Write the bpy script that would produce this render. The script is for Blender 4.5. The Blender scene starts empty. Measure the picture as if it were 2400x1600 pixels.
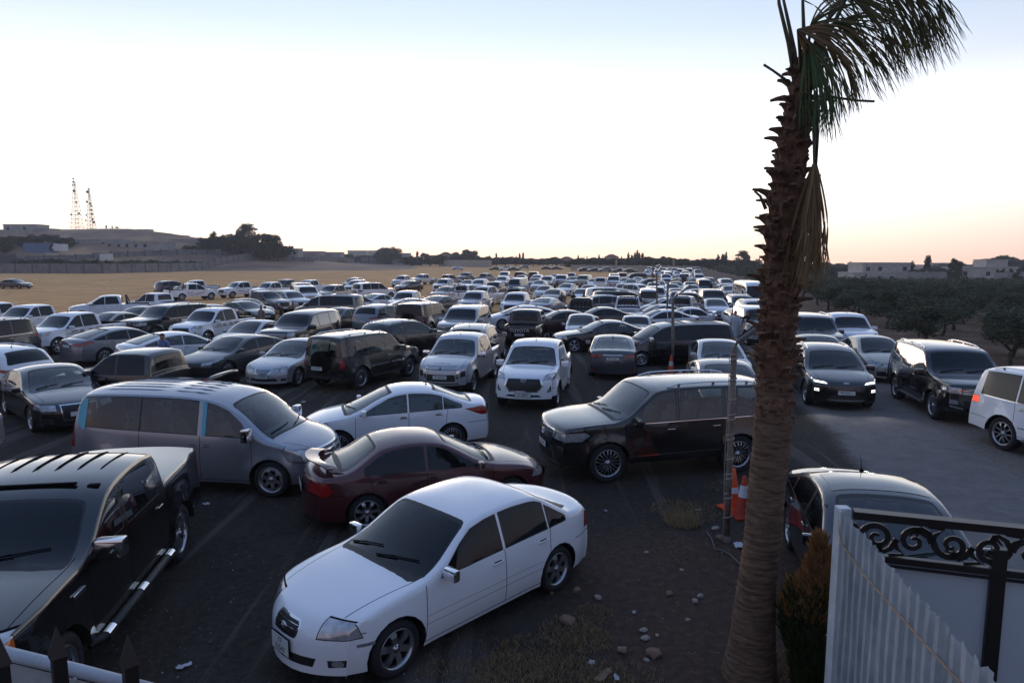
import bpy, bmesh, math, random
from mathutils import Vector, Matrix
R_ = math.radians
random.seed(7)
SC = bpy.context.scene
COL = SC.collection

# ---------------------------------------------------------------- camera, sky, sun, exposure
CAM_H, PITCH, FPX = 4.4, math.atan(194 / 1600), 1600.0      # photograph is 2400 px wide, 24 mm lens on 36 mm
cam_d = bpy.data.cameras.new('camera')
cam_d.lens, cam_d.sensor_width = 24.0, 36.0
cam_d.clip_start, cam_d.clip_end = 0.05, 6000
cam = bpy.data.objects.new('camera', cam_d)
COL.objects.link(cam)
cam.location = (0, 0, CAM_H)
cam.rotation_euler = (R_(90) - PITCH, 0, 0)
SC.camera = cam

SUN_AZ, SUN_EL = R_(-10), R_(1.2)          # azimuth measured from +Y towards +X; dusk, the sun just on the horizon
world = bpy.data.worlds.new('World'); SC.world = world; world.use_nodes = True
wn = world.node_tree
bg = wn.nodes['Background']
sky = wn.nodes.new('ShaderNodeTexSky')
sky.sky_type = 'NISHITA'; sky.sun_disc = False
sky.sun_elevation = SUN_EL; sky.sun_rotation = SUN_AZ
sky.altitude = 700; sky.air_density = 1.0; sky.dust_density = 1.2; sky.ozone_density = 1.6
def _wn(t, **k):
    n = wn.nodes.new(t)
    for a, b in k.items(): setattr(n, a, b)
    return n
def _wramp(stops):
    r = _wn('ShaderNodeValToRGB'); e = r.color_ramp.elements
    while len(e) < len(stops): e.new(.5)
    for q, (p, c) in zip(e, stops): q.position = p; q.color = (*c, 1)
    return r
# afterglow: warm band low over the sunset, white above it, pale blue higher, dusky pink-blue opposite
_tc = _wn('ShaderNodeTexCoord'); _sep = _wn('ShaderNodeSeparateXYZ'); wn.links.new(_tc.outputs['Generated'], _sep.inputs[0])
_hz = _wn('ShaderNodeVectorMath', operation='MULTIPLY'); _hz.inputs[1].default_value = (1, 1, 0); wn.links.new(_tc.outputs['Generated'], _hz.inputs[0])
_nz = _wn('ShaderNodeVectorMath', operation='NORMALIZE'); wn.links.new(_hz.outputs[0], _nz.inputs[0])
_dt = _wn('ShaderNodeVectorMath', operation='DOT_PRODUCT'); _dt.inputs[1].default_value = (math.sin(SUN_AZ), math.cos(SUN_AZ), 0); wn.links.new(_nz.outputs[0], _dt.inputs[0])
_mr = _wn('ShaderNodeMapRange'); _mr.inputs[1].default_value = -1; wn.links.new(_dt.outputs['Value'], _mr.inputs[0])
_pw = _wn('ShaderNodeMath', operation='POWER'); _pw.inputs[1].default_value = 3.0; wn.links.new(_mr.outputs[0], _pw.inputs[0])
BGS = 3.0
_q = lambda L: _wramp([(p, tuple(v / BGS for v in c)) for p, c in L])
_ra = _q([(0, (1.15, .78, .58)), (.02, (1.2, .93, .72)), (.05, (1.3, 1.15, .95)), (.10, (1.5, 1.42, 1.3)), (.17, (1.1, 1.12, 1.15)), (.24, (.66, .71, .78)), (.30, (.48, .56, .67)), (.34, (.41, .50, .64)), (.5, (.28, .36, .53)), (1, (.12, .19, .36))])
_rb = _q([(0, (.24, .17, .17)), (.05, (.26, .19, .20)), (.14, (.24, .23, .30)), (.33, (.14, .20, .34)), (1, (.09, .15, .30))])
for r in (_ra, _rb): wn.links.new(_sep.outputs[2], r.inputs[0])
_mx = _wn('ShaderNodeMix', data_type='RGBA'); wn.links.new(_pw.outputs[0], _mx.inputs[0]); wn.links.new(_rb.outputs[0], _mx.inputs[6]); wn.links.new(_ra.outputs[0], _mx.inputs[7])
_ad = _wn('ShaderNodeMix', data_type='RGBA', blend_type='ADD'); _ad.inputs[0].default_value = .002
wn.links.new(_mx.outputs[2], _ad.inputs[6]); wn.links.new(sky.outputs[0], _ad.inputs[7])
wn.links.new(_ad.outputs[2], bg.inputs[0])
bg.inputs[1].default_value = BGS
sun_d = bpy.data.lights.new('sun', 'SUN'); sun_d.energy = .25; sun_d.angle = R_(12); sun_d.color = (1, .70, .48)
sun = bpy.data.objects.new('sun', sun_d); COL.objects.link(sun)
_sv = Vector((math.sin(SUN_AZ) * math.cos(SUN_EL), math.cos(SUN_AZ) * math.cos(SUN_EL), math.sin(SUN_EL)))
sun.rotation_euler = _sv.to_track_quat('Z', 'Y').to_euler()
SC.view_settings.view_transform = 'Standard'; SC.view_settings.look = 'None'
SC.view_settings.exposure = 0.85; SC.view_settings.gamma = 1
SC.cycles.max_bounces = 6; SC.cycles.transparent_max_bounces = 12
SC.cycles.caustics_reflective = False; SC.cycles.caustics_refractive = False
SC.cycles.use_denoising = True

# ---------------------------------------------------------------- pixel -> place on flat ground
CP, SP = math.cos(PITCH), math.sin(PITCH)
def at(px, py, z=0.0):
    u, v = (px - 1200) / FPX, (py - 800) / FPX
    d = (CAM_H - z) / (v * CP + SP)
    return Vector((u * d, d * (CP - v * SP), z))
def proj(p):
    y, z = p[1], p[2] - CAM_H
    d = y * CP - z * SP
    return (1200 + FPX * p[0] / d, 800 - FPX * (z * CP + y * SP) / d)

# ---------------------------------------------------------------- materials
MATS = {}
def nodes_of(name):
    m = bpy.data.materials.new(name); m.use_nodes = True
    nt = m.node_tree
    return m, nt, nt.nodes['Principled BSDF']
def pm(name, col, rough=.5, metal=0.0, coat=0.0, spec=.5, emit=None, es=0.0):
    if name in MATS: return MATS[name]
    m, nt, b = nodes_of(name)
    b.inputs['Base Color'].default_value = (*col, 1)
    b.inputs['Roughness'].default_value = rough
    b.inputs['Metallic'].default_value = metal
    b.inputs['Coat Weight'].default_value = coat
    b.inputs['Coat Roughness'].default_value = .04
    b.inputs['Specular IOR Level'].default_value = spec
    if emit:
        b.inputs['Emission Color'].default_value = (*emit, 1)
        b.inputs['Emission Strength'].default_value = es
    MATS[name] = m
    return m
def noisy(name, c1, c2, scale, rough=.9, detail=6, bump=0.0, bscale=None, c3=None, stretch=None, spec=.3, metal=0.0):
    """two-tone noise colour with optional bump"""
    if name in MATS: return MATS[name]
    m, nt, b = nodes_of(name)
    N, L = nt.nodes, nt.links
    tc = N.new('ShaderNodeTexCoord'); mp = N.new('ShaderNodeMapping')
    L.new(tc.outputs['Object'], mp.inputs[0])
    if stretch: mp.inputs['Scale'].default_value = stretch
    n = N.new('ShaderNodeTexNoise'); n.inputs['Scale'].default_value = scale; n.inputs['Detail'].default_value = detail
    n.inputs['Roughness'].default_value = .65
    L.new(mp.outputs[0], n.inputs['Vector'])
    r = N.new('ShaderNodeValToRGB')
    r.color_ramp.elements[0].position = .35; r.color_ramp.elements[1].position = .65
    r.color_ramp.elements[0].color = (*c1, 1); r.color_ramp.elements[1].color = (*c2, 1)
    if c3:
        e = r.color_ramp.elements.new(.5); e.color = (*c3, 1)
    L.new(n.outputs[0], r.inputs[0]); L.new(r.outputs[0], b.inputs['Base Color'])
    b.inputs['Roughness'].default_value = rough; b.inputs['Specular IOR Level'].default_value = spec
    b.inputs['Metallic'].default_value = metal
    if bump:
        n2 = N.new('ShaderNodeTexNoise'); n2.inputs['Scale'].default_value = bscale or scale * 3; n2.inputs['Detail'].default_value = 4
        L.new(mp.outputs[0], n2.inputs['Vector'])
        bp = N.new('ShaderNodeBump'); bp.inputs['Strength'].default_value = bump; bp.inputs['Distance'].default_value = .02
        L.new(n2.outputs[0], bp.inputs['Height']); L.new(bp.outputs[0], b.inputs['Normal'])
    MATS[name] = m
    return m
def paint(name, col, metal=0.0, rough=.32, dirt=.25):
    """car paint: base, faint orange peel of dust towards patches, clear coat"""
    key = 'paint_' + name
    if key in MATS: return MATS[key]
    m, nt, b = nodes_of(key)
    N, L = nt.nodes, nt.links
    tc = N.new('ShaderNodeTexCoord'); n = N.new('ShaderNodeTexNoise')
    n.inputs['Scale'].default_value = 2.2; n.inputs['Detail'].default_value = 8; n.inputs['Roughness'].default_value = .7
    L.new(tc.outputs['Object'], n.inputs['Vector'])
    mr = N.new('ShaderNodeMapRange'); mr.inputs[1].default_value = .42; mr.inputs[2].default_value = .75
    mr.inputs[3].default_value = 0; mr.inputs[4].default_value = dirt
    L.new(n.outputs[0], mr.inputs[0])
    # dust gathers on the lower body
    sp = N.new('ShaderNodeSeparateXYZ'); L.new(tc.outputs['Object'], sp.inputs[0])
    lo = N.new('ShaderNodeMapRange'); lo.inputs[1].default_value = .2; lo.inputs[2].default_value = .75
    lo.inputs[3].default_value = .30 * min(1, dirt * 5); lo.inputs[4].default_value = 0
    L.new(sp.outputs[2], lo.inputs[0])
    ad = N.new('ShaderNodeMath'); ad.operation = 'ADD'; ad.use_clamp = True
    L.new(mr.outputs[0], ad.inputs[0]); L.new(lo.outputs[0], ad.inputs[1])
    mx = N.new('ShaderNodeMix'); mx.data_type = 'RGBA'
    mx.inputs[6].default_value = (*col, 1)
    dc = tuple(c * .72 + .28 * d for c, d in zip(col, (.28, .23, .19)))
    mx.inputs[7].default_value = (*dc, 1)
    L.new(ad.outputs[0], mx.inputs[0]); L.new(mx.outputs[2], b.inputs['Base Color'])
    rr = N.new('ShaderNodeMapRange'); rr.inputs[1].default_value = 0; rr.inputs[2].default_value = 1
    rr.inputs[3].default_value = rough; rr.inputs[4].default_value = .75
    L.new(ad.outputs[0], rr.inputs[0]); L.new(rr.outputs[0], b.inputs['Roughness'])
    b.inputs['Metallic'].default_value = metal
    cw = N.new('ShaderNodeMapRange'); cw.inputs[3].default_value = 1.0; cw.inputs[4].default_value = .35
    L.new(ad.outputs[0], cw.inputs[0]); L.new(cw.outputs[0], b.inputs['Coat Weight'])
    b.inputs['Coat Roughness'].default_value = .05
    MATS[key] = m
    return m
PAINT = dict(
    white=((.80, .80, .81), 0, .3), silver=((.46, .47, .49), .55, .3), grey=((.19, .195, .21), .55, .3),
    vangrey=((.30, .315, .35), .7, .3), dkgrey=((.055, .057, .063), .4, .3), black=((.004, .004, .005), 0, .2),
    maroon=((.07, .008, .012), .25, .35), brown=((.05, .018, .016), .3, .3), navy=((.004, .006, .018), .1, .2),
    beige=((.42, .38, .31), .35, .34), blue=((.12, .17, .26), .4, .33), teal=((.03, .10, .11), .1, .4),
    olive=((.06, .065, .045), 0, .6), red=((.20, .02, .02), .2, .35), charcoal=((.022, .018, .017), .3, .25),
    ltblue=((.42, .47, .56), .45, .33), plum=((.05, .04, .045), .4, .3))
def get_paint(n):
    c, mt, r = PAINT[n]
    return paint(n, c, mt, r, .03 if n in ('black', 'navy', 'dkgrey', 'charcoal', 'plum', 'brown', 'maroon') else .16)

def glass_mat(name, tint, k, f0=.035):
    """window glass: mirror-like reflection over a tinted see-through pane"""
    if name in MATS: return MATS[name]
    m = bpy.data.materials.new(name); m.use_nodes = True
    nt = m.node_tree; N, L = nt.nodes, nt.links
    N.remove(N['Principled BSDF']); out = N['Material Output']
    tr = N.new('ShaderNodeBsdfTransparent'); tr.inputs[0].default_value = (*tint, 1)
    df = N.new('ShaderNodeBsdfDiffuse'); df.inputs[0].default_value = (.004, .006, .007, 1)
    m1 = N.new('ShaderNodeMixShader'); m1.inputs[0].default_value = k
    L.new(tr.outputs[0], m1.inputs[1]); L.new(df.outputs[0], m1.inputs[2])
    gl = N.new('ShaderNodeBsdfGlossy'); gl.inputs['Roughness'].default_value = .02; gl.inputs[0].default_value = (.95, .97, 1, 1)
    # Schlick reflectance that works on either side of the pane
    gm = N.new('ShaderNodeNewGeometry'); dp = N.new('ShaderNodeVectorMath'); dp.operation = 'DOT_PRODUCT'
    L.new(gm.outputs['Normal'], dp.inputs[0]); L.new(gm.outputs['Incoming'], dp.inputs[1])
    def mt(op, a, b=None):
        n = N.new('ShaderNodeMath'); n.operation = op; n.use_clamp = op == 'SUBTRACT'
        for q, v in enumerate((a, b)):
            if isinstance(v, (int, float)): n.inputs[q].default_value = v
            elif v is not None: L.new(v, n.inputs[q])
        return n
    fr = mt('ADD', mt('MULTIPLY', mt('POWER', mt('SUBTRACT', 1.0, mt('ABSOLUTE', dp.outputs['Value']).outputs[0]).outputs[0], 4.2).outputs[0], .90).outputs[0], f0)
    m2 = N.new('ShaderNodeMixShader')
    L.new(fr.outputs[0], m2.inputs[0]); L.new(m1.outputs[0], m2.inputs[1]); L.new(gl.outputs[0], m2.inputs[2])
    L.new(m2.outputs[0], out.inputs[0])
    MATS[name] = m
    return m
GLASS = glass_mat('clear_tinted_glass', (.55, .66, .66), .28, .07)
DGLASS = glass_mat('dark_tinted_glass', (.05, .06, .06), .92)
FILMG = glass_mat('mirror_film_glass', (.05, .06, .06), .92, .17)
TRIM = pm('black_rubber_trim', (.012, .012, .013), .55)
GAP = pm('panel_gap_shadow_black', (.004, .004, .004), .9, spec=.1)
CHROME = pm('chrome', (.75, .76, .78), .08, 1.0)
RIM = pm('alloy_rim', (.45, .46, .48), .28, .9)
DRIM = pm('dark_alloy_rim', (.03, .03, .033), .3, .6)
TYRE = pm('tyre_rubber', (.014, .014, .015), .85)
LAMP = noisy('headlamp_glass', (.30, .30, .31), (.58, .58, .58), 5, .12, 2, spec=.8, metal=.5)
LAMPD = noisy('dark_headlamp_glass', (.03, .03, .035), (.35, .36, .38), 16, .1, 3, spec=.8, metal=.4)
RED = pm('red_lamp_glass', (.30, .008, .008), .15, coat=1)
DRED = pm('dark_red_lamp_glass', (.08, .004, .004), .15, coat=1)
AMBER = pm('amber_lamp_glass', (.5, .13, .02), .2, coat=1)
PLATE = pm('number_plate_white', (.62, .62, .60), .4)
INK = pm('plate_black_ink', (.01, .01, .01), .6)
GRILLE = pm('grille_black_plastic', (.01, .01, .011), .4)
SEAT = pm('seat_fabric_grey', (.20, .19, .175), .8)
DASH = pm('dashboard_plastic', (.04, .04, .045), .6)
LITW = pm('lit_headlamp', (1, 1, 1), .3, emit=(1, .97, .95), es=2.2)
LITO = pm('lit_amber_lamp', (1, .6, .2), .3, emit=(1, .36, .06), es=4)
LITR = pm('lit_red_lamp', (1, .1, .05), .3, emit=(1, .12, .05), es=.4)

# ---------------------------------------------------------------- mesh helpers
def mesh_from(bm, name):
    me = bpy.data.meshes.new(name)
    bm.to_mesh(me); bm.free()
    return me
def link(name, me, mats=(), parent=None, loc=None, smooth=None, slots=None):
    if mats is not None and me is not None and len(me.materials) == 0:
        for m in (mats if isinstance(mats, (list, tuple)) else [mats]): me.materials.append(m)
    if smooth is not None and me is not None:
        me.polygons.foreach_set('use_smooth', [True] * len(me.polygons))
        if smooth < 180: me.set_sharp_from_angle(angle=R_(smooth))
    o = bpy.data.objects.new(name, me); COL.objects.link(o)
    if parent: o.parent = parent
    if loc is not None: o.location = loc
    return o
def tag(o, label=None, cat=None, group=None, kind=None):
    if label: o['label'] = label
    if cat: o['category'] = cat
    if group: o['group'] = group
    if kind: o['kind'] = kind
    return o
def empty(name, loc=(0, 0, 0), rz=0.0):
    o = bpy.data.objects.new(name, None); COL.objects.link(o)
    o.location = loc; o.rotation_euler = (0, 0, rz); o.empty_display_size = .3
    return o
def box(bm, c, s, mat=0, rot=None, bevel=0.0):
    M = Matrix.Translation(c) @ (rot.to_4x4() if rot else Matrix()) @ Matrix.Diagonal((*s, 1))
    r = bmesh.ops.create_cube(bm, size=1, matrix=M)
    fs = list({f for v in r['verts'] for f in v.link_faces})
    for f in fs: f.material_index = mat
    if bevel:
        es = list({e for v in r['verts'] for e in v.link_edges})
        rb = bmesh.ops.bevel(bm, geom=es, offset=bevel, segments=2, affect='EDGES', profile=.6)
        for f in rb['faces']: f.material_index = mat
    return r
def tube(bm, pts, rad, seg=8, mat=0, cap=True):
    """swept tube; rad number or per-point list"""
    pts = [Vector(p) for p in pts]
    rr = rad if isinstance(rad, (list, tuple)) else [rad] * len(pts)
    rings, up = [], None
    for i, p in enumerate(pts):
        d = (pts[min(i + 1, len(pts) - 1)] - pts[max(i - 1, 0)])
        if d.length < 1e-9: d = Vector((0, 0, 1))
        d.normalize()
        if up is None:
            up = Vector((0, 0, 1)) if abs(d.z) < .9 else Vector((1, 0, 0))
        s = d.cross(up)
        if s.length < 1e-6: s = d.cross(Vector((0, 1, 0)))
        s.normalize(); t = s.cross(d).normalized(); up = t
        rings.append([bm.verts.new(p + (s * math.cos(a) + t * math.sin(a)) * rr[i])
                      for a in [2 * math.pi * k / seg for k in range(seg)]])
    for a, b in zip(rings, rings[1:]):
        for k in range(seg):
            f = bm.faces.new((a[k], a[(k + 1) % seg], b[(k + 1) % seg], b[k])); f.material_index = mat; f.smooth = True
    if cap:
        for r in (rings[0][::-1], rings[-1]):
            f = bm.faces.new(r); f.material_index = mat
    return rings
def lathe(bm, prof, seg=24, axis='Y', mat=0, c=(0, 0, 0), closed=False):
    """profile of (radius, offset along the axis[, mat])"""
    rings = []
    for p in prof:
        ring = []
        for k in range(seg):
            a = 2 * math.pi * k / seg
            ca, sa = math.cos(a) * p[0], math.sin(a) * p[0]
            v = (ca, p[1], sa) if axis == 'Y' else (ca, sa, p[1])
            ring.append(bm.verts.new((v[0] + c[0], v[1] + c[1], v[2] + c[2])))
        rings.append(ring)
    n = len(rings)
    for i in range(n if closed else n - 1):
        a, b = rings[i], rings[(i + 1) % n]
        for k in range(seg):
            f = bm.faces.new((a[k], a[(k + 1) % seg], b[(k + 1) % seg], b[k]))
            f.material_index = prof[i][2] if len(prof[i]) > 2 else mat; f.smooth = True
    return rings
def poly_prism(bm, pts, z0, z1, mat=0):
    a = [bm.verts.new((x, y, z0)) for x, y in pts]; b = [bm.verts.new((x, y, z1)) for x, y in pts]
    n = len(pts)
    for k in range(n):
        f = bm.faces.new((a[k], a[(k + 1) % n], b[(k + 1) % n], b[k])); f.material_index = mat
    f = bm.faces.new(a[::-1]); f.material_index = mat
    f = bm.faces.new(b); f.material_index = mat
def lerp(a, b, t): return a + (b - a) * t
def smooth01(t):
    t = max(0, min(1, t)); return t * t * (3 - 2 * t)
_TXT = {}
def text_mesh(s, size=1.0, extrude=0.0):
    k = (s, round(size, 3), extrude)
    if k in _TXT: return _TXT[k]
    cu = bpy.data.curves.new('lettering', 'FONT'); cu.body = s; cu.size = size
    cu.align_x = 'CENTER'; cu.align_y = 'CENTER'; cu.extrude = extrude; cu.offset = size * .012
    cu.resolution_u = 3
    o = bpy.data.objects.new('lettering', cu); COL.objects.link(o)
    bpy.context.view_layer.update()
    me = bpy.data.meshes.new_from_object(o.evaluated_get(bpy.context.evaluated_depsgraph_get()))
    bpy.data.objects.remove(o); bpy.data.curves.remove(cu)
    _TXT[k] = me
    return me
# ================================================================ vehicle builder
VM = [pm('paint_slot', (.5, .5, .5)), GLASS, TRIM, GAP, CHROME, LAMP, RED, PLATE, GRILLE, AMBER, TYRE, RIM, INK]
PAINT_, GLASS_, TRIM_, GAP_, CHR_, LAMP_, RED_, PLT_, GRL_, AMB_, TYR_, RIM_, INK_ = range(13)
X3, Y3, Z3 = Vector((1, 0, 0)), Vector((0, 1, 0)), Vector((0, 0, 1))

def chaikin(P, it):
    for _ in range(it):
        Q = [P[0]]
        for i in range(len(P) - 1):
            a, b = P[i], P[i + 1]
            if i > 0:
                Q.append(a if a[2] else (lerp(a[0], b[0], .22), lerp(a[1], b[1], .22), 0))
                if a[2]: Q.append((lerp(a[0], b[0], .2), lerp(a[1], b[1], .2), 0))
            if i < len(P) - 2: Q.append((lerp(a[0], b[0], .78), lerp(a[1], b[1], .78), 0))
        Q.append(P[-1]); P = Q
    return P

class Car:
    def __init__(s, **k):
        s.__dict__.update(dict(sill=.22, tum=.42, knose=.085, bow=.09, pf=.13, flare=.012, xcowl=1.0, arch=None,
                               panes=[], doors=[], front=[], rear=[], side=[], top=[], bed=None, belt=(.92, -.02),
                               crown=.08, hood=.9, inset=.05, drop=1.0, ktail=None, rim='five', rimr=None, corner=.05, bumpz=None))
        s.__dict__.update(k)
        s.hl = s.L / 2
    def y(s, x, z):
        hw = s.W / 2
        t = max(0, (abs(x) / s.hl - .35) / .65)
        y = hw * (1 - (s.pf if x > 0 else s.pf * .8) * t ** 2.3)
        y -= s.corner * smooth01((abs(x) / s.hl - .74) / .14)
        zb = s.zb(x)
        if z < .5: y *= 1 - .07 * ((.5 - z) / .35) ** 2
        else: y *= 1 - .035 * min(1, (z - .5) / max(.1, zb - .5)) ** 2.2
        if z > zb: y -= (z - zb) * s.tum
        for xw in (s.wf, s.wr):
            d = math.hypot(x - xw, z - s.R)
            ra = s.ra
            if d < ra + .16:
                y += s.flare * smooth01(1 - (d - ra) / .16) * (1 if z < zb else 0)
        return y
    def zb(s, x): return s.belt[0] + s.belt[1] * x
    @property
    def ra(s): return s.arch or s.R + .055
    def edge(s, x, z):
        h = abs(x) / s.hl
        k = s.knose if x > 0 else (s.ktail if s.ktail is not None else s.knose * .8)
        ex = x * (1 - .01 - k * h ** 5)
        ex -= s.bow * math.exp(-((x - s.xcowl) / .5) ** 2)
        t = max(0, min(1, (z - .55) / (s.H - .55)))
        return ex, z - s.crown * t ** .7 * s.drop
    def build(s, lod=0):
        it = 2 if lod == 0 else 1
        C = chaikin([(p[0], p[1], p[2] if len(p) > 2 else 0) for p in s.C], it)
        # split long spans so that shading and plan curves stay smooth
        step = .16 if lod == 0 else .45
        D = [C[0]]
        for p in C[1:]:
            q = D[-1]; n = max(1, int(math.hypot(p[0] - q[0], p[1] - q[1]) / step))
            for i in range(1, n + 1): D.append((lerp(q[0], p[0], i / n), lerp(q[1], p[1], i / n), 0))
        S, lx = [], 1e9
        for p in D:
            x = min(p[0], lx - .0012); lx = x
            S.append((x, p[1]))
        E, lx = [], 1e9
        for x, z in S:
            ex, ez = s.edge(x, z)
            ex = min(ex, lx - .0012); lx = ex
            E.append((ex, ez))
        s.S, s.E = S, E
        us = [0, .22, .42, .6, .75, .86, .94, 1] if lod == 0 else [0, .4, .75, .93, 1]
        ts = [0, .025, .10, .2, .32, .45, .58, .7, .82, .92, 1] if lod == 0 else [0, .06, .35, .65, 1]
        bm = bmesh.new()
        pl = bm.faces.layers.int.new('pid'); sl = bm.faces.layers.int.new('side')
        s.pl, s.sl = pl, sl
        strip, side = [], []
        for (xc, zc), (xe, ze) in zip(S, E):
            ye = s.y(xe, ze) - .018
            row = []
            for u in us:
                row.append(bm.verts.new((lerp(xc, xe, u ** 2.2), ye * u, lerp(zc, ze, u ** 2.7))))
            strip.append(row)
            zb = s.sill + .05 * max(0, (abs(xe) / s.hl - .6))
            zb = min(zb, ze - .01)
            col = [row[-1]]
            for t in ts[1:]:
                z = lerp(ze, zb, t)
                col.append(bm.verts.new((xe, s.y(xe, z) - (.004 if t < .03 else 0), z)))
            side.append(col)
        for g, sd in ((strip, 0), (side, 1)):
            for a, b in zip(g, g[1:]):
                for k in range(len(a) - 1):
                    f = bm.faces.new((a[k], b[k], b[k + 1], a[k + 1])); f[sl] = sd; f.smooth = True
        s.bm = bm; s.names = {0: 'body'}; s.sided = set()
        return s
    def ztop(s, x):
        E = s.E
        for (x0, z0), (x1, z1) in zip(E, E[1:]):
            if x1 <= x <= x0:
                t = (x0 - x) / max(1e-6, x0 - x1)
                return lerp(z0, z1, t), (z0 - z1) / max(1e-6, x0 - x1)
        return E[-1][1], 0
    def xsurf(s, z, front=True):
        S = s.S if front else s.S[::-1]
        for (x0, z0), (x1, z1) in zip(S, S[1:]):
            if min(z0, z1) <= z <= max(z0, z1): return lerp(x0, x1, (z - z0) / ((z1 - z0) or 1))
        return S[0][0]
    def carve(s, poly, view, name, mat, sided=True, on=None, xr=None, only=None):
        bm = s.bm; bm.normal_update()
        a, b, d = {'side': (X3, Z3, Y3), 'front': (Y3, Z3, X3), 'rear': (Y3, Z3, -X3), 'top': (X3, Y3, Z3)}[view]
        ar = sum(poly[i][0] * poly[(i + 1) % len(poly)][1] - poly[(i + 1) % len(poly)][0] * poly[i][1] for i in range(len(poly)))
        if ar < 0: poly = poly[::-1]
        lo = (min(p[0] for p in poly), min(p[1] for p in poly)); hi = (max(p[0] for p in poly), max(p[1] for p in poly))
        pid = None
        for k, v in s.names.items():
            if v == name: pid = k
        if pid is None:
            pid = len(s.names); s.names[pid] = name
            if sided: s.sided.add(pid)
        ins = []
        sd = {'side': 1}.get(view, 0)
        for f in bm.faces:
            if f[s.sl] != sd: continue
            if only is not None and s.names[f[s.pl]] not in only: continue
            if only is None and f[s.pl] != 0: continue
            if f.normal.dot(d) < .1 and -f.normal.dot(d) < .1: continue
            if view in ('front', 'rear') and (f.calc_center_median().x > 0) != (view == 'front') and xr is None: continue
            if xr and not (xr[0] < f.calc_center_median().x < xr[1]): continue
            c0 = [a.dot(v.co) for v in f.verts]; c1 = [b.dot(v.co) for v in f.verts]
            if max(c0) < lo[0] or min(c0) > hi[0] or max(c1) < lo[1] or min(c1) > hi[1]: continue
            ins.append(f)
        n = len(poly)
        for i in range(n):
            if not ins: break
            p, q = poly[i], poly[(i + 1) % n]
            ex, ez = q[0] - p[0], q[1] - p[1]
            if ex * ex + ez * ez < 1e-10: continue
            no = (a * ez + b * (-ex)).normalized(); co = a * p[0] + b * p[1]
            geom = list({v for f in ins for v in f.verts}) + list({e for f in ins for e in f.edges}) + ins
            r = bmesh.ops.bisect_plane(bm, geom=geom, dist=2e-5, plane_co=co, plane_no=no)
            ins = [f for f in r['geom'] if isinstance(f, bmesh.types.BMFace) and (f.calc_center_median() - co).dot(no) < 0]
        for f in ins:
            f[s.pl] = pid; f.material_index = mat
        return ins
    def top_poly(s, x0, x1, lo, inset, x0t=None, x1t=None, n=6):
        """outline of a window between the belt and the roof rail, front x0 > rear x1"""
        x0t = x0 if x0t is None else x0t; x1t = x1 if x1t is None else x1t
        T = []
        for i in range(n + 1):
            x = lerp(x0t, x1t, i / n); z, sl = s.ztop(x)
            z -= inset * math.sqrt(1 + min(9, sl * sl))
            T.append((x, z))
        zl = lambda x: s.zb(x) + lo
        T = [p for p in T if p[1] > zl(p[0]) + .02]
        if len(T) < 2: return None
        P = [(x0, zl(x0))] + T + [(x1, zl(x1))]
        if T[0][0] < x0t - 1e-6 and x0 >= x0t:      # pane starts where rail meets belt
            x = T[0][0]; z0 = T[0][1]
            z, sl = s.ztop(x)
            P[0] = (x + max(.02, (z0 - zl(x)) / max(.35, abs(sl))), zl(x))
        if T[-1][0] > x1t + 1e-6 and x1 <= x1t:
            x = T[-1][0]; z0 = T[-1][1]; z, sl = s.ztop(x)
            P[-1] = (x - max(.02, (z0 - zl(x)) / max(.35, abs(sl))), zl(x))
        # keep it convex
        H = []
        for p in sorted(set(P)):
            while len(H) >= 2 and (H[-1][0] - H[-2][0]) * (p[1] - H[-2][1]) - (H[-1][1] - H[-2][1]) * (p[0] - H[-2][0]) <= 0: H.pop()
            H.append(p)
        U = []
        for p in sorted(set(P), reverse=True):
            while len(U) >= 2 and (U[-1][0] - U[-2][0]) * (p[1] - U[-2][1]) - (U[-1][1] - U[-2][1]) * (p[0] - U[-2][0]) <= 0: U.pop()
            U.append(p)
        return H[:-1] + U[:-1]
    def details(s, lod=0):
        # glass
        s.pane(s.ws, 'front', 'windscreen', s.wsx, lod)
        if s.rw: s.pane(s.rw, 'rear', 'rear_window', s.rwx, lod)
        if lod == 0:
            P = s.top_poly(s.panes[0][0] + .03, s.panes[-1][1] - .03, .0, s.inset - .02, *( (s.panes[0][2] + .03, s.panes[-1][3] - .03) if len(s.panes[0]) > 2 and len(s.panes[-1]) > 3 else ()), n=10)
            if P and s.pillar_black: s.carve(P, 'side', 'body', TRIM_)
        for i, p in enumerate(s.panes):
            P = s.top_poly(p[0], p[1], .025, s.inset, *(p[2:4] if len(p) > 2 else ()))
            if P:
                if not s.pillar_black and lod == 0: s.carve(s.grow(P, .015), 'side', 'body', TRIM_)
                s.carve(P, 'side', 'side_window_%d' % i, GLASS_, only=('body', ))
        # lamps, grille and so on, given per model: (name, view, poly, mat[, sided])
        for q in s.carves:
            if lod and len(q) > 5 and q[5] == 'near': continue
            if lod == 0 and q[0] in ('headlight', 'taillight') and len(q) < 6:
                s.carve(s.grow(q[2], .009), q[1], 'body', GAP_); s.carve(q[2], q[1], q[0], q[3], only=('body',)); continue
            s.carve(q[2], q[1], q[0], q[3], sided=(q[4] if len(q) > 4 and q[4] is not None else True),
                    only=None if not (len(q) > 5 and q[5] == 'over') else tuple(s.names.values()))
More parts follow.
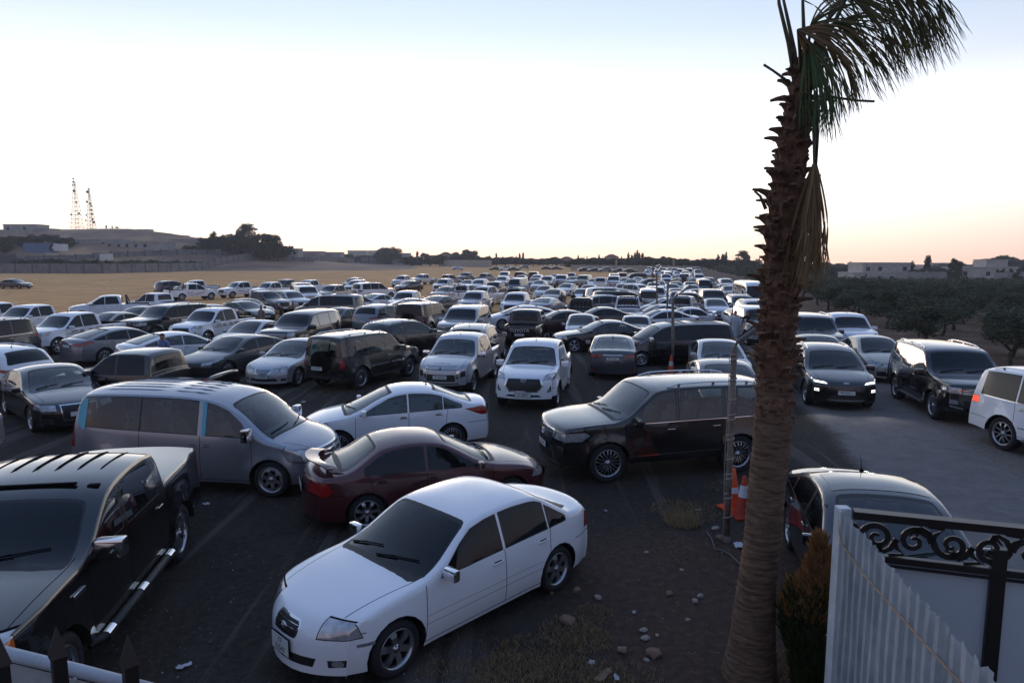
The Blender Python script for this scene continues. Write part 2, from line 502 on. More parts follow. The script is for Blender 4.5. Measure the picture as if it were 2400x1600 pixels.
        # panel gaps
        if lod == 0:
            g = .005
            for d in s.doors:
                x, x2 = d if isinstance(d, tuple) else (d, d)
                z0, z1 = s.sill + .05, s.zb(x) + .012
                s.carve([(x - g, z0), (x + g, z0), (x2 + g, z1), (x2 - g, z1)], 'side', 'body', GAP_)
            if s.doors:
                xa, xb = s.doors[0], s.doors[-1]
                xa = xa[0] if isinstance(xa, tuple) else xa; xb = xb[0] if isinstance(xb, tuple) else xb
                s.carve([(xb, s.sill + .05 - g), (xa, s.sill + .05 - g), (xa, s.sill + .05 + g), (xb, s.sill + .05 + g)], 'side', 'body', GAP_)
            zr = s.bumpz or (.64 if s.H < 1.6 else .66)
            if not s.bed and s.bumpz != 0:
                s.carve([(-1, zr - g), (1, zr - g), (1, zr + g), (-1, zr + g)], 'rear', 'body', GAP_)
                s.carve([(-s.hl, zr - g), (s.wr - s.ra, zr - g), (s.wr - s.ra, zr + g), (-s.hl, zr + g)], 'side', 'body', GAP_)
                yt = s.W / 2 - .27
                s.carve([(yt - g, zr), (yt + g, zr), (yt + g, zr + .34), (yt - g, zr + .34)], 'rear', 'body', GAP_)
            s.carve([(s.wf + s.ra, zr - g), (s.hl, zr - g), (s.hl, zr + g), (s.wf + s.ra, zr + g)], 'side', 'body', GAP_)
            # bonnet shut line
            xn, xc_ = s.hoodx
            ya, yb = s.hoody
            s.carve([(xn, ya - g), (xn, ya + g), (xc_, yb + g), (xc_, yb - g)], 'top', 'body', GAP_)
        # wheel arches
        for xw in (s.wf, s.wr):
            n = 20 if lod == 0 else 10
            ra = s.ra
            P = [(xw + ra * math.cos(2 * math.pi * k / n), s.R + ra * math.sin(2 * math.pi * k / n)) for k in range(n)]
            P = [(x, min(z, 9)) for x, z in P]
            if s.archtrim and lod == 0:
                Q = [(xw + (ra + s.archtrim) * math.cos(2 * math.pi * k / n), s.R + (ra + s.archtrim) * math.sin(2 * math.pi * k / n)) for k in range(n)]
                s.carve(Q, 'side', 'body', TRIM_, only=('body',))
            s.carve(P, 'side', 'arch_hole', TRIM_, only=('body',))
        bm = s.bm
        ah = [k for k, v in s.names.items() if v == 'arch_hole'][0]
        bmesh.ops.delete(bm, geom=[f for f in bm.faces if f[s.pl] == ah], context='FACES')
        if s.bed:
            x0, x1, yi, zf = s.bed
            s.carve([(x0, -1), (x1, -1), (x1, yi), (x0, yi)], 'top', 'bed_hole', TRIM_, only=tuple(s.names.values()))
            bh = [k for k, v in s.names.items() if v == 'bed_hole'][0]
            bmesh.ops.delete(bm, geom=[f for f in bm.faces if f[s.pl] == bh], context='FACES')
            zr = s.ztop((x0 + x1) / 2)[0] + .02
            A = [bm.verts.new(p) for p in ((x0, 0, zr), (x0, yi, zr), (x1, yi, zr), (x1, 0, zr))]
            B = [bm.verts.new(p) for p in ((x0, 0, zf), (x0, yi, zf), (x1, yi, zf), (x1, 0, zf))]
            for k in range(3):
                f = bm.faces.new((A[k], B[k], B[k + 1], A[k + 1])); f.material_index = TRIM_; f.smooth = False
            f = bm.faces.new(B); f.material_index = TRIM_; f.smooth = False
        for xw in (s.wf, s.wr):
            es = [e for e in bm.edges if len(e.link_faces) == 1 and all(abs(math.hypot(v.co.x - xw, v.co.z - s.R) - s.ra) < .025 and v.co.y > .4 for v in e.verts)]
            r = bmesh.ops.extrude_edge_only(bm, edges=es)
            for v in [g for g in r['geom'] if isinstance(g, bmesh.types.BMVert)]: v.co.y = s.W / 2 - .34
            for f in [g for g in r['geom'] if isinstance(g, bmesh.types.BMFace)]: f.material_index = TRIM_; f[s.pl] = 0; f.smooth = True
        # floor and inner wheel-well walls
        def quad(pts, m=GAP_):
            f = bm.faces.new([bm.verts.new(p) for p in pts]); f.material_index = m; f.smooth = False
        hw = s.W / 2
        zf = s.sill + .02
        xs = [s.hl * .9, s.wf + s.ra, s.wf - s.ra, s.wr + s.ra, s.wr - s.ra, -s.hl * .9]
        for i in range(5):
            yo = hw * .84 if i % 2 == 0 else hw - .33
            ya, yb = (hw * .35 if i == 0 else yo), (hw * .35 if i == 4 else yo)
            quad([(xs[i], 0, zf), (xs[i], ya, zf), (xs[i + 1], yb, zf), (xs[i + 1], 0, zf)])
        for xw in (s.wf, s.wr):
            n = 12
            for k in range(n):
                a0, a1 = math.pi * k / n, math.pi * (k + 1) / n
                r = s.ra + .02
                quad([(xw, hw - .335, s.R * .6), (xw + r * math.cos(a0), hw - .335, s.R + r * math.sin(a0)), (xw + r * math.cos(a1), hw - .335, s.R + r * math.sin(a1))])
        bm.faces.ensure_lookup_table()
        bmesh.ops.mirror(bm, geom=list(bm.verts) + list(bm.edges) + list(bm.faces), matrix=Matrix(), merge_dist=.0004, axis='Y')
        bmesh.ops.recalc_face_normals(bm, faces=bm.faces)
        bm.normal_update(); q = s.hl - .9
        bad = []
        for f in bm.faces:
            c = f.calc_center_median(); o = Vector((c.x - max(-q, min(q, c.x)), c.y, (c.z - s.H * .45) * (1 if abs(c.x) < q else .35)))
            if f.normal.dot(o) < 0: bad.append(f)
        bmesh.ops.reverse_faces(bm, faces=bad)
        for f in bm.faces:
            if f[s.pl] in s.sided and f.calc_center_median().y < 0: f[s.pl] += 100
        return s
    def pane(s, W, view, name, xr, lod):
        yb, zb, yt, zt, zbc, ztc = W
        V = [0, .3, .55, .75, .88, .95, 1] if lod == 0 else [0, .45, .8, 1]
        for g, nm, mt in ((.02, 'body', TRIM_), (0, name, GLASS_)):
            B, T = [], []
            for v in V:
                r = .035 if v == 1 else (.008 if v == .95 else 0)
                B.append(((yb + g) * v, zbc + (zb - zbc) * v ** 2.7 - g + r))
                T.append(((yt + g) * v, ztc + (zt - ztc) * v ** 2.7 + g - r))
            for i in range(len(V) - 1):
                b0, t0 = B[i], T[i]
                if i == 0: b0, t0 = (-.05, b0[1]), (-.05, t0[1])
                s.carve([b0, B[i + 1], T[i + 1], t0], view, nm, mt, sided=False, xr=xr, only=('body',))
    def grow(s, P, d):
        cx = sum(p[0] for p in P) / len(P); cz = sum(p[1] for p in P) / len(P)
        out = []
        for x, z in P:
            if x < -.4 and cx > -.4 and P is s.ws: out.append((x, z + math.copysign(d, z - cz))); continue
            out.append((x + math.copysign(d, x - cx), z + math.copysign(d, z - cz)))
        return out
    def split(s, base):
        """one mesh per part id -> {part name: [meshes]}"""
        full = s.bm
        ids = sorted({f[s.pl] for f in full.faces})
        out = []
        for i in ids:
            b = full.copy(); pl = b.faces.layers.int['pid']
            bmesh.ops.delete(b, geom=[f for f in b.faces if f[pl] != i], context='FACES')
            me = mesh_from(b, base + '_' + s.names[i % 100])
            for m in VM: me.materials.append(m)
            me.set_sharp_from_angle(angle=R_(38))
            nm = s.names[i % 100]
            while nm and (nm[-1].isdigit() or nm[-1] == '_'): nm = nm[:-1]
            out.append((nm, me))
        full.free()
        return out

# ---------------------------------------------------------------- wheels
_W = {}
def wheel_meshes(R, style='five', w=.20, rr=None, dark=False):
    key = (R, style, w, rr, dark)
    if key in _W: return _W[key]
    rr = rr or R * .66
    bm = bmesh.new()
    h = w / 2
    lathe(bm, [(rr, h - .012), (rr + .012, h), (lerp(rr, R, .55), h + .008), (R - .022, h - .006), (R - .004, h - .03), (R, h * .4), (R, 0), (R, -h * .4),
               (R - .004, -h + .03), (R - .022, -h), (rr, -h + .01)], 32, mat=TYR_)
    ty = mesh_from(bm, 'tyre')
    bm = bmesh.new()
    m = RIM_
    lathe(bm, [(rr - .045, -.05, GAP_), (rr - .03, h - .05, m), (rr - .018, h - .02, m), (rr - .006, h - .004, m), (rr + .006, h - .006, m), (rr + .004, h - .02, m)], 32)
    lathe(bm, [(rr - .03, h - .10), (.01, h - .10)], 20, mat=GAP_)
    hub = rr * .24
    lathe(bm, [(hub, h - .08), (hub, h - .035), (hub * .8, h - .025), (hub * .45, h - .022), (hub * .42, h - .012), (.006, h - .01)], 20, mat=m)
    n, wd0, wd1, dbl = dict(five=(5, .075, .10, 0), six=(6, .07, .085, 0), ten=(10, .028, .03, 0), multi=(9, .05, .058, 1), double=(5, .085, .12, 1), eight=(8, .04, .05, 0), star=(7, .05, .065, 0), hole=(6, .06, .06, 0))[style]
    k_ = rr / .22
    for k in range(n):
        a = 2 * math.pi * k / n + .3
        ca, sa = math.cos(a), math.sin(a)
        for off in ((-1, 1) if dbl else (0,)):
            w0, w1 = (wd0 * k_ * (.28 if dbl else 1), wd1 * k_ * (.24 if dbl else 1))
            o0, o1 = off * wd0 * k_ * .32, off * wd1 * k_ * .55
            vs = []
            for (r, ww, oo, yt) in ((hub * .8, w0, o0, h - .03), (lerp(hub, rr, .55), lerp(w0, w1, .4) * .92, lerp(o0, o1, .5), h - .012), (rr - .02, w1, o1, h - .03)):
                for sg in (-1, 1):
                    t = oo + sg * ww / 2
                    vs.append((r * ca - t * sa, yt, r * sa + t * ca)); vs.append((r * ca - t * sa, yt - .035, r * sa + t * ca))
            V = [bm.verts.new(v) for v in vs]
            for i in (0, 4):
                for q in ((0, 2, 6, 4), (0, 4, 5, 1), (2, 3, 7, 6)):
                    f = bm.faces.new([V[i + j] for j in q]); f.material_index = m
    if style == 'hole':
        lathe(bm, [(rr - .02, h - .045), (rr * .78, h - .03), (rr * .70, h - .03)], 32, mat=m)
        lathe(bm, [(rr * .42, h - .026), (hub, h - .03)], 32, mat=m)
    for k in range(5):
        a = 2 * math.pi * k / 5
        c = (hub * .66 * math.cos(a), h - .024, hub * .66 * math.sin(a))
        lathe(bm, [(.009, 0), (.009, .006), (.001, .007)], 6, mat=GAP_, c=c)
    bmesh.ops.recalc_face_normals(bm, faces=bm.faces)
    rm = mesh_from(bm, 'rim')
    for me in (ty, rm):
        for q in VM: me.materials.append(q)
    me = ty; me.polygons.foreach_set('use_smooth', [True] * len(me.polygons))
    _W[key] = (ty, rm)
    return _W[key]
def wheel_simple(bm, c, R, w, flip):
    s = -1 if flip else 1
    rr = R * .66; h = w / 2
    for prof, mt in (([(rr, h), (R - .02, h), (R, h * .5), (R, -h), (rr, -h)], TYR_), ([(rr, h - .02), (rr * .9, h - .02)], RIM_), ([(rr * .9, h - .05), (.01, h - .04)], GAP_), ([(rr * .3, h - .02), (.01, h - .015)], RIM_)):
        lathe(bm, [(r, s * y) for r, y in prof], 14, mat=mt, c=c)
    for k in range(5):
        a = 2 * math.pi * k / 5
        p0 = Vector((math.cos(a) * rr * .2, s * (h - .02), math.sin(a) * rr * .2)); p1 = Vector((math.cos(a) * rr * .93, s * (h - .02), math.sin(a) * rr * .93))
        t = Vector((-math.sin(a), 0, math.cos(a))) * rr * .13
        f = bm.faces.new([bm.verts.new(Vector(c) + q) for q in (p0 - t, p0 + t, p1 + t * 1.2, p1 - t * 1.2)]); f.material_index = RIM_

def part_mesh(fn, name, smooth=None):
    bm = bmesh.new(); fn(bm); bmesh.ops.recalc_face_normals(bm, faces=bm.faces)
    me = mesh_from(bm, name)
    for m in VM: me.materials.append(m)
    if smooth:
        me.polygons.foreach_set('use_smooth', [True] * len(me.polygons)); me.set_sharp_from_angle(angle=R_(smooth))
    return me

def mirror_mesh(side, w=.20, h=.14, d=.10, chrome=False):
    def fn(bm):
        box(bm, (0, side * .12, 0), (d, w, h), CHR_ if chrome else PAINT_, bevel=.035)
        box(bm, (-d * .5 + .002, side * .12, 0), (.012, w * .82, h * .78), RIM_)
        box(bm, (.0, side * .01, -h * .3), (.05, .08, .03), TRIM_)
    return part_mesh(fn, 'mirror', 40)
def handle_mesh(side, chrome):
    def fn(bm):
        box(bm, (0, 0, 0), (.17, .022, .024), CHR_ if chrome else PAINT_, bevel=.008)
        box(bm, (0, -side * .012, 0), (.12, .006, .045), GAP_)
    return part_mesh(fn, 'door_handle', 40)
def seat_mesh():
    def fn(bm):
        box(bm, (0, 0, -.02), (.48, .48, .14), GLASS_ * 0, bevel=.05)
        box(bm, (-.26, 0, .28), (.13, .46, .58), 0, rot=Matrix.Rotation(R_(-14), 3, 'Y'), bevel=.05)
        box(bm, (-.36, 0, .66), (.09, .25, .17), 0, rot=Matrix.Rotation(R_(-10), 3, 'Y'), bevel=.04)
    return part_mesh(fn, 'seat', 50)
def dash_mesh(w):
    def fn(bm):
        box(bm, (0, 0, 0), (.42, w, .20), 0, bevel=.06)
    return part_mesh(fn, 'dashboard', 50)
def wheel_steer():
    def fn(bm):
        n = 18
        pts = [(0, .18 * math.cos(2 * math.pi * k / n), .18 * math.sin(2 * math.pi * k / n)) for k in range(n + 1)]
        tube(bm, pts, .014, 6, 0, cap=False)
        box(bm, (0, 0, -.02), (.03, .34, .04), 0); box(bm, (0, 0, 0), (.05, .12, .10), 0, bevel=.02)
    return part_mesh(fn, 'steering_wheel', 50)
def plate_mesh(w=.46, h=.12):
    def fn(bm):
        box(bm, (0, 0, 0), (.012, w + .02, h + .02), GAP_)
        box(bm, (.007, 0, 0), (.008, w, h), PLT_)
    return part_mesh(fn, 'number_plate')
def rail_mesh(car, y0, x0, x1, mat=CHR_, h=.05):
    def one(sgn):
        def fn(bm):
            pts = []
            for i in range(9):
                x = lerp(x0, x1, i / 8); z = car.ztop(x)[0]
                pts.append((x, sgn * (car.y(x, z) - y0), z + (h if 0 < i < 8 else .01) + .02))
            tube(bm, pts, .016, 8, mat)
            for i in (1, 4, 7): box(bm, (pts[i][0], pts[i][1], pts[i][2] - h * .5), (.06, .025, h), mat)
        return fn
    return [part_mesh(one(1), 'roof_rail', 50), part_mesh(one(-1), 'roof_rail', 50)]
def wiper_mesh(car):
    out = []
    for y0, y1 in ((-.05, .52), (-.62, -.10)) if car.W < 1.9 else ((-.02, .60), (-.68, -.08)):
        def fn(bm, y0=y0, y1=y1):
            zb = car.ws[4]; 
            def P(y, dz):
                u = min(1, abs(y) / (car.W / 2 * .9)); pv = None
                for (xc, zc), (xe, ze) in zip(car.S, car.E):
                    q = (lerp(xc, xe, u ** 2.2), lerp(zc, ze, u ** 2.7))
                    if pv and xc < car.xcowl + .6:
                        t_ = zb + dz - .05 * u ** 2.7
                        if pv[1] <= t_ <= q[1]:
                            f = (t_ - pv[1]) / max(1e-6, q[1] - pv[1]); return Vector((lerp(pv[0], q[0], f) + .012, y, t_ + .012))
                    pv = q
                return Vector((car.xcowl, y, zb + dz))
            a = P(y0, .012); b = P(y1, .06)
            m = P(lerp(y0, y1, .5), .04) + Vector((.012, 0, .012))
            tube(bm, [a, m], [.011, .007], 6, GAP_)
            tube(bm, [P(lerp(y0, y1, t), .015 + .05 * t) for t in (.05, .3, .55, .8, 1)], .008, 5, GAP_)
        out.append(part_mesh(fn, 'wiper'))
    return out
def spare_mesh(R=.36):
    def fn(bm):
        lathe(bm, [(R * .6, .10), (R * .9, .095), (R, .05), (R, -.10)], 28, mat=GAP_)
        lathe(bm, [(R * .6, .10), (R * .3, .12), (.01, .125)], 28, mat=GAP_)
    me = part_mesh(fn, 'spare_wheel_cover', 60)
    me.transform(Matrix.Rotation(R_(90), 4, 'Z'))
    return me
def badge_ellipses(w=.14):
    def fn(bm):
        for (a, b, oy, oz, th) in ((w * .5, w * .33, 0, 0, .007), (w * .16, w * .31, 0, 0, .006), (w * .36, w * .13, 0, w * .16, .006)):
            n = 20
            tube(bm, [(.004, oy + a * math.cos(2 * math.pi * k / n), oz + b * math.sin(2 * math.pi * k / n)) for k in range(n + 1)], th * w / .14, 6, CHR_, cap=False)
    return part_mesh(fn, 'badge', 60)
def badge_diamonds(w=.14):
    def fn(bm):
        for k in range(3):
            a = math.pi / 2 + 2 * math.pi * k / 3
            l, b = w * .5, w * .15
            P = [(0, 0), (math.cos(a - R_(30)) * l * .55, math.sin(a - R_(30)) * l * .55), (math.cos(a) * l, math.sin(a) * l), (math.cos(a + R_(30)) * l * .55, math.sin(a + R_(30)) * l * .55)]
            V0 = [bm.verts.new((0, y, z)) for y, z in P]; V1 = [bm.verts.new((.012, y, z)) for y, z in P]
            fs = [bm.faces.new(V1)] + [bm.faces.new((V0[i], V0[(i + 1) % 4], V1[(i + 1) % 4], V1[i])) for i in range(4)]
            for f in fs: f.material_index = CHR_
    return part_mesh(fn, 'badge')
def badge_ring(w=.14, inner='H'):
    def fn(bm):
        n = 20; a, b = w * .5, w * .32
        tube(bm, [(.004, a * math.cos(2 * math.pi * k / n), b * math.sin(2 * math.pi * k / n)) for k in range(n + 1)], .006, 6, CHR_, cap=False)
        if inner == 'H':
            for P in (((-.2, -.28), (-.12, .28)), ((.12, -.28), (.2, .28)), ((-.16, -.03), (.16, .03))):
                tube(bm, [(.005, P[0][0] * w * 1.3, P[0][1] * w), (.005, P[1][0] * w * 1.3, P[1][1] * w)], .007, 5, CHR_)
        elif inner == 'L':
            tube(bm, [(.005, .05 * w, .3 * w), (.005, -.2 * w, -.15 * w), (.005, .35 * w, -.15 * w)], .007, 5, CHR_)
    return part_mesh(fn, 'badge')
# ================================================================ vehicle models (metres; x forward, y left, z up)
def win(yb, zb, yt, zt, zbc=None, ztc=None):
    """half outline of a windscreen: bottom edge zb at the side / zbc in the middle, top edge zt / ztc"""
    zbc = zb if zbc is None else zbc; ztc = zt if ztc is None else ztc
    return (yb, zb, yt, zt, zbc, ztc)
def mk(**k):
    d = dict(pillar_black=False, archtrim=0, carves=[], rw=None, rwx=(-9, 0), wsx=(-.6, 9), hoodx=(2.0, 1.0), hoody=(.70, .76),
             plates=(None, None), seats=((.1, .36, .48), (-.75, .34, .48)), mirror=(.75, .97), handles=((-.22, .80), (-1.02, .82)), hchrome=False, mchrome=False,
             wheel='five', wipers=True, rails=None, antenna=None, extra=None, dark=False, kind='parked_car', cat='car', hx=0, wheelw=.2, msize=(.20, .14, .10), spoiler=None)
    d.update(k)
    return d

def pk_c(x0, ht, top, cabr, rail, hl, hood0, nose=.95, header=.6, ztp=None):
    return [(hl, .38), (hl - .01, .72), (hl - .07, nose), (hl - .25, hood0), (x0 + .55, ht - .05), (x0, ht), (header + .02, top - .11), (header - .16, top - .03), (header - .5, top - .005), (header - .9, top),
            (cabr + .28, top - .015), (cabr + .07, top - .07), (cabr, rail + .08, 1), (cabr - .015, rail, 1), (-hl + .04, rail, 1), (-hl, rail - .04), (-hl - .002, .85), (-hl - .004, .5)]
def lamps(front, fside, rear, rside, fm=LAMP_, rm=RED_):
    r = []
    if front: r.append(('headlight', 'front', front, fm))
    if fside: r.append(('headlight', 'side', fside, fm))
    if rear: r.append(('taillight', 'rear', rear, rm))
    if rside: r.append(('taillight', 'side', rside, rm))
    return r
def bars(y, z0, z1, n, w=.006, name='grille'):
    return [(name, 'front', [(-1, lerp(z0, z1, (i + .5) / n) - w), (y, lerp(z0, z1, (i + .5) / n) - w), (y, lerp(z0, z1, (i + .5) / n) + w), (-1, lerp(z0, z1, (i + .5) / n) + w)], CHR_, False, 'over') for i in range(n)]
def mid(P): return [(-1, P[0][1])] + P + [(-1, P[-1][1])]

M = {}
# ---- sedans
M['old_sedan'] = mk(L=4.5, W=1.72, H=1.42, wf=1.38, wr=-1.23, R=.31, belt=(.885, -.025), xcowl=.95, sill=.20, bow=.13, knose=.135, corner=.065, crown=.058, tum=.38, wheel='six',
    C=[(2.25, .20), (2.249, .50), (2.21, .62), (2.10, .735), (1.92, .79), (1.5, .88), (1.0, .945), (.36, 1.29), (.20, 1.36), (-.05, 1.40), (-.5, 1.42), (-.86, 1.40), (-1.02, 1.36), (-1.50, 1.07), (-1.62, 1.03), (-2.08, 1.01), (-2.16, .95), (-2.21, .72), (-2.24, .5), (-2.24, .25)],
    ws=win(.71, .91, .60, 1.285, .955, 1.325), wsx=(-.1, 1.4), rw=win(.63, 1.02, .56, 1.30, 1.06, 1.34), rwx=(-1.7, -.8),
    panes=[(1.0, -.20), (-.27, -1.02), (-1.07, -1.40)], doors=[(1.02, .98), -.235, (-1.0, -1.08)], hoodx=(1.86, .92), hoody=(.60, .72),
    carves=lamps([(.46, .585), (.95, .60), (.95, .745), (.46, .755)], [(1.78, .60), (2.2, .60), (2.2, .76), (1.84, .745)], [(.50, .68), (.9, .68), (.9, .90), (.56, .88)], [(-1.86, .70), (-2.2, .70), (-2.2, .90), (-1.9, .90)])
    + [('grille', 'front', mid([(.20, .53), (.225, .57), (.225, .66), (.19, .70)]), CHR_, False), ('grille', 'front', mid([(.185, .542), (.21, .575), (.21, .65), (.175, .68)]), GRL_, False, 'over'),
       ('body', 'front', mid([(.42, .28), (.46, .38)]), TRIM_, False), ('body', 'front', [(.56, .29), (.72, .30), (.72, .38), (.56, .37)], TRIM_), ('foglight', 'front', [(.64 + .05 * math.cos(k * math.pi / 5), .335 + .04 * math.sin(k * math.pi / 5)) for k in range(10)], LAMP_, True, 'over'),
       ('side_marker', 'side', [(1.66, .50), (1.84, .50), (1.84, .535), (1.66, .535)], LAMP_), ('body', 'side', [(1.0, .448), (1.0, .453), (-.9, .453), (-.9, .448)], GAP_, True, 'near'),
       ('body', 'side', [(1.0, .538), (1.0, .542), (-.9, .542), (-.9, .538)], GAP_, True, 'near')] + bars(.20, .55, .67, 3, .002),
    plates=(.42, .80), mirror=(.72, .95), mchrome=True, handles=((-.10, .78), (-.92, .80)), antenna=None, kind='parked_sedan', dark=True)
M['vios'] = mk(L=4.41, W=1.70, H=1.47, wf=1.36, wr=-1.19, R=.31, belt=(.93, -.03), xcowl=1.12, sill=.20, bow=.14, wheel='multi',
    C=[(2.205, .20), (2.20, .55), (2.14, .70), (1.95, .80), (1.6, .90), (1.18, .98), (.22, 1.41), (-.25, 1.47), (-.85, 1.43), (-1.62, 1.11), (-1.95, 1.09), (-2.12, 1.06), (-2.18, .8), (-2.205, .55), (-2.205, .25)],
    ws=win(.68, .94, .54, 1.34, .995, 1.385), wsx=(-.2, 1.5), rw=win(.58, 1.08, .50, 1.36, 1.12, 1.39), rwx=(-1.8, -.5),
    panes=[(1.25, -.16), (-.23, -.97), (-1.02, -1.42)], doors=[(1.0, .98), -.2, (-.98, -1.1)], hoodx=(1.84, 1.05), hoody=(.60, .71),
    carves=lamps([(.42, .62), (.9, .66), (.9, .80), (.46, .72)], [(1.55, .74), (2.2, .62), (2.2, .80), (1.6, .82)], [(.48, .80), (.9, .78), (.9, 1.0), (.5, .90)], [(-1.5, .95), (-1.9, .80), (-2.2, .80), (-2.2, .98), (-1.9, .98)])
    + [('grille', 'front', mid([(.40, .64), (.42, .70)]), GRL_, False), ('body', 'front', mid([(.55, .26), (.5, .46)]), TRIM_, False)],
    plates=(.5, .85), mirror=(.80, 1.0), handles=((-.08, .84), (-.88, .87)), hchrome=True, antenna=(-.72,), kind='parked_sedan')
M['maroon_sedan'] = mk(L=4.36, W=1.70, H=1.41, wf=1.30, wr=-1.20, R=.30, belt=(.875, -.02), xcowl=.95, sill=.20, knose=.12, bow=.14, wheel='star',
    C=[(2.18, .20), (2.175, .5), (2.12, .62), (1.98, .72), (1.6, .84), (1.0, .93), (.28, 1.28), (.1, 1.35), (-.15, 1.39), (-.5, 1.405), (-.85, 1.36), (-1.0, 1.31), (-1.48, 1.0), (-1.9, .97), (-2.08, .93), (-2.15, .7), (-2.18, .5), (-2.18, .25)],
    ws=win(.68, .90, .52, 1.26, .94, 1.31), wsx=(-.3, 1.4), rw=win(.60, .97, .49, 1.255, 1.01, 1.295), rwx=(-1.75, -.45),
    panes=[(1.0, -.16), (-.23, -1.22)], doors=[(.98, .95), -.2, (-1.0, -1.15)], hoodx=(1.84, .9), hoody=(.58, .70),
    carves=lamps([(.45, .56), (.9, .56), (.9, .69), (.45, .66)], [(1.7, .57), (2.2, .57), (2.2, .69), (1.74, .69)], [(.42, .66), (.9, .64), (.9, .84), (.42, .82)], [(-1.72, .70), (-1.8, .63), (-2.2, .63), (-2.2, .86), (-1.8, .84)], rm=RED_)
    + [('body', 'rear', mid([(.42, .84), (.42, .86)]), CHR_, False)],
    plates=(.45, .66), mirror=(.72, .93), msize=(.15, .11, .09), handles=((-.10, .77), (-.95, .79)), antenna=None, kind='parked_sedan', spoiler=(-1.98, .97, .13), dark=True)
M['sedan'] = mk(L=4.80, W=1.82, H=1.46, wf=1.43, wr=-1.34, R=.33, belt=(.93, -.035), xcowl=1.05, sill=.20, bow=.14, wheel='ten',
    C=[(2.40, .20), (2.39, .55), (2.34, .68), (2.15, .77), (1.7, .88), (1.1, .98), (.15, 1.41), (-.35, 1.46), (-.95, 1.41), (-1.75, 1.09), (-2.1, 1.08), (-2.28, 1.04), (-2.36, .8), (-2.40, .55), (-2.40, .25)],
    ws=win(.72, .94, .57, 1.335, .995, 1.385), wsx=(-.3, 1.5), rw=win(.64, 1.05, .53, 1.34, 1.10, 1.38), rwx=(-1.95, -.5),
    panes=[(1.1, -.20), (-.27, -1.12), (-1.17, -1.58)], doors=[(1.05, 1.02), -.235, (-1.1, -1.2)], hoodx=(2.0, 1.0), hoody=(.64, .76),
    carves=lamps([(.48, .60), (.95, .64), (.95, .77), (.48, .70)], [(1.72, .72), (2.4, .58), (2.4, .80), (1.78, .79)], [(.40, .80), (.95, .78), (.95, .95), (.40, .90)], [(-1.9, .84), (-2.4, .78), (-2.4, .96), (-1.92, .93)])
    + [('grille', 'front', mid([(.45, .56), (.45, .69)]), GRL_, False), ('body', 'front', mid([(.6, .26), (.5, .44)]), TRIM_, False)] + bars(.43, .58, .68, 2),
    plates=(.48, .82), mirror=(.76, 1.0), handles=((-.12, .86), (-1.0, .89)), hchrome=False, antenna=(-.95,), kind='parked_sedan')
M['avalon'] = mk(L=4.96, W=1.835, H=1.46, wf=1.47, wr=-1.35, R=.335, belt=(.95, -.035), xcowl=1.1, sill=.20, bow=.14, wheel='ten',
    C=[(2.48, .20), (2.47, .55), (2.42, .68), (2.2, .78), (1.7, .90), (1.15, .99), (.2, 1.41), (-.3, 1.46), (-.95, 1.42), (-1.85, 1.12), (-2.2, 1.10), (-2.38, 1.06), (-2.45, .8), (-2.48, .55), (-2.48, .25)],
    ws=win(.72, .95, .57, 1.335, 1.0, 1.385), wsx=(-.3, 1.5), rw=win(.66, 1.08, .54, 1.35, 1.13, 1.39), rwx=(-2.05, -.5),
    panes=[(1.1, -.20), (-.27, -1.15), (-1.2, -1.65)], doors=[(1.05, 1.02), -.235, (-1.1, -1.2)], hoodx=(2.0, 1.0), hoody=(.64, .76),
    carves=lamps([(.48, .60), (.95, .64), (.95, .77), (.48, .70)], [(1.72, .72), (2.4, .58), (2.4, .80), (1.78, .79)], [(.36, .84), (.95, .80), (.95, .955), (.36, .91)], [(-1.95, .86), (-2.5, .78), (-2.5, .96), (-1.97, .95)])
    + [('body', 'rear', mid([(.36, .915), (.36, .935)]), CHR_, False), ('body', 'rear', mid([(.62, .30), (.62, .315)]), CHR_, False), ('body', 'rear', [(.62, .36), (.82, .36), (.82, .40), (.62, .40)], RED_)],
    plates=(.48, .80), mirror=(.76, 1.0), handles=((-.12, .86), (-1.0, .89)), antenna=(-.95,), kind='parked_sedan')
M['rounded_sedan'] = mk(L=4.53, W=1.71, H=1.47, wf=1.36, wr=-1.24, R=.31, belt=(.93, -.02), xcowl=1.1, sill=.20, bow=.15, knose=.11, wheel='five',
    C=[(2.265, .20), (2.26, .5), (2.2, .64), (2.05, .76), (1.65, .90), (1.15, .98), (.25, 1.41), (-.25, 1.47), (-.85, 1.43), (-1.6, 1.09), (-1.95, 1.07), (-2.15, 1.02), (-2.22, .8), (-2.26, .55), (-2.26, .25)],
    ws=win(.68, .94, .54, 1.345, .995, 1.395), wsx=(-.3, 1.5), rw=win(.60, 1.05, .50, 1.35, 1.10, 1.39), rwx=(-1.8, -.5),
    panes=[(1.15, -.16), (-.23, -1.02), (-1.07, -1.42)], doors=[(1.0, .98), -.2, (-1.0, -1.1)], hoodx=(1.9, 1.05), hoody=(.58, .72),
    carves=lamps([(.38, .64), (.44, .57), (.9, .57), (.9, .74), (.6, .76), (.42, .72)], [(1.72, .66), (1.82, .58), (2.2, .58), (2.2, .77), (1.8, .78)], [(.50, .74), (.9, .72), (.9, .95), (.54, .93)], [(-1.85, .8), (-2.2, .74), (-2.2, .96), (-1.9, .94)])
    + [('grille', 'front', mid([(.30, .58), (.36, .69)]), GRL_, False), ('body', 'front', mid([(.5, .26), (.5, .42)]), TRIM_, False), ('body', 'front', [(.56, .34), (.68, .34), (.68, .42), (.56, .42)], LAMP_)] + bars(.31, .59, .68, 4),
    plates=(.44, .85), mirror=(.78, .98), handles=((-.10, .82), (-.95, .85)), kind='parked_sedan')
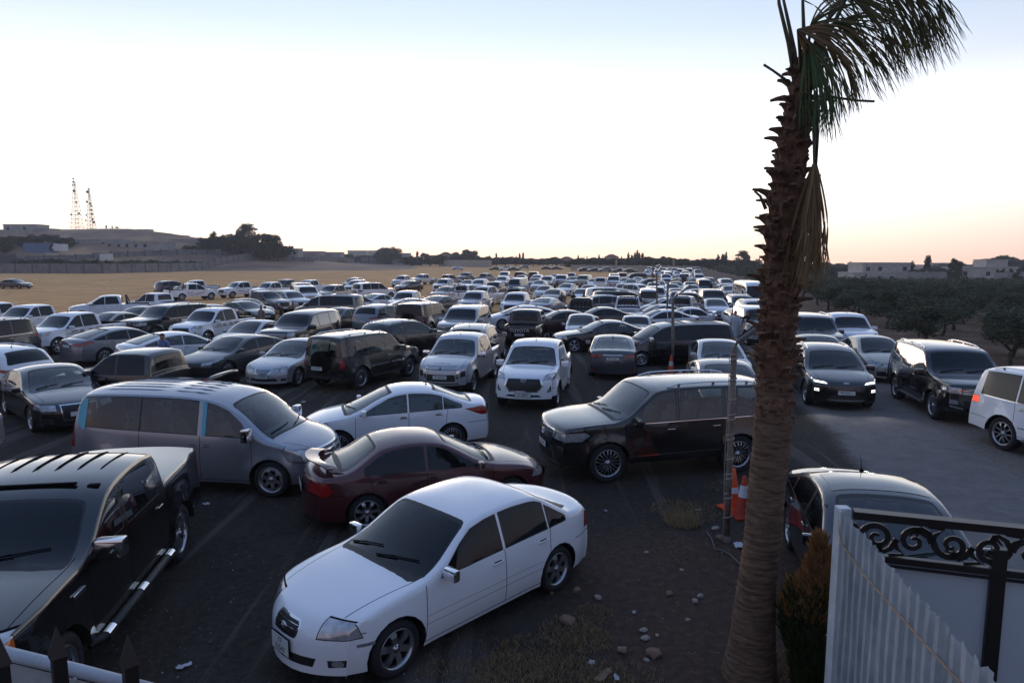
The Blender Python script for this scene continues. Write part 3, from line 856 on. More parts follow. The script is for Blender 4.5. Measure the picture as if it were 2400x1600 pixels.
M['eclass'] = mk(L=4.82, W=1.82, H=1.45, wf=1.52, wr=-1.33, R=.325, belt=(.91, -.015), xcowl=1.0, sill=.20, bow=.14, knose=.11, wheel='double',
    C=[(2.41, .20), (2.40, .5), (2.34, .62), (2.22, .74), (1.9, .84), (1.1, .96), (.15, 1.40), (-.35, 1.45), (-.95, 1.41), (-1.7, 1.07), (-2.1, 1.04), (-2.3, .98), (-2.38, .8), (-2.41, .55), (-2.41, .25)],
    ws=win(.72, .92, .57, 1.33, .975, 1.38), wsx=(-.3, 1.45), rw=win(.64, 1.04, .53, 1.34, 1.08, 1.38), rwx=(-1.95, -.5),
    panes=[(1.05, -.20), (-.27, -1.10), (-1.15, -1.5)], doors=[(1.05, 1.02), -.235, (-1.1, -1.2)], hoodx=(2.1, .95), hoody=(.5, .74),
    carves=[('grille', 'front', mid([(.24, .50), (.30, .69)]), CHR_, False), ('grille', 'front', mid([(.22, .52), (.275, .675)]), GRL_, False, 'over')] + bars(.24, .53, .67, 4, .005)
    + [('headlight', 'front', [(cy + a * math.cos(t), cz + b * math.sin(t)) for t in [k * math.pi / 6 for k in range(12)]], LAMP_) for cy, cz, a, b in ((.46, .62, .085, .085), (.66, .65, .115, .105))]
    + [('body', 'front', mid([(.52, .27), (.46, .38)]), TRIM_, False), ('body', 'front', [(.60, .28), (.76, .30), (.76, .37), (.60, .36)], TRIM_)] + lamps(None, None, [(.5, .70), (.95, .68), (.95, .9), (.6, .9)], [(-1.95, .75), (-2.4, .7), (-2.4, .9), (-2.0, .9)]),
    plates=(.43, .80), mirror=(.74, .98), handles=((-.12, .80), (-1.0, .82)), kind='parked_sedan')
M['coupe_sedan'] = mk(L=4.87, W=1.85, H=1.46, wf=1.45, wr=-1.37, R=.335, belt=(.93, -.05), xcowl=1.15, sill=.20, bow=.14, wheel='ten',
    C=[(2.43, .20), (2.42, .55), (2.36, .68), (2.15, .78), (1.7, .90), (1.2, .98), (.25, 1.40), (-.3, 1.46), (-.9, 1.42), (-1.55, 1.26), (-2.05, 1.11), (-2.28, 1.08), (-2.38, .85), (-2.43, .55), (-2.43, .25)],
    ws=win(.73, .95, .57, 1.325, 1.0, 1.375), wsx=(-.3, 1.6), rw=win(.68, 1.11, .55, 1.35, 1.15, 1.39), rwx=(-2.1, -.55),
    panes=[(1.2, -.20), (-.27, -1.2), (-1.25, -1.75)], doors=[(1.08, 1.05), -.235, (-1.1, -1.25)], hoodx=(2.0, 1.1), hoody=(.60, .76),
    carves=lamps([(.48, .60), (.95, .66), (.95, .79), (.48, .68)], [(1.6, .80), (2.4, .60), (2.4, .78), (1.7, .86)], [(.30, .82), (.95, .82), (.95, .98), (.40, .92)], [(-1.75, .95), (-2.4, .80), (-2.4, .98), (-1.9, 1.0)])
    + [('grille', 'front', mid([(.44, .48), (.48, .68)]), GRL_, False), ('body', 'rear', mid([(.30, .90), (.30, .92)]), CHR_, False)],
    plates=(.42, .82), mirror=(.80, 1.0), handles=((-.12, .86), (-1.0, .90)), antenna=(-1.0,), kind='parked_sedan')
M['black_sedan'] = mk(L=4.93, W=1.87, H=1.46, wf=1.53, wr=-1.38, R=.335, belt=(.93, -.03), xcowl=1.0, sill=.20, bow=.13, knose=.09, wheel='five',
    C=[(2.46, .20), (2.45, .55), (2.40, .70), (2.2, .80), (1.7, .90), (1.05, .98), (.12, 1.40), (-.35, 1.46), (-.95, 1.42), (-1.75, 1.10), (-2.15, 1.08), (-2.35, 1.03), (-2.43, .8), (-2.46, .55), (-2.46, .25)],
    ws=win(.74, .94, .58, 1.335, .995, 1.385), wsx=(-.3, 1.5), rw=win(.66, 1.06, .54, 1.35, 1.11, 1.39), rwx=(-1.95, -.5),
    panes=[(1.1, -.20), (-.27, -1.12), (-1.17, -1.58)], doors=[(1.05, 1.02), -.235, (-1.1, -1.2)], hoodx=(2.05, 1.0), hoody=(.66, .77),
    carves=lamps([(.50, .60), (.95, .62), (.95, .76), (.50, .74)], [(1.85, .64), (2.4, .60), (2.4, .78), (1.92, .77)], [(.5, .74), (.95, .72), (.95, .92), (.5, .9)], [(-2.0, .78), (-2.4, .74), (-2.4, .92), (-2.05, .92)])
    + [('grille', 'front', mid([(.38, .34), (.42, .74)]), CHR_, False), ('grille', 'front', mid([(.36, .36), (.395, .72)]), GRL_, False, 'over'), ('body', 'front', [(.55, .28), (.85, .30), (.82, .44), (.58, .42)], TRIM_)],
    plates=(.50, .80), mirror=(.76, 1.0), handles=((-.12, .86), (-1.0, .89)), kind='parked_sedan')
M['prius'] = mk(L=4.6, W=1.76, H=1.47, wf=1.38, wr=-1.32, R=.32, belt=(.93, -.06), xcowl=1.35, sill=.20, bow=.16, wheel='double', pillar_black=True,
    C=[(2.30, .20), (2.29, .5), (2.22, .66), (2.05, .78), (1.8, .88), (1.4, .98), (.25, 1.42), (-.15, 1.47), (-.8, 1.44), (-1.6, 1.28), (-2.1, 1.13), (-2.22, 1.0), (-2.28, .7), (-2.30, .4), (-2.30, .25)],
    ws=win(.70, .97, .54, 1.345, 1.02, 1.395), wsx=(-.2, 1.8), rw=win(.66, 1.15, .54, 1.36, 1.18, 1.40), rwx=(-2.15, -.6),
    panes=[(1.35, -.12), (-.19, -1.08), (-1.13, -1.7)], doors=[(1.0, .98), -.155, (-1.02, -1.12)], hoodx=(1.9, 1.3), hoody=(.56, .70),
    carves=lamps([(.42, .60), (.95, .68), (.95, .82), (.48, .72)], [(1.45, .90), (2.3, .62), (2.3, .78), (1.7, .92)], [(.6, .78), (.9, .78), (.9, 1.05), (.62, 1.05)], [(-1.95, .85), (-2.3, .78), (-2.3, 1.05), (-2.0, 1.03)]),
    plates=(.42, .80), mirror=(.98, 1.02), handles=((-.05, .86), (-.9, .91)), kind='parked_hatchback')
# ---- SUVs
M['lux_suv'] = mk(L=5.08, W=1.98, H=1.88, wf=1.47, wr=-1.38, R=.40, belt=(1.16, -.015), xcowl=1.2, sill=.38, bow=.10, knose=.055, tum=.21, crown=.06, wheel='multi', flare=.035, pf=.09, ktail=.04,
    C=[(2.53, .33), (2.525, .90), (2.49, 1.06), (2.40, 1.13), (1.9, 1.20), (1.2, 1.24), (.56, 1.73), (.40, 1.82), (0, 1.87), (-.7, 1.89), (-1.6, 1.87), (-2.18, 1.83), (-2.30, 1.76), (-2.44, 1.22), (-2.50, 1.0), (-2.54, .7), (-2.54, .40)],
    ws=win(.82, 1.22, .70, 1.70, 1.265, 1.745), wsx=(-.2, 1.5), rw=win(.72, 1.24, .62, 1.64, 1.26, 1.68), rwx=(-2.6, -1.9),
    panes=[(1.2, .02), (-.04, -1.0), (-1.07, -2.05, -1.07, -1.98)], doors=[(1.12, 1.10), -.01, (-1.0, -1.06)], hoodx=(2.2, 1.15), hoody=(.78, .84),
    carves=lamps([(.52, .86), (.98, .86), (.98, 1.0), (.60, .98)], [(1.85, .98), (2.0, .86), (2.5, .84), (2.5, 1.0), (1.95, 1.03)], [(.5, .95), (.98, .95), (.98, 1.15), (.6, 1.12)], [(-2.1, 1.08), (-2.2, .95), (-2.6, .95), (-2.6, 1.15), (-2.15, 1.13)], fm=LAMP_)
    + [('grille', 'front', mid([(.64, .38), (.36, .72), (.56, 1.0)])[:2] + [(.50, .60), (.38, .74), (-1, .74)], CHR_, False), ('grille', 'front', [(-1, .72), (.38, .72), (.56, .99), (.50, 1.04), (-1, 1.04)], CHR_, False),
       ('grille', 'front', [(-1, .42), (.56, .42), (.45, .60), (.345, .75), (-1, .75)], GRL_, False, 'over'), ('grille', 'front', [(-1, .70), (.35, .72), (.50, .96), (.45, 1.0), (-1, 1.0)], GRL_, False, 'over'),
       ('bumper_trim', 'front', mid([(.78, .36), (.74, .42)]), CHR_, False, 'over'), ('body', 'front', [(.66, .46), (.84, .56), (.86, .74), (.64, .74)], GRL_, True, 'over'), ('bumper_trim', 'front', [(.66, .72), (.86, .70), (.86, .735), (.66, .745)], CHR_, True, 'over'),
       ('side_moulding', 'side', [(1.1, .50), (1.1, .515), (-.95, .56), (-.95, .545)], CHR_), ('window_moulding', 'side', [(1.0, 1.145), (1.0, 1.158), (-2.0, 1.20), (-2.0, 1.187)], CHR_)] + bars(.44, .78, .98, 6, .004) + bars(.40, .46, .66, 4, .003),
    plates=(.66, .95), mirror=(.88, 1.20), msize=(.26, .18, .13), handles=((-.05 + .2, 1.02), (-.85, 1.04)), hchrome=True, seats=((.25, .42, .78), (-.65, .40, .78), (-1.55, .40, .8)), rails=(.10, .15, -1.9), kind='parked_suv', cat='suv', wheelw=.25, dark=False)
M['suv'] = mk(L=4.98, W=1.98, H=1.88, wf=1.52, wr=-1.33, R=.39, belt=(1.15, -.015), xcowl=1.15, sill=.38, bow=.10, knose=.055, tum=.21, crown=.06, wheel='double', flare=.035, pf=.09, ktail=.04,
    C=[(2.49, .40), (2.485, .92), (2.46, 1.08), (2.38, 1.14), (1.9, 1.20), (1.17, 1.24), (.56, 1.73), (.40, 1.82), (0, 1.87), (-.7, 1.89), (-1.6, 1.87), (-2.16, 1.83), (-2.27, 1.76), (-2.40, 1.22), (-2.45, 1.0), (-2.49, .7), (-2.49, .42)],
    ws=win(.82, 1.22, .70, 1.70, 1.265, 1.745), wsx=(-.2, 1.5), rw=win(.72, 1.24, .64, 1.64, 1.26, 1.68), rwx=(-2.6, -1.9),
    panes=[(1.15, .02), (-.04, -1.0), (-1.07, -2.05, -1.07, -1.98)], doors=[(1.12, 1.10), -.01, (-1.0, -1.06)], hoodx=(2.2, 1.1), hoody=(.78, .84),
    carves=lamps([(.60, .88), (.98, .88), (.98, 1.05), (.60, 1.03)], [(2.0, .90), (2.5, .88), (2.5, 1.05), (2.0, 1.05)], [(.55, .95), (.98, .95), (.98, 1.13), (.55, 1.13)], [(-2.1, .97), (-2.6, .95), (-2.6, 1.13), (-2.1, 1.12)], fm=LAMP_)
    + [('grille', 'front', mid([(.60, .84), (.60, 1.05)]), GRL_, False), ('body', 'front', mid([(.50, .50), (.56, .70)]), TRIM_, False), ('bumper_trim', 'front', [(.55, .47), (.85, .53), (.85, .56), (.55, .50)], CHR_), ('foglight', 'front', [(.66, .60), (.88, .60), (.86, .72), (.68, .70)], CHR_),
       ('side_moulding', 'side', [(1.05, .62), (1.05, .64), (-.9, .64), (-.9, .62)], CHR_), ('window_moulding', 'side', [(1.0, 1.135), (1.0, 1.15), (-2.0, 1.195), (-2.0, 1.18)], CHR_)] + bars(.58, .86, 1.04, 4, .008),
    plates=(.66, .98), mirror=(.86, 1.20), msize=(.24, .19, .13), handles=((.15, 1.02), (-.85, 1.04)), hchrome=True, seats=((.25, .42, .78), (-.65, .40, .78), (-1.55, .40, .8)), rails=(.10, .15, -1.9), kind='parked_suv', cat='suv', wheelw=.24, steps=True, dark=True)
M['pajero'] = mk(L=4.70, W=1.875, H=1.86, wf=1.38, wr=-1.40, R=.39, belt=(1.13, -.0), xcowl=1.05, sill=.38, bow=.08, knose=.08, tum=.20, crown=.05, wheel='multi', flare=.045, pf=.08, ktail=.02, archtrim=0,
    C=[(2.33, .40), (2.32, .8), (2.27, .98), (2.12, 1.06), (1.7, 1.14), (1.08, 1.18), (.52, 1.70), (.36, 1.79), (0, 1.83), (-.7, 1.86), (-1.6, 1.86), (-2.18, 1.84), (-2.26, 1.78), (-2.30, 1.18), (-2.33, 1.0), (-2.35, .7), (-2.35, .42)],
    ws=win(.78, 1.17, .70, 1.68, 1.205, 1.72), wsx=(-.2, 1.5), rw=win(.76, 1.18, .69, 1.68, 1.18, 1.71), rwx=(-2.6, -1.9),
    panes=[(1.05, .0), (-.06, -.92), (-1.0, -1.95, -1.0, -1.92)], doors=[(1.0, 1.0), -.03, (-.93, -1.0)], hoodx=(2.1, 1.0), hoody=(.72, .80),
    carves=lamps([(.55, .84), (.9, .84), (.9, 1.0), (.55, 1.0)], [(1.9, .86), (2.4, .84), (2.4, 1.0), (1.9, 1.0)], [(.74, .78), (.98, .78), (.98, 1.08), (.74, 1.08)], [(-2.14, .80), (-2.6, .80), (-2.6, 1.08), (-2.14, 1.08)], rm=RED_)
    + [('grille', 'front', mid([(.5, .80), (.5, .98)]), GRL_, False), ('side_moulding', 'side', [(1.0, .70), (1.0, .76), (-.9, .76), (-.9, .70)], CHR_), ('body', 'rear', mid([(.95, .40), (.95, .52)]), TRIM_, False)],
    plates=(.66, None), mirror=(.80, 1.18), msize=(.22, .20, .13), handles=((.12, 1.0), (-.80, 1.0)), hchrome=True, seats=((.2, .4, .78), (-.7, .38, .78)), rails=(.12, .2, -1.9), kind='parked_suv', cat='suv', wheelw=.24, extra='spare', steps=True)
M['tank_suv'] = mk(L=4.76, W=1.93, H=1.90, wf=1.40, wr=-1.35, R=.39, belt=(1.20, 0), xcowl=.95, sill=.40, bow=.06, knose=.05, tum=.16, crown=.06, wheel='double', flare=.06, pf=.05, ktail=.01, archtrim=.05,
    C=[(2.36, .42), (2.35, .95), (2.32, 1.08), (2.2, 1.16), (1.6, 1.22), (1.0, 1.25), (.50, 1.76), (.2, 1.86), (-.6, 1.90), (-1.6, 1.90), (-2.2, 1.88), (-2.28, 1.82), (-2.34, 1.2), (-2.36, 1.0), (-2.38, .7), (-2.38, .45)],
    ws=win(.78, 1.24, .70, 1.72, 1.27, 1.76), wsx=(-.2, 1.4), rw=win(.78, 1.24, .72, 1.74, 1.24, 1.76), rwx=(-2.6, -1.9),
    panes=[(.95, .0), (-.06, -.95), (-1.05, -2.0, -1.05, -2.0)], doors=[(.95, .95), -.03, (-.98, -1.0)], hoodx=(2.1, .95), hoody=(.78, .82),
    carves=lamps([(.55, .88), (.9, .88), (.9, 1.05), (.55, 1.05)], [(2.1, .9), (2.4, .9), (2.4, 1.05), (2.1, 1.05)], [(.80, .82), (.98, .82), (.98, 1.12), (.80, 1.12)], [(-2.2, .82), (-2.6, .82), (-2.6, 1.12), (-2.2, 1.12)], rm=RED_)
    + [('grille', 'front', mid([(.5, .82), (.5, 1.05)]), GRL_, False)],
    plates=(.66, None), mirror=(.75, 1.28), msize=(.22, .22, .13), handles=((.12, 1.05), (-.80, 1.05)), seats=((.2, .4, .8), (-.7, .38, .8)), rails=(.12, .2, -1.9), kind='parked_suv', cat='suv', wheelw=.25, extra='spare', steps=True, dark=True)
M['big_suv'] = mk(L=5.18, W=2.0, H=1.92, wf=1.58, wr=-1.50, R=.40, belt=(1.18, -.02), xcowl=1.15, sill=.36, bow=.10, knose=.05, tum=.28, crown=.08, wheel='double', flare=.03, pf=.06, ktail=.03, pillar_black=True,
    C=[(2.58, .38), (2.57, .95), (2.53, 1.10), (2.38, 1.18), (1.8, 1.23), (1.15, 1.26), (.50, 1.78), (.1, 1.88), (-.6, 1.92), (-1.6, 1.91), (-2.25, 1.86), (-2.36, 1.80), (-2.48, 1.25), (-2.55, 1.0), (-2.58, .7), (-2.58, .42)],
    ws=win(.80, 1.24, .68, 1.71, 1.285, 1.76), wsx=(-.2, 1.5), rw=win(.74, 1.28, .66, 1.70, 1.28, 1.72), rwx=(-2.7, -1.9),
    panes=[(1.15, .05), (-.0, -1.05), (-1.1, -2.2, -1.1, -2.05)], doors=[(1.15, 1.13), .02, (-1.05, -1.1)], hoodx=(2.3, 1.1), hoody=(.80, .86),
    carves=lamps([(.66, .76), (.98, .76), (.98, 1.10), (.66, 1.10)], [(2.2, .80), (2.6, .78), (2.6, 1.1), (2.2, 1.1)], [(.5, 1.0), (.98, 1.0), (.98, 1.12), (.5, 1.12)], [(-2.3, 1.0), (-2.7, 1.0), (-2.7, 1.12), (-2.3, 1.12)], fm=LAMP_)
    + [('grille', 'front', mid([(.64, .70), (.64, 1.10)]), GRL_, False), ('body', 'front', mid([(.7, .42), (.66, .60)]), TRIM_, False)] + bars(.62, .80, 1.08, 3, .012),
    plates=(.55, 1.05), mirror=(.88, 1.24), msize=(.25, .22, .14), handles=((.18, 1.05), (-.88, 1.07)), seats=((.25, .42, .8), (-.65, .40, .8)), kind='parked_suv', cat='suv', wheelw=.25, dark=True)
M['crossover'] = mk(L=4.75, W=1.92, H=1.70, wf=1.42, wr=-1.36, R=.37, belt=(1.04, -.045), xcowl=1.15, sill=.30, bow=.13, knose=.09, tum=.36, crown=.08, wheel='double', flare=.025, pf=.11, ktail=.07, archtrim=.045,
    C=[(2.37, .26), (2.36, .68), (2.31, .85), (2.15, .94), (1.7, 1.04), (1.2, 1.10), (.35, 1.56), (-.05, 1.66), (-.6, 1.70), (-1.3, 1.67), (-1.9, 1.58), (-2.2, 1.18), (-2.30, 1.0), (-2.36, .75), (-2.38, .55), (-2.38, .32)],
    ws=win(.76, 1.07, .62, 1.49, 1.12, 1.545), wsx=(-.2, 1.5), rw=win(.68, 1.20, .56, 1.52, 1.24, 1.56), rwx=(-2.4, -1.6),
    panes=[(1.15, -.12), (-.19, -1.12), (-1.18, -1.95, -1.18, -1.80)], doors=[(1.05, 1.03), -.155, (-1.05, -1.15)], hoodx=(2.1, 1.1), hoody=(.66, .80),
    carves=lamps([(.52, .78), (.95, .82), (.95, .92), (.52, .86)], [(1.8, .95), (2.4, .78), (2.4, .92), (1.85, .99)], [(.35, .95), (.95, .93), (.95, 1.06), (.5, 1.04)], [(-1.9, 1.02), (-2.4, .95), (-2.4, 1.06), (-1.95, 1.08)], fm=LAMP_, rm=RED_)
    + [('grille', 'front', mid([(.44, .46), (.52, .80)]), GRL_, False), ('body', 'front', mid([(.6, .30), (.5, .42)]), TRIM_, False)],
    plates=(.56, .80), mirror=(.86, 1.10), msize=(.22, .16, .12), handles=((-.0, .96), (-.95, 1.0)), seats=((.15, .4, .62), (-.75, .38, .62)), rails=(.12, .1, -1.7), kind='parked_crossover', cat='crossover', wheelw=.23, antenna=(-1.4,))
M['lit_crossover'] = mk(L=4.83, W=1.92, H=1.66, wf=1.42, wr=-1.39, R=.37, belt=(1.03, -.04), xcowl=1.2, sill=.28, bow=.13, knose=.09, tum=.36, crown=.08, wheel='double', flare=.025, pf=.10, ktail=.07, archtrim=.04,
    C=[(2.41, .28), (2.40, .68), (2.35, .83), (2.15, .92), (1.7, 1.02), (1.25, 1.08), (.35, 1.53), (-.05, 1.63), (-.6, 1.66), (-1.3, 1.62), (-1.95, 1.50), (-2.25, 1.18), (-2.34, 1.0), (-2.40, .75), (-2.41, .55), (-2.41, .32)],
    ws=win(.77, 1.05, .62, 1.46, 1.10, 1.515), wsx=(-.2, 1.6), rw=win(.68, 1.20, .56, 1.46, 1.24, 1.50), rwx=(-2.4, -1.6),
    panes=[(1.2, -.12), (-.19, -1.12), (-1.18, -2.0, -1.18, -1.85)], doors=[(1.05, 1.03), -.155, (-1.05, -1.15)], hoodx=(2.1, 1.15), hoody=(.66, .80),
    carves=lamps([(.50, .795), (.98, .835), (.98, .885), (.56, .84)], [(1.9, .90), (2.4, .82), (2.4, .875), (1.9, .94)], [(.3, .98), (.95, .98), (.95, 1.04), (.3, 1.04)], None, fm=LAMP_)
    + [('running_light', 'front', [(.70, .57), (.86, .58), (.86, .595), (.70, .585)], LAMP_), ('running_light', 'front', [(.70, .62), (.84, .63), (.84, .645), (.70, .635)], LAMP_), ('bumper_trim', 'front', mid([(.44, .33), (.52, .36)]), CHR_, False), ('body', 'front', [(-1, .35), (.40, .35), (.44, .43), (.40, .46), (-1, .46)], GRL_, False, 'over')],
    plates=(.56, .80), mirror=(.86, 1.09), msize=(.22, .16, .12), handles=((-.0, .96), (-.95, 1.0)), seats=((.15, .4, .62), (-.75, .38, .62)), rails=(.12, .1, -1.7), kind='moving_crossover', cat='crossover', wheelw=.23, dark=True)
# ---- vans
M['h1_van'] = mk(L=5.13, W=1.92, H=1.93, wf=1.66, wr=-1.54, R=.345, belt=(1.13, -.03), xcowl=1.75, sill=.26, bow=.20, knose=.085, tum=.24, crown=.09, wheel='hole', flare=.03, pf=.13, ktail=.02,
    C=[(2.56, .25), (2.55, .62), (2.50, .80), (2.36, .92), (2.1, 1.03), (1.75, 1.13), (.85, 1.73), (.45, 1.86), (-.2, 1.92), (-1.5, 1.93), (-2.2, 1.89), (-2.36, 1.80), (-2.46, 1.30), (-2.53, .95), (-2.56, .7), (-2.56, .30)],
    ws=win(.76, 1.10, .66, 1.65, 1.16, 1.71), wsx=(.2, 2.4), rw=win(.72, 1.12, .64, 1.70, 1.15, 1.74), rwx=(-2.6, -2.1),
    panes=[(1.25, .36, 1.1, .36), (.22, -.92), (-.95, -2.25, -.95, -2.15)], doors=[(1.35, 1.30), .29, (-.95, -.95)], hoodx=(2.35, 1.85), hoody=(.55, .78),
    carves=lamps([(.46, .66), (.95, .70), (.95, .92), (.56, .86)], [(1.9, .90), (2.02, .70), (2.5, .66), (2.5, .9), (2.0, 1.0)], [(.80, .80), (.98, .80), (.98, 1.45), (.84, 1.45)], [(-2.40, .82), (-2.6, .80), (-2.6, 1.45), (-2.38, 1.45)])
    + [('grille', 'front', mid([(.40, .66), (.46, .86)]), CHR_, False), ('grille', 'front', mid([(.34, .69), (.42, .835)]), GRL_, False, 'over'), ('body', 'front', mid([(.6, .34), (.5, .50)]), TRIM_, False)] + bars(.38, .74, .80, 1, .014),
    plates=(.50, .85), mirror=(1.28, 1.20), msize=(.20, .25, .14), mchrome=True, handles=((.42, .94), (.14, .94)), seats=((.75, .42, .82), (-.15, .42, .82), (-1.1, .42, .82)), kind='parked_van', cat='van', wheelw=.22, extra='roof_ribs')
M['van'] = mk(L=4.7, W=1.70, H=1.95, wf=1.25, wr=-1.2, R=.32, belt=(1.15, 0), xcowl=2.0, sill=.26, bow=.08, knose=.06, tum=.18, crown=.07, wheel='hole', pf=.08, ktail=.02,
    C=[(2.35, .28), (2.34, .75), (2.30, 1.0), (2.2, 1.12), (1.75, 1.72), (1.5, 1.87), (.8, 1.94), (-1.2, 1.95), (-2.15, 1.90), (-2.25, 1.82), (-2.32, 1.2), (-2.34, .9), (-2.35, .6), (-2.35, .32)],
    ws=win(.72, 1.16, .62, 1.74, 1.18, 1.78), wsx=(1.3, 2.4), rw=win(.66, 1.2, .60, 1.72, 1.2, 1.74), rwx=(-2.6, -2.1),
    panes=[(1.75, 1.0, 1.5, 1.0), (.92, .05), (-.03, -1.05), (-1.12, -2.1)], doors=[(1.9, 1.8), .96, 0], hoodx=(2.3, 2.1), hoody=(.5, .6),
    carves=lamps([(.5, .68), (.9, .68), (.9, .86), (.5, .86)], None, [(.62, .7), (.9, .7), (.9, 1.0), (.62, 1.0)], None) + [('grille', 'front', mid([(.45, .70), (.45, .84)]), GRL_, False)],
    plates=(.5, .6), mirror=(1.95, 1.25), msize=(.16, .24, .08), handles=((1.1, .98), (.1, .98)), seats=((1.0, .36, .8), (0, .36, .8)), kind='parked_van', cat='van')
M['bus'] = mk(L=6.9, W=2.06, H=2.60, wf=2.35, wr=-1.6, R=.38, belt=(1.30, 0), xcowl=3.3, sill=.32, bow=.06, knose=.05, tum=.10, crown=.10, wheel='hole', pf=.07, ktail=.02,
    C=[(3.45, .32), (3.44, .9), (3.42, 1.2), (3.38, 1.30), (3.15, 2.15), (2.95, 2.42), (2.4, 2.56), (0, 2.60), (-3.0, 2.56), (-3.32, 2.45), (-3.42, 1.5), (-3.44, .9), (-3.45, .35)],
    ws=win(.92, 1.34, .82, 2.18, 1.34, 2.24), wsx=(2.9, 3.6), rw=win(.84, 1.4, .78, 2.15, 1.4, 2.2), rwx=(-3.6, -3.2),
    panes=[(2.95, 2.2, 2.9, 2.2), (2.1, 1.2), (1.1, .2), (.1, -.8), (-.9, -1.8), (-1.9, -2.8)], doors=[(2.15, 2.15), 1.15], hoodx=(3.4, 3.35), hoody=(.5, .6),
    carves=lamps([(.6, .72), (.98, .72), (.98, .9), (.6, .9)], None, [(.8, .8), (.98, .8), (.98, 1.1), (.8, 1.1)], None) + [('body', 'front', mid([(.5, .74), (.5, .86)]), TRIM_, False)],
    plates=(.5, .6), mirror=(3.2, 1.7), msize=(.2, .34, .1), handles=((2.2, 1.0),), seats=((2.3, .5, 1.0), (1.3, .5, 1.0), (.3, .5, 1.0), (-.7, .5, 1.0)), kind='parked_minibus', cat='minibus', inset=.30)
# ---- pickups
M['hilux'] = mk(L=5.32, W=1.855, H=1.815, wf=1.70, wr=-1.38, R=.385, belt=(1.14, -.02), xcowl=1.25, sill=.42, bow=.11, knose=.07, tum=.28, crown=.06, wheel='six', flare=.05, pf=.10, ktail=.01,
    C=pk_c(1.30, 1.20, 1.815, -.86, 1.15, 2.66, 1.07),
    ws=win(.76, 1.17, .64, 1.59, 1.225, 1.65), wsx=(-.1, 1.7), rw=win(.62, 1.24, .58, 1.62, 1.26, 1.65), rwx=(-.95, -.70),
    panes=[(1.3, .26), (.19, -.68, .19, -.56)], doors=[(1.22, 1.2), .225, (-.72, -.74), (-.90, -.90)], hoodx=(2.4, 1.2), hoody=(.66, .80), bed=(-1.02, -2.56, .78, .84),
    carves=lamps([(.56, .92), (.95, .97), (.95, 1.09), (.62, 1.04)], [(1.95, 1.04), (2.1, .94), (2.6, .90), (2.6, 1.04), (2.1, 1.08)], [(.76, .78), (.98, .78), (.98, 1.10), (.76, 1.10)], [(-2.50, .80), (-2.7, .80), (-2.7, 1.10), (-2.50, 1.10)])
    + [('grille', 'front', [(-1, .58), (.42, .58), (.58, .74), (.50, .98), (-1, 1.0)], CHR_, False), ('grille', 'front', [(-1, .615), (.40, .615), (.535, .745), (.46, .955), (-1, .975)], GRL_, False, 'over'),
       ('body', 'front', [(.68, .56), (.80, .60), (.84, .84), (.76, .74)], TRIM_), ('foglight', 'front', [(.68, .585), (.76, .60), (.77, .66), (.69, .65)], LAMP_, True, 'over'), ('body', 'front', mid([(.54, .44), (.44, .50)]), TRIM_, False)],
    plates=(.50, .72), mirror=(1.0, 1.18), msize=(.24, .17, .13), handles=((.38, 1.02), (-.52, 1.04)), seats=((.45, .4, .82), (-.42, .4, .82)), kind='parked_pickup', cat='pickup truck', wheelw=.25, rails=None, antenna=(.22,), steps=True, archtrim=0)
M['l200'] = mk(L=5.30, W=1.815, H=1.80, wf=1.70, wr=-1.30, R=.375, belt=(1.14, -.03), xcowl=1.25, sill=.42, bow=.13, knose=.10, tum=.30, crown=.07, wheel='six', flare=.045, pf=.11, ktail=.01,
    C=pk_c(1.35, 1.20, 1.80, -.80, 1.16, 2.65, 1.04),
    ws=win(.76, 1.16, .62, 1.57, 1.225, 1.63), wsx=(-.1, 1.75), rw=win(.62, 1.24, .57, 1.60, 1.26, 1.63), rwx=(-.95, -.62),
    panes=[(1.35, .28), (.21, -.66, .21, -.50)], doors=[(1.22, 1.2), .245, (-.70, -.74), (-.86, -.86)], hoodx=(2.35, 1.2), hoody=(.66, .80), bed=(-.98, -2.54, .77, .84),
    carves=lamps([(.50, .90), (.92, .97), (.92, 1.06), (.52, .96)], [(2.0, 1.02), (2.6, .92), (2.6, 1.02), (2.0, 1.09)], [(.76, .78), (.98, .78), (.98, 1.10), (.76, 1.10)], [(-2.50, .80), (-2.7, .80), (-2.7, 1.10), (-2.50, 1.10)], fm=LAMP_)
    + [('grille', 'front', mid([(.56, .86), (.52, .99)]), GRL_, False), ('body', 'front', mid([(.48, .50), (.46, .72)]), GRL_, False), ('bumper_trim', 'front', [(.48, .62), (.56, .58), (.62, .80), (.52, .88)], CHR_),
       ('foglight', 'front', [(.62, .62), (.78, .66), (.78, .84), (.62, .80)], TRIM_), ('bumper_trim', 'front', mid([(.6, .40), (.56, .46)]), CHR_, False)] + bars(.54, .88, .98, 3, .009),
    plates=(.64, .72), mirror=(1.02, 1.18), msize=(.24, .17, .13), mchrome=True, handles=((.38, 1.02), (-.50, 1.04)), seats=((.45, .4, .82), (-.42, .4, .82)), kind='parked_pickup', cat='pickup truck', wheelw=.25, antenna=(.22,), steps=True)
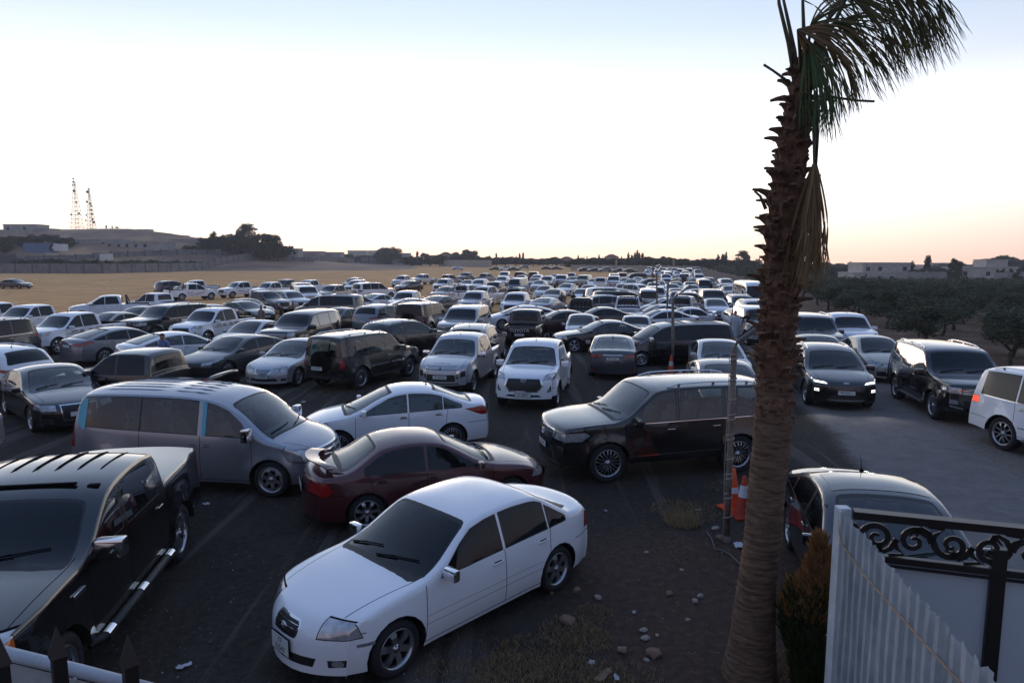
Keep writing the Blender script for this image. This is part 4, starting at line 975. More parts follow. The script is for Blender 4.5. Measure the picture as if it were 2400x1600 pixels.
M['navara'] = mk(L=5.25, W=1.83, H=1.79, wf=1.68, wr=-1.40, R=.38, belt=(1.13, -.01), xcowl=1.25, sill=.42, bow=.09, knose=.06, tum=.28, crown=.07, wheel='six', flare=.05, pf=.08, ktail=.01,
    C=pk_c(1.25, 1.19, 1.79, -.88, 1.14, 2.62, 1.08, nose=1.0),
    ws=win(.76, 1.16, .66, 1.58, 1.215, 1.63), wsx=(-.1, 1.6), rw=win(.62, 1.24, .58, 1.6, 1.26, 1.63), rwx=(-.98, -.70),
    panes=[(1.25, .24), (.17, -.68, .17, -.62)], doors=[(1.2, 1.18), .2, (-.72, -.74), (-.92, -.92)], hoodx=(2.4, 1.2), hoody=(.70, .80), bed=(-1.05, -2.52, .77, .84),
    carves=lamps([(.58, .84), (.95, .84), (.95, 1.04), (.60, 1.04)], [(2.2, .88), (2.6, .86), (2.6, 1.04), (2.2, 1.04)], [(.76, .78), (.98, .78), (.98, 1.10), (.76, 1.10)], [(-2.46, .80), (-2.7, .80), (-2.7, 1.10), (-2.46, 1.10)])
    + [('grille', 'front', mid([(.5, .80), (.54, 1.0)]), GRL_, False), ('body', 'front', mid([(.6, .46), (.56, .62)]), TRIM_, False)] + bars(.5, .82, .98, 2, .01),
    plates=(.54, .72), mirror=(.98, 1.18), msize=(.22, .18, .12), handles=((.38, 1.0), (-.52, 1.0)), seats=((.45, .4, .82), (-.42, .4, .82)), kind='parked_pickup', cat='pickup truck', wheelw=.24, antenna=None)
M['f150'] = mk(L=5.75, W=2.0, H=1.92, wf=1.92, wr=-1.60, R=.42, belt=(1.27, -.0), xcowl=1.3, sill=.48, bow=.08, knose=.05, tum=.16, crown=.055, wheel='double', flare=.035, pf=.06, ktail=.005,
    C=[(2.87, .45), (2.86, .95), (2.83, 1.16), (2.70, 1.24), (1.95, 1.32), (1.35, 1.35), (.62, 1.80), (.25, 1.89), (-.3, 1.92), (-.72, 1.90), (-.95, 1.85), (-1.04, 1.50, 1), (-1.06, 1.40, 1), (-1.08, 1.42), (-2.84, 1.40, 1), (-2.87, 1.36, 1), (-2.872, .9), (-2.875, .55)],
    ws=win(.82, 1.31, .72, 1.71, 1.37, 1.755), wsx=(-.1, 1.7), rw=None, inset=.07,
    panes=[(1.25, .34), (.20, -.82, .20, -.68)], doors=[(1.28, 1.28), .27, (-.90, -.90), (-1.07, -1.07)], hoodx=(2.7, 1.3), hoody=(.80, .86), bed=None,
    carves=lamps([(.64, .98), (.98, .98), (.98, 1.22), (.64, 1.22)], [(2.52, 1.0), (2.9, 1.0), (2.9, 1.2), (2.52, 1.2)], [(.86, .88), (1.1, .88), (1.1, 1.25), (.86, 1.25)], [(-2.78, .90), (-2.9, .90), (-2.9, 1.25), (-2.78, 1.25)])
    + [('side_marker', 'side', [(2.52, 1.02), (2.66, 1.02), (2.66, 1.18), (2.52, 1.18)], AMB_, True, 'over'), ('grille', 'front', mid([(.6, .86), (.6, 1.2)]), CHR_, False), ('tonneau_edge', 'side', [(-1.08, 1.29), (-1.08, 1.30), (-2.9, 1.30), (-2.9, 1.29)], GAP_, True, 'near')],
    plates=(.6, .8), mirror=(1.02, 1.33), msize=(.30, .20, .16), mchrome=True, handles=((.42, 1.12), (-.78, 1.12)), hchrome=True, seats=((.5, .45, .95), (-.5, .45, .95)), kind='parked_pickup', cat='pickup truck', wheelw=.28, extra='f150', steps='chrome', archtrim=.0, dark=False)

# ---------------------------------------------------------------- assembling a model once; every copy shares its meshes
TPL = {}
def template(key):
    if key in TPL: return TPL[key]
    d = M[key]
    c = Car(**d); c.build(0).details(0)
    parts = [(nm, me, (0, 0, 0), 0.0, []) for nm, me in c.split(key)]
    ty, rim = wheel_meshes(d['R'], d['wheel'], d['wheelw'], d['R'] * (.70 if d['R'] < .36 else .68))
    for xw in (d['wf'], d['wr']):
        for sg in (1, -1):
            parts.append(('wheel', ty, (xw, sg * (d['W'] / 2 - d['wheelw'] / 2 - .025), d['R']), 0 if sg > 0 else math.pi, [('rim', rim, (0, 0, 0), 0)]))
    mx, mz = d['mirror']
    for sg in (1, -1):
        me = mirror_mesh(sg, *d['msize'], chrome=d['mchrome'])
        parts.append(('mirror', me, (mx, sg * (c.y(mx, mz) + .02), mz), 0, []))
        hm = handle_mesh(sg, d['hchrome'])
        for hx, hz in d['handles']: parts.append(('door_handle', hm, (hx, sg * (c.y(hx, hz) + .012), hz), 0, []))
    if d['wipers']:
        for me in wiper_mesh(c): parts.append(('wiper', me, (0, 0, 0), 0, []))
    sm = seat_mesh()
    for i, (sx, sy, sz) in enumerate(d['seats']):
        for sg in (1, -1): parts.append(('seat', sm, (sx, sg * sy, sz - .12), 0, []))
    cz = c.belt[0]
    parts.append(('dashboard', dash_mesh(d['W'] - .36), (d['xcowl'] - .28, 0, cz - .10), 0, []))
    parts.append(('steering_wheel', wheel_steer(), (d['xcowl'] - .58, .37, cz - .03), 0, []))
    if d['rails']: 
        for me in rail_mesh(c, *d['rails'], mat=CHR_): parts.append(('roof_rail', me, (0, 0, 0), 0, []))
    if d['antenna']:
        ax = d['antenna'][0]; az = max(z for x, z in c.S if abs(x - ax) < .3)
        def fn(bm):
            bmesh.ops.create_cone(bm, segments=8, radius1=.035, radius2=.012, depth=.04, cap_ends=True)
            tube(bm, [(0, 0, .01), (-.10, 0, .20)], [.006, .002], 5, GAP_)
            for f in bm.faces: f.material_index = GAP_
        parts.append(('antenna', part_mesh(fn, 'antenna'), (ax, 0, az - .012), 0, []))
    if d.get('steps'):
        ch = CHR_ if d['steps'] == 'chrome' else TRIM_
        for sg in (1, -1):
            def fn(bm, sg=sg):
                xa, xb = d['wf'] - c.ra - .12, d['wr'] + c.ra + .12
                if ch == CHR_:
                    tube(bm, [(xa, sg * .93, .40), (xa - .12, sg * 1.05, .42), (xb + .12, sg * 1.05, .42), (xb, sg * .93, .40)], .055, 10, TRIM_)
                    for x in (xa - .2, (xa + xb) / 2, xb + .2): tube(bm, [(x - .09, sg * 1.05, .42), (x + .09, sg * 1.05, .42)], .062, 12, CHR_)
                else:
                    box(bm, ((xa + xb) / 2, sg * (d['W'] / 2 - .02), c.sill + .0), (xa - xb, .16, .045), TRIM_, bevel=.015)
                    box(bm, ((xa + xb) / 2, sg * (d['W'] / 2 + .055), c.sill + .0), (xa - xb, .012, .03), CHR_)
            parts.append(('side_step', part_mesh(fn, 'side_step', 40), (0, 0, 0), 0, []))
    if d['spoiler']:
        sx, sz, sh = d['spoiler']
        def fn(bm):
            pts = []
            for i in range(13):
                t = i / 12 * 2 - 1
                pts.append((sx + .34 * abs(t) ** 2.4 + .0, t * .70, sz + sh * (1 - abs(t) ** 6) + .02 * 0))
            rings = []
            for p in pts:
                rings.append([bm.verts.new((p[0] + a, p[1], p[2] + b)) for a, b in ((.11, -.01), (.0, .02), (-.10, .035), (-.10, .015), (0, -.012))])
            for a, b in zip(rings, rings[1:]):
                for k in range(5): bm.faces.new((a[k], a[(k + 1) % 5], b[(k + 1) % 5], b[k]))
            for sg in (-1, 1): box(bm, (sx + .22, sg * .62, sz - .01 + sh * .3), (.10, .04, sh * .9), 0)
        parts.append(('spoiler', part_mesh(fn, 'spoiler', 50), (0, 0, 0), 0, []))
    if d['extra'] == 'spare':
        parts.append(('spare_wheel_cover', spare_mesh(), (-c.hl - .06, 0, 1.0), 0, []))
    if d['extra'] == 'roof_ribs':
        def fn(bm):
            for y in (-.52, -.32, -.12, .12, .32, .52):
                for x0, x1 in ((.35, -.45), (-.55, -1.95)):
                    pts = [(lerp(x0, x1, i / 6), y, 0) for i in range(7)]
                    pts = [(x, y, next(lerp(zc, ze, (abs(y) / .75) ** 2.7) for (xc, zc), (xe, ze) in zip(c.S, c.E) if xc <= x + .12) + (.002 if 0 < i < 6 else -.015)) for i, (x, y, _) in enumerate(pts)]
                    tube(bm, pts, .013, 6, 0)
        parts.append(('roof_rib', part_mesh(fn, 'roof_ribs', 60), (0, 0, 0), 0, []))
    if d['extra'] == 'f150':
        def fn(bm):
            for y in (-.60, -.36, -.12, .12, .36, .60):
                pts = [(lerp(.05, -.85, i / 6), y, 0) for i in range(7)]
                pts = [(x, y, next(lerp(zc, ze, (abs(y) / .76) ** 2.7) for (xc, zc), (xe, ze) in zip(c.S, c.E) if xc <= x + .12) + (.004 if 0 < i < 6 else -.015)) for i, (x, y, _) in enumerate(pts)]
                tube(bm, pts, .014, 6, GAP_)
        parts.append(('roof_rib', part_mesh(fn, 'roof_ribs', 60), (0, 0, 0), 0, []))
        def fn(bm):
            box(bm, (.42, -.02, 1.862), (.05, 1.1, .03), GAP_, bevel=.01); box(bm, (.40, .70, 1.825), (.08, .12, .03), GAP_, bevel=.01)
            box(bm, (.40, -.70, 1.825), (.08, .12, .03), GAP_, bevel=.01)
        parts.append(('roof_marker', part_mesh(fn, 'roof_marker'), (0, 0, 0), 0, []))
    TPL[key] = (parts, c)
    return TPL[key]
LODM = {}
def lod_mesh(key):
    if key in LODM: return LODM[key]
    d = M[key]
    c = Car(**d); c.build(1).details(1)
    bm = c.bm
    for xw in (d['wf'], d['wr']):
        for sg in (1, -1): wheel_simple(bm, (xw, sg * (d['W'] / 2 - d['wheelw'] / 2 - .02), d['R']), d['R'], d['wheelw'], sg < 0)
    mx, mz = d['mirror']
    for sg in (1, -1): box(bm, (mx, sg * (c.y(mx, mz) + .13), mz), (.1, .2, .14), 0)
    if d['plates'][0]:
        box(bm, (c.xsurf(d['plates'][0]) + .005, 0, d['plates'][0]), (.02, .46, .12), PLT_)
    box(bm, (c.xsurf(d['plates'][1] or .8, False) - .005 - (.1 if not d['plates'][1] else 0), 0, d['plates'][1] or .8), (.02, .46, .12), PLT_)
    if d['rails']:
        for sg in (1, -1): tube(bm, [(lerp(d['rails'][1], d['rails'][2], i / 3), sg * (c.y(0, c.H) - .1), c.ztop(lerp(d['rails'][1], d['rails'][2], i / 3))[0] + .05) for i in range(4)], .02, 5, CHR_)
    me = mesh_from(bm, key + '_far')
    for m in VM: me.materials.append(m)
    me.polygons.foreach_set('use_smooth', [True] * len(me.polygons))
    me.set_sharp_from_angle(angle=R_(38))
    c.bm = None
    LODM[key] = (me, c)
    return LODM[key]

LAMPSHADE = {}
def slot(o, i, m):
    o.material_slots[i].link = 'OBJECT'; o.material_slots[i].material = m
def add_part(parent, name, me, loc=(0, 0, 0), rz=0.0, col=None, glass=None, lamp=None):
    o = bpy.data.objects.new(name, me); COL.objects.link(o)
    o.parent = parent; o.location = loc; o.rotation_euler = (0, 0, rz)
    if len(me.materials) >= 13:
        if name in ('seat',): slot(o, 0, SEAT)
        elif name in ('dashboard', 'steering_wheel'): slot(o, 0, DASH)
        elif col: slot(o, 0, col)
        if glass: slot(o, 1, glass)
        if lamp: slot(o, lamp[0], lamp[1])
    return o
NV = [0]
def spawn(key, color, pos, hd, lod=0, label=None, group=None, glass=None, front=None, rear=None, rim=None, lit=None, name=None, lamp=None, skip=()):
    """one vehicle with its nose towards hd degrees (0 = +X, 90 = away from the camera)"""
    d = M[key]; col = get_paint(color); rz = R_(hd)
    NV[0] += 1
    g = FILMG if glass == 'film' else DGLASS if (glass == 'dark' or (glass is None and d['dark'])) else GLASS
    if lod:
        me, c = lod_mesh(key)
        o = bpy.data.objects.new(name or d['kind'], me); COL.objects.link(o)
        o.location = pos; o.rotation_euler = (0, 0, rz)
        slot(o, 0, col); slot(o, 1, DGLASS)
        tag(o, label, d['cat'], group)
        return o, c
    parts, c = template(key)
    root = empty(name or d['kind'], pos, rz)
    tag(root, label, d['cat'], group)
    for nm, me, loc, r, subs in parts:
        if nm in skip: continue
        lm = None
        if nm == 'headlight' and lit and 'h' in lit: lm = (LAMP_, LITW)
        elif nm == 'running_light' and lit: lm = (LAMP_, LITW)
        elif nm == 'headlight' and lamp: lm = (LAMP_, lamp)
        elif nm == 'taillight' and lit and 't' in lit: lm = (RED_, LITR)
        o = add_part(root, nm, me, loc, r, col, DGLASS if g is FILMG and nm != 'side_window' else g, lm)
        for sn, sme, sl, sr in subs:
            so = add_part(o, sn, sme, sl, sr)
            if rim and sn == 'rim': slot(so, RIM_, rim)
    for z, txt, fr in ((d['plates'][0], front, True), (d['plates'][1], rear, False)):
        if z is None and not (txt and not fr): continue
        if z is None: z = .80
        x = c.xsurf(z, fr)
        if not fr and d['extra'] == 'spare': x -= .20 if txt else 0
        two = isinstance(txt, tuple)
        p = add_part(root, 'number_plate', plate_mesh(.34 if two else .46, .18 if two else .115), (x + (.014 if fr else -.014), 0, z), 0 if fr else math.pi)
        if txt:
            for i, t in enumerate(txt if two else (txt,)):
                tm = text_mesh(t, .085 if not two else .085)
                q = bpy.data.objects.new('plate_number', tm); COL.objects.link(q)
                if len(tm.materials) == 0: tm.materials.append(INK)
                q.parent = p; q.rotation_euler = (R_(90), 0, R_(90)); q.location = (.0125, 0, (.04 - .085 * i) if two else 0)
    return root, c
def lettering(root, s, loc, size, mat, rz, name='lettering', tilt=0.0):
    tm = text_mesh(s, size, .004)
    q = bpy.data.objects.new(name, tm); COL.objects.link(q)
    if len(tm.materials) == 0: tm.materials.append(mat)
    q.data = tm if tm.materials[0] == mat else tm.copy()
    if q.data.materials[0] != mat: q.data.materials[0] = mat
    q.parent = root; q.location = loc; q.rotation_euler = (R_(90) - tilt, 0, rz)
    return q
# ================================================================ the setting
def at_depth(px, py, Y):
    u, v = (px - 1200) / FPX, (py - 800) / FPX
    h = -Y * (SP + v * CP) / (CP - v * SP)
    return Vector((u * (Y * CP - h * SP), Y, CAM_H + h))
def ground_z(x, y):
    a = smooth01((y - 35) / 190) * smooth01((x - 12 - .24 * y) / 18)
    return -4.2 * a
def interp(T, x):
    if x <= T[0][0]: return T[0][1]
    for (a, b), (c, d) in zip(T, T[1:]):
        if x <= c: return lerp(b, d, smooth01((x - a) / (c - a)) if False else (x - a) / (c - a))
    return T[-1][1]
RIDGE = [(-700, 12), (-420, 16), (-263, 18.3), (-241, 20.3), (-219, 20.0), (-193, 19.4), (-175, 17.6), (-157, 14.0), (-140, 9.5), (-118, 6.0), (-100, 3.2), (-76, 1.2), (-50, 0)]
def hill_z(x, y):
    r = interp(RIDGE, x * 350 / max(200, y) if y > 260 else x)
    t = smooth01((y - 235) / 120)
    back = 1 - .6 * smooth01((y - 380) / 300)
    return r * t * back

def ground_material():
    m, nt, b = nodes_of('ground_gravel_and_straw'); N, L = nt.nodes, nt.links
    tc = N.new('ShaderNodeTexCoord')
    sep = N.new('ShaderNodeSeparateXYZ'); L.new(tc.outputs['Object'], sep.inputs[0])
    def noise(sc, det=6, rough=.6, dist=0.0, vec=None):
        n = N.new('ShaderNodeTexNoise'); n.inputs['Scale'].default_value = sc; n.inputs['Detail'].default_value = det
        n.inputs['Roughness'].default_value = rough; n.inputs['Distortion'].default_value = dist
        L.new(vec or tc.outputs['Object'], n.inputs['Vector']); return n.outputs[0]
    def mth(op, a, bb=None, c=None, clamp=False):
        n = N.new('ShaderNodeMath'); n.operation = op; n.use_clamp = clamp
        for i, v in enumerate((a, bb, c)):
            if v is None: continue
            if isinstance(v, (int, float)): n.inputs[i].default_value = v
            else: L.new(v, n.inputs[i])
        return n.outputs[0]
    def rng(v, a, bb, c=0.0, d=1.0):
        n = N.new('ShaderNodeMapRange'); n.interpolation_type = 'SMOOTHSTEP'
        L.new(v, n.inputs[0])
        for i, q in enumerate((a, bb, c, d)): n.inputs[i + 1].default_value = q
        return n.outputs[0]
    def ramp(v, cols):
        n = N.new('ShaderNodeValToRGB'); e = n.color_ramp.elements
        while len(e) < len(cols): e.new(.5)
        for q, (p, c) in zip(e, cols): q.position = p; q.color = (*c, 1)
        L.new(v, n.inputs[0]); return n.outputs[0]
    def mix(f, a, bb):
        n = N.new('ShaderNodeMix'); n.data_type = 'RGBA'
        L.new(f, n.inputs[0])
        for i, q in ((6, a), (7, bb)):
            if isinstance(q, tuple): n.inputs[i].default_value = (*q, 1)
            else: L.new(q, n.inputs[i])
        return n.outputs[2]
    X, Y = sep.outputs[0], sep.outputs[1]
    big = noise(.08, 5); med = noise(.6, 7, .7); fine = noise(9, 8, .75); grit = noise(38, 3, .8)
    # dark gravel
    gravel = ramp(fine, [(.25, (.018, .014, .011)), (.5, (.040, .032, .026)), (.75, (.075, .061, .050))])
    gravel = mix(rng(med, .45, .7), gravel, (.055, .045, .040))
    # wheel tracks: long faint bands pressed into the gravel, bending slightly
    tv = N.new('ShaderNodeMapping'); tv.inputs['Rotation'].default_value = (0, 0, R_(8)); tv.inputs['Scale'].default_value = (1.3, .05, 1); L.new(tc.outputs['Object'], tv.inputs[0])
    trk = rng(noise(1.0, 4, .6, .8, vec=tv.outputs[0]), .52, .62)
    gravel = mix(mth('MULTIPLY', trk, .75), gravel, (.105, .09, .078))
    oil = rng(noise(.55, 5, .7), .66, .72)
    gravel = mix(mth('MULTIPLY', oil, .6), gravel, (.016, .014, .013))
    spk = rng(grit, .64, .76)
    gravel = mix(mth('MULTIPLY', spk, .55), gravel, (.30, .27, .25))
    # red-brown soil round the palm
    soil = ramp(fine, [(.3, (.038, .024, .018)), (.55, (.080, .050, .037)), (.75, (.14, .098, .076))])
    soil = mix(mth('MULTIPLY', spk, .6), soil, (.34, .28, .24))
    sx = mth('SUBTRACT', mth('ADD', X, mth('MULTIPLY', med, 1.6)), 1.8)
    m_soil = mth('MULTIPLY', rng(sx, -.9, .9), rng(mth('ADD', Y, mth('MULTIPLY', med, 2.2)), 12.4, 10.6, 0, 1))
    m_soil = mth('MULTIPLY', m_soil, rng(X, 8.5, 7.0))
    col = mix(m_soil, gravel, soil)
    # asphalt lane with worn, dusty edges
    off = mth('SUBTRACT', X, mth('MULTIPLY', Y, .213))
    wob = mth('MULTIPLY', mth('SUBTRACT', noise(.5, 6, .75), .5), 1.1)
    lane = mth('MULTIPLY', rng(mth('ADD', off, wob), 4.2, 4.75), rng(mth('ADD', off, mth('MULTIPLY', wob, .25)), 7.45, 7.3))
    asph = ramp(noise(2.0, 8, .8), [(.3, (.125, .112, .104)), (.55, (.18, .165, .155)), (.75, (.25, .23, .215))])
    asph = mix(mth('MULTIPLY', spk, .4), asph, (.32, .30, .28))
    shoulder = ramp(fine, [(.3, (.11, .095, .085)), (.7, (.24, .205, .18))])
    msh = mth('MULTIPLY', rng(mth('ADD', off, wob), 7.0, 7.4), rng(mth('ADD', off, wob), 9.2, 8.2, 0, 1))
    col = mix(msh, col, shoulder)
    col = mix(lane, col, asph)
    # orchard earth right of the lane
    earth = ramp(fine, [(.3, (.075, .042, .028)), (.7, (.19, .115, .078))])
    straw_bits = ramp(noise(1.2, 8, .8), [(.4, (.12, .075, .05)), (.7, (.34, .25, .15))])
    earth = mix(rng(med, .45, .65), earth, straw_bits)
    mer = rng(mth('ADD', off, wob), 8.9, 9.8)
    col = mix(mer, col, earth)
    # stubble field: far, and left
    sy = mth('ADD', Y, mth('MULTIPLY', X, -.10))
    sy = mth('ADD', sy, mth('MULTIPLY', mth('SUBTRACT', noise(.12, 6, .7), .5), 26))
    mst = mth('MULTIPLY', rng(sy, 50, 60), rng(off, 10.5, 8.0))
    vm = N.new('ShaderNodeMapping'); vm.inputs['Scale'].default_value = (.25, 1.0, 1); L.new(tc.outputs['Object'], vm.inputs[0])
    streak = noise(.35, 8, .75, vec=vm.outputs[0])
    straw = ramp(streak, [(.3, (.42, .20, .075)), (.5, (.74, .38, .145)), (.7, (.93, .56, .25))])
    straw = mix(mth('MULTIPLY', rng(noise(2.2, 8, .8), .5, .72), .7), straw, (.42, .19, .09))
    straw = mix(mth('MULTIPLY', rng(big, .52, .68), .55), straw, (.52, .28, .14))
    col = mix(mst, col, straw)
    # dry grass trodden into the gravel in patches
    pg = mth('MULTIPLY', rng(noise(.22, 6, .75), .60, .70), rng(noise(5, 8, .8), .42, .62))
    pg = mth('MULTIPLY', pg, rng(Y, 14, 20))
    pg = mth('MULTIPLY', pg, mth('SUBTRACT', 1, lane))
    col = mix(mth('MULTIPLY', pg, .7), col, (.26, .18, .11))
    L.new(col, b.inputs['Base Color'])
    b.inputs['Roughness'].default_value = .95; b.inputs['Specular IOR Level'].default_value = .12
    bp = N.new('ShaderNodeBump'); bp.inputs['Strength'].default_value = .7; bp.inputs['Distance'].default_value = .03
    h = mth('ADD', mth('MULTIPLY', fine, .6), mth('MULTIPLY', grit, .5))
    h = mth('MULTIPLY', h, mth('SUBTRACT', 1.0, mth('MULTIPLY', lane, .75)))
    h = mth('MULTIPLY', h, rng(Y, 55, 14, .04, 1))
    L.new(h, bp.inputs['Height']); L.new(bp.outputs[0], b.inputs['Normal'])
    return m

def grid_sheet(name, xs, ys, fz, mat, kind):
    bm = bmesh.new()
    V = [[bm.verts.new((x, y, fz(x, y))) for x in xs] for y in ys]
    for r0, r1 in zip(V, V[1:]):
        for i in range(len(xs) - 1):
            f = bm.faces.new((r0[i], r0[i + 1], r1[i + 1], r1[i])); f.smooth = True
    o = link(name, mesh_from(bm, name), mat)
    tag(o, kind=kind)
    return o
xs = [-1200, -600] + [-400 + 20 * i for i in range(46)] + [700, 1200]
ys = [-180, -40, -5, 0, 10, 20, 30, 45, 60, 80, 100] + [120 + 20 * i for i in range(22)] + [620, 800, 1000]
grid_sheet('ground', xs, ys, ground_z, ground_material(), 'structure')
hm = noisy('hill_earth_and_scrub', (.17, .10, .065), (.52, .31, .16), .035, .95, 10, c3=(.28, .18, .12))
hx = [-900, -600] + [-420 + 10 * i for i in range(43)]
hy = [232 + 8 * i for i in range(30)] + [520, 640, 800, 1100]
def hz(x, y):
    n = math.sin(x * .11 + y * .05) * .35 + math.sin(x * .043 - y * .031) * .6
    h = hill_z(x, y)
    return h + n * min(1, h / 6) - .06
o = grid_sheet('hill', hx, hy, hz, hm, 'structure')
def gz(x, y): return max(ground_z(x, y), hz(x, y) if x < 5 and y > 232 else -99)

# ---------------------------------------------------------------- walls
BLOCK = noisy('grey_block_wall', (.15, .14, .14), (.26, .245, .235), .6, .9, 8)
BLOCK2 = noisy('pale_block_wall', (.30, .27, .245), (.42, .375, .33), .5, .9, 8)
DARKC = pm('dark_concrete_post', (.10, .095, .095), .9)
STONE = noisy('limestone_facing', (.42, .37, .31), (.58, .52, .45), .8, .85, 6)
STONEG = noisy('weathered_render', (.30, .28, .26), (.44, .41, .38), .6, .85, 6)
WINM = pm('dark_window_pane', (.02, .023, .026), .15)
ROOFR = noisy('red_roof_tile', (.16, .055, .04), (.26, .09, .06), 3, .85, 5)
def wall_line(pts, h, th, mat, label, post=5.5, pm_=None, name='boundary_wall', cat='wall', ph=.25):
    root = empty(name, (pts[0][0], pts[0][1], 0)); tag(root, label, cat)
    ox, oy = pts[0][0], pts[0][1]
    bm = bmesh.new(); pb = []
    for (x0, y0), (x1, y1) in zip(pts, pts[1:]):
        d = math.hypot(x1 - x0, y1 - y0); n = max(1, round(d / post)); a = math.atan2(y1 - y0, x1 - x0)
        for i in range(n):
            xa, ya, xb, yb = lerp(x0, x1, i / n), lerp(y0, y1, i / n), lerp(x0, x1, (i + 1) / n), lerp(y0, y1, (i + 1) / n)
            z0 = min(gz(xa, ya), gz(xb, yb))
            box(bm, ((xa + xb) / 2 - ox, (ya + yb) / 2 - oy, z0 + h / 2 - .2), (d / n, th, h + .4), rot=Matrix.Rotation(a, 3, 'Z'))
            pb.append((xa - ox, ya - oy, gz(xa, ya), a))
    o = link('wall_panel', mesh_from(bm, 'wall_panel'), mat, root)
    if pm_:
        for k, (x, y, z, a) in enumerate(pb[:90]):
            if k == 0:
                b2 = bmesh.new(); box(b2, (0, 0, (h + ph) / 2 - .2), (.45, th + .12, h + ph + .4)); pme = mesh_from(b2, 'post')
            q = link('post', pme, pm_, root, (x, y, z)); q.rotation_euler = (0, 0, a)
    return root
def P2(px, py): p = at(px, py); return (p.x, p.y)
wall_line([P2(-80, 640), P2(240, 641), P2(400, 637), P2(560, 631), P2(830, 623)], 2.9, .25, BLOCK, 'long grey block wall with dark posts along the left side of the stubble field', 5.6, DARKC)
wall_line([(-100, 455), (-78, 470), (-62, 460)], 4.2, .3, BLOCK, 'higher grey wall with buttresses standing right of the long block wall', 5, DARKC)
wall_line([P2(1038, 624), P2(1152, 627)], 3.6, .3, BLOCK2, 'short pinkish plain wall with a small car parked before it', 9, BLOCK2)
wall_line([P2(1340, 634), P2(1500, 637), P2(1640, 640)], 2.1, .3, BLOCK2, 'low pale wall behind the row of distant dark cars', 7, BLOCK2)
wall_line([(-215, 262), (-170, 268), (-120, 300), (-95, 330)], 2.2, .25, BLOCK, 'second grey wall behind the green hedge at the foot of the hill', 6, DARKC)
p1, p2 = at_depth(2105, 645, 210), at_depth(2230, 645, 210)
wall_line([(112, 200), (133, 205)], 4.6, .3, BLOCK2, 'pink garden wall at the right foot of the white two storey house', 9, BLOCK2)
wall_line([(138, 196), (172, 200)], 4.4, .3, BLOCK2, 'pale orange wall below the far right house beyond the orchard', 9, BLOCK2)

# ---------------------------------------------------------------- houses
def house(px, py, Z, w, h, d=9, mat=STONE, label='', roof=None, rot=0, wins=(2, 3), blocks=(), name='house', cat='house', base=None):
    """px, py: pixel of the roof-line centre; the house stands on the ground at depth Z"""
    p = at_depth(px, py, Z); top = p.z
    gzz = gz(p.x, Z) if base is None else base
    root = empty(name, (p.x, Z, top - h), R_(rot)); tag(root, label, cat)
    bm = bmesh.new(); box(bm, (0, 0, h / 2 - 4), (w, d, h + 8))
    box(bm, (0, 0, h + .15), (w + .5, d + .5, .3))
    link('wall', mesh_from(bm, 'wall'), mat, root)
    wm = None
    def windows(x0, w_, z0, h_, y):
        nonlocal wm
        ns, nw = max(1, int(h_ / 3.1)), max(1, int(w_ / 3.6))
        for s_ in range(ns):
            for k in range(nw):
                if random.random() < .18: continue
                if wm is None:
                    b = bmesh.new(); box(b, (0, 0, 0), (1.25, .14, 1.35)); wm = mesh_from(b, 'window')
                link('window', wm, WINM, root, (x0 - w_ / 2 + (k + .5) * w_ / nw + random.uniform(-.2, .2), y - .03, z0 + 1.7 + 3.1 * s_))
    windows(0, w, 0, h, -d / 2)
    for bx, bw, bh, bd in blocks:
        b = bmesh.new(); box(b, (bx, -.8, bh / 2 - 4), (bw, d + bd, bh + 8)); box(b, (bx, -.8, bh + .12), (bw + .4, d + bd + .4, .24))
        link('wing', mesh_from(b, 'wing'), mat, root); windows(bx, bw, 0, bh, -(d + bd) / 2 - .8)
    if roof:
        b = bmesh.new(); v = [b.verts.new(q) for q in ((-w / 2 - .6, -d / 2 - .6, h + .3), (w / 2 + .6, -d / 2 - .6, h + .3), (w / 2 + .6, d / 2 + .6, h + .3), (-w / 2 - .6, d / 2 + .6, h + .3), (-w * .15, 0, h + roof), (w * .15, 0, h + roof))]
        for f in ((0, 1, 5, 4), (1, 2, 5), (2, 3, 4, 5), (3, 0, 4), (3, 2, 1, 0)): b.faces.new([v[i] for i in f])
        link('roof', mesh_from(b, 'roof'), ROOFR, root)
    return root
house(2060, 617, 235, 16.0, 6.6, 10, STONE, 'white two storey villa with flat overhanging roof beyond the orchard', blocks=((12.0, 10, 3.4, 0), (-8.5, 6, 3.4, 1)))
house(2295, 627, 225, 19, 3.6, 9, STONE, 'low pale house with a red block on its roof at the far right', blocks=((3, 7, 6.0, -3),))
house(25, 541, 330, 26, 5.5, 9, STONEG, 'pale flat building on the hilltop at the left edge', base=14)
house(62, 528, 335, 16, 6.5, 9, STONEG, 'stepped grey building on the hilltop above the dark trees', blocks=((9, 9, 4.6, 0),), base=14)
house(340, 539, 352, 6, 3.0, 5, STONEG, 'tiny grey hut on the ridge right of the masts', base=17)
house(408, 553, 345, 12, 4, 7, STONEG, 'long low white building on the falling ridge', base=13)
house(440, 562, 320, 24, 3.6, 7, STONEG, 'flat roofed grey building at the end of the ridge', base=9)
house(245, 563, 300, 22, 3.4, 8, STONEG, 'half ruined grey building on the hillside below the ridge', base=7)
house(330, 569, 296, 26, 3.0, 8, STONEG, 'row of broken grey walls on the lower hillside', base=7)
house(660, 584, 330, 18, 3.6, 8, STONEG, 'low house with pale roof right of the tall trees', base=2)
house(700, 590, 420, 30, 5, 10, STONEG, 'unfinished grey concrete building behind an earth mound', base=1)
house(765, 592, 430, 20, 4, 10, STONEG, 'second unfinished grey building further right', base=1)
house(840, 588, 520, 14, 6, 10, STONE, 'pinkish villa on the skyline left of the round tree')
house(880, 588, 540, 12, 6, 10, STONE, 'cream villa with parapet on the skyline behind bushes')
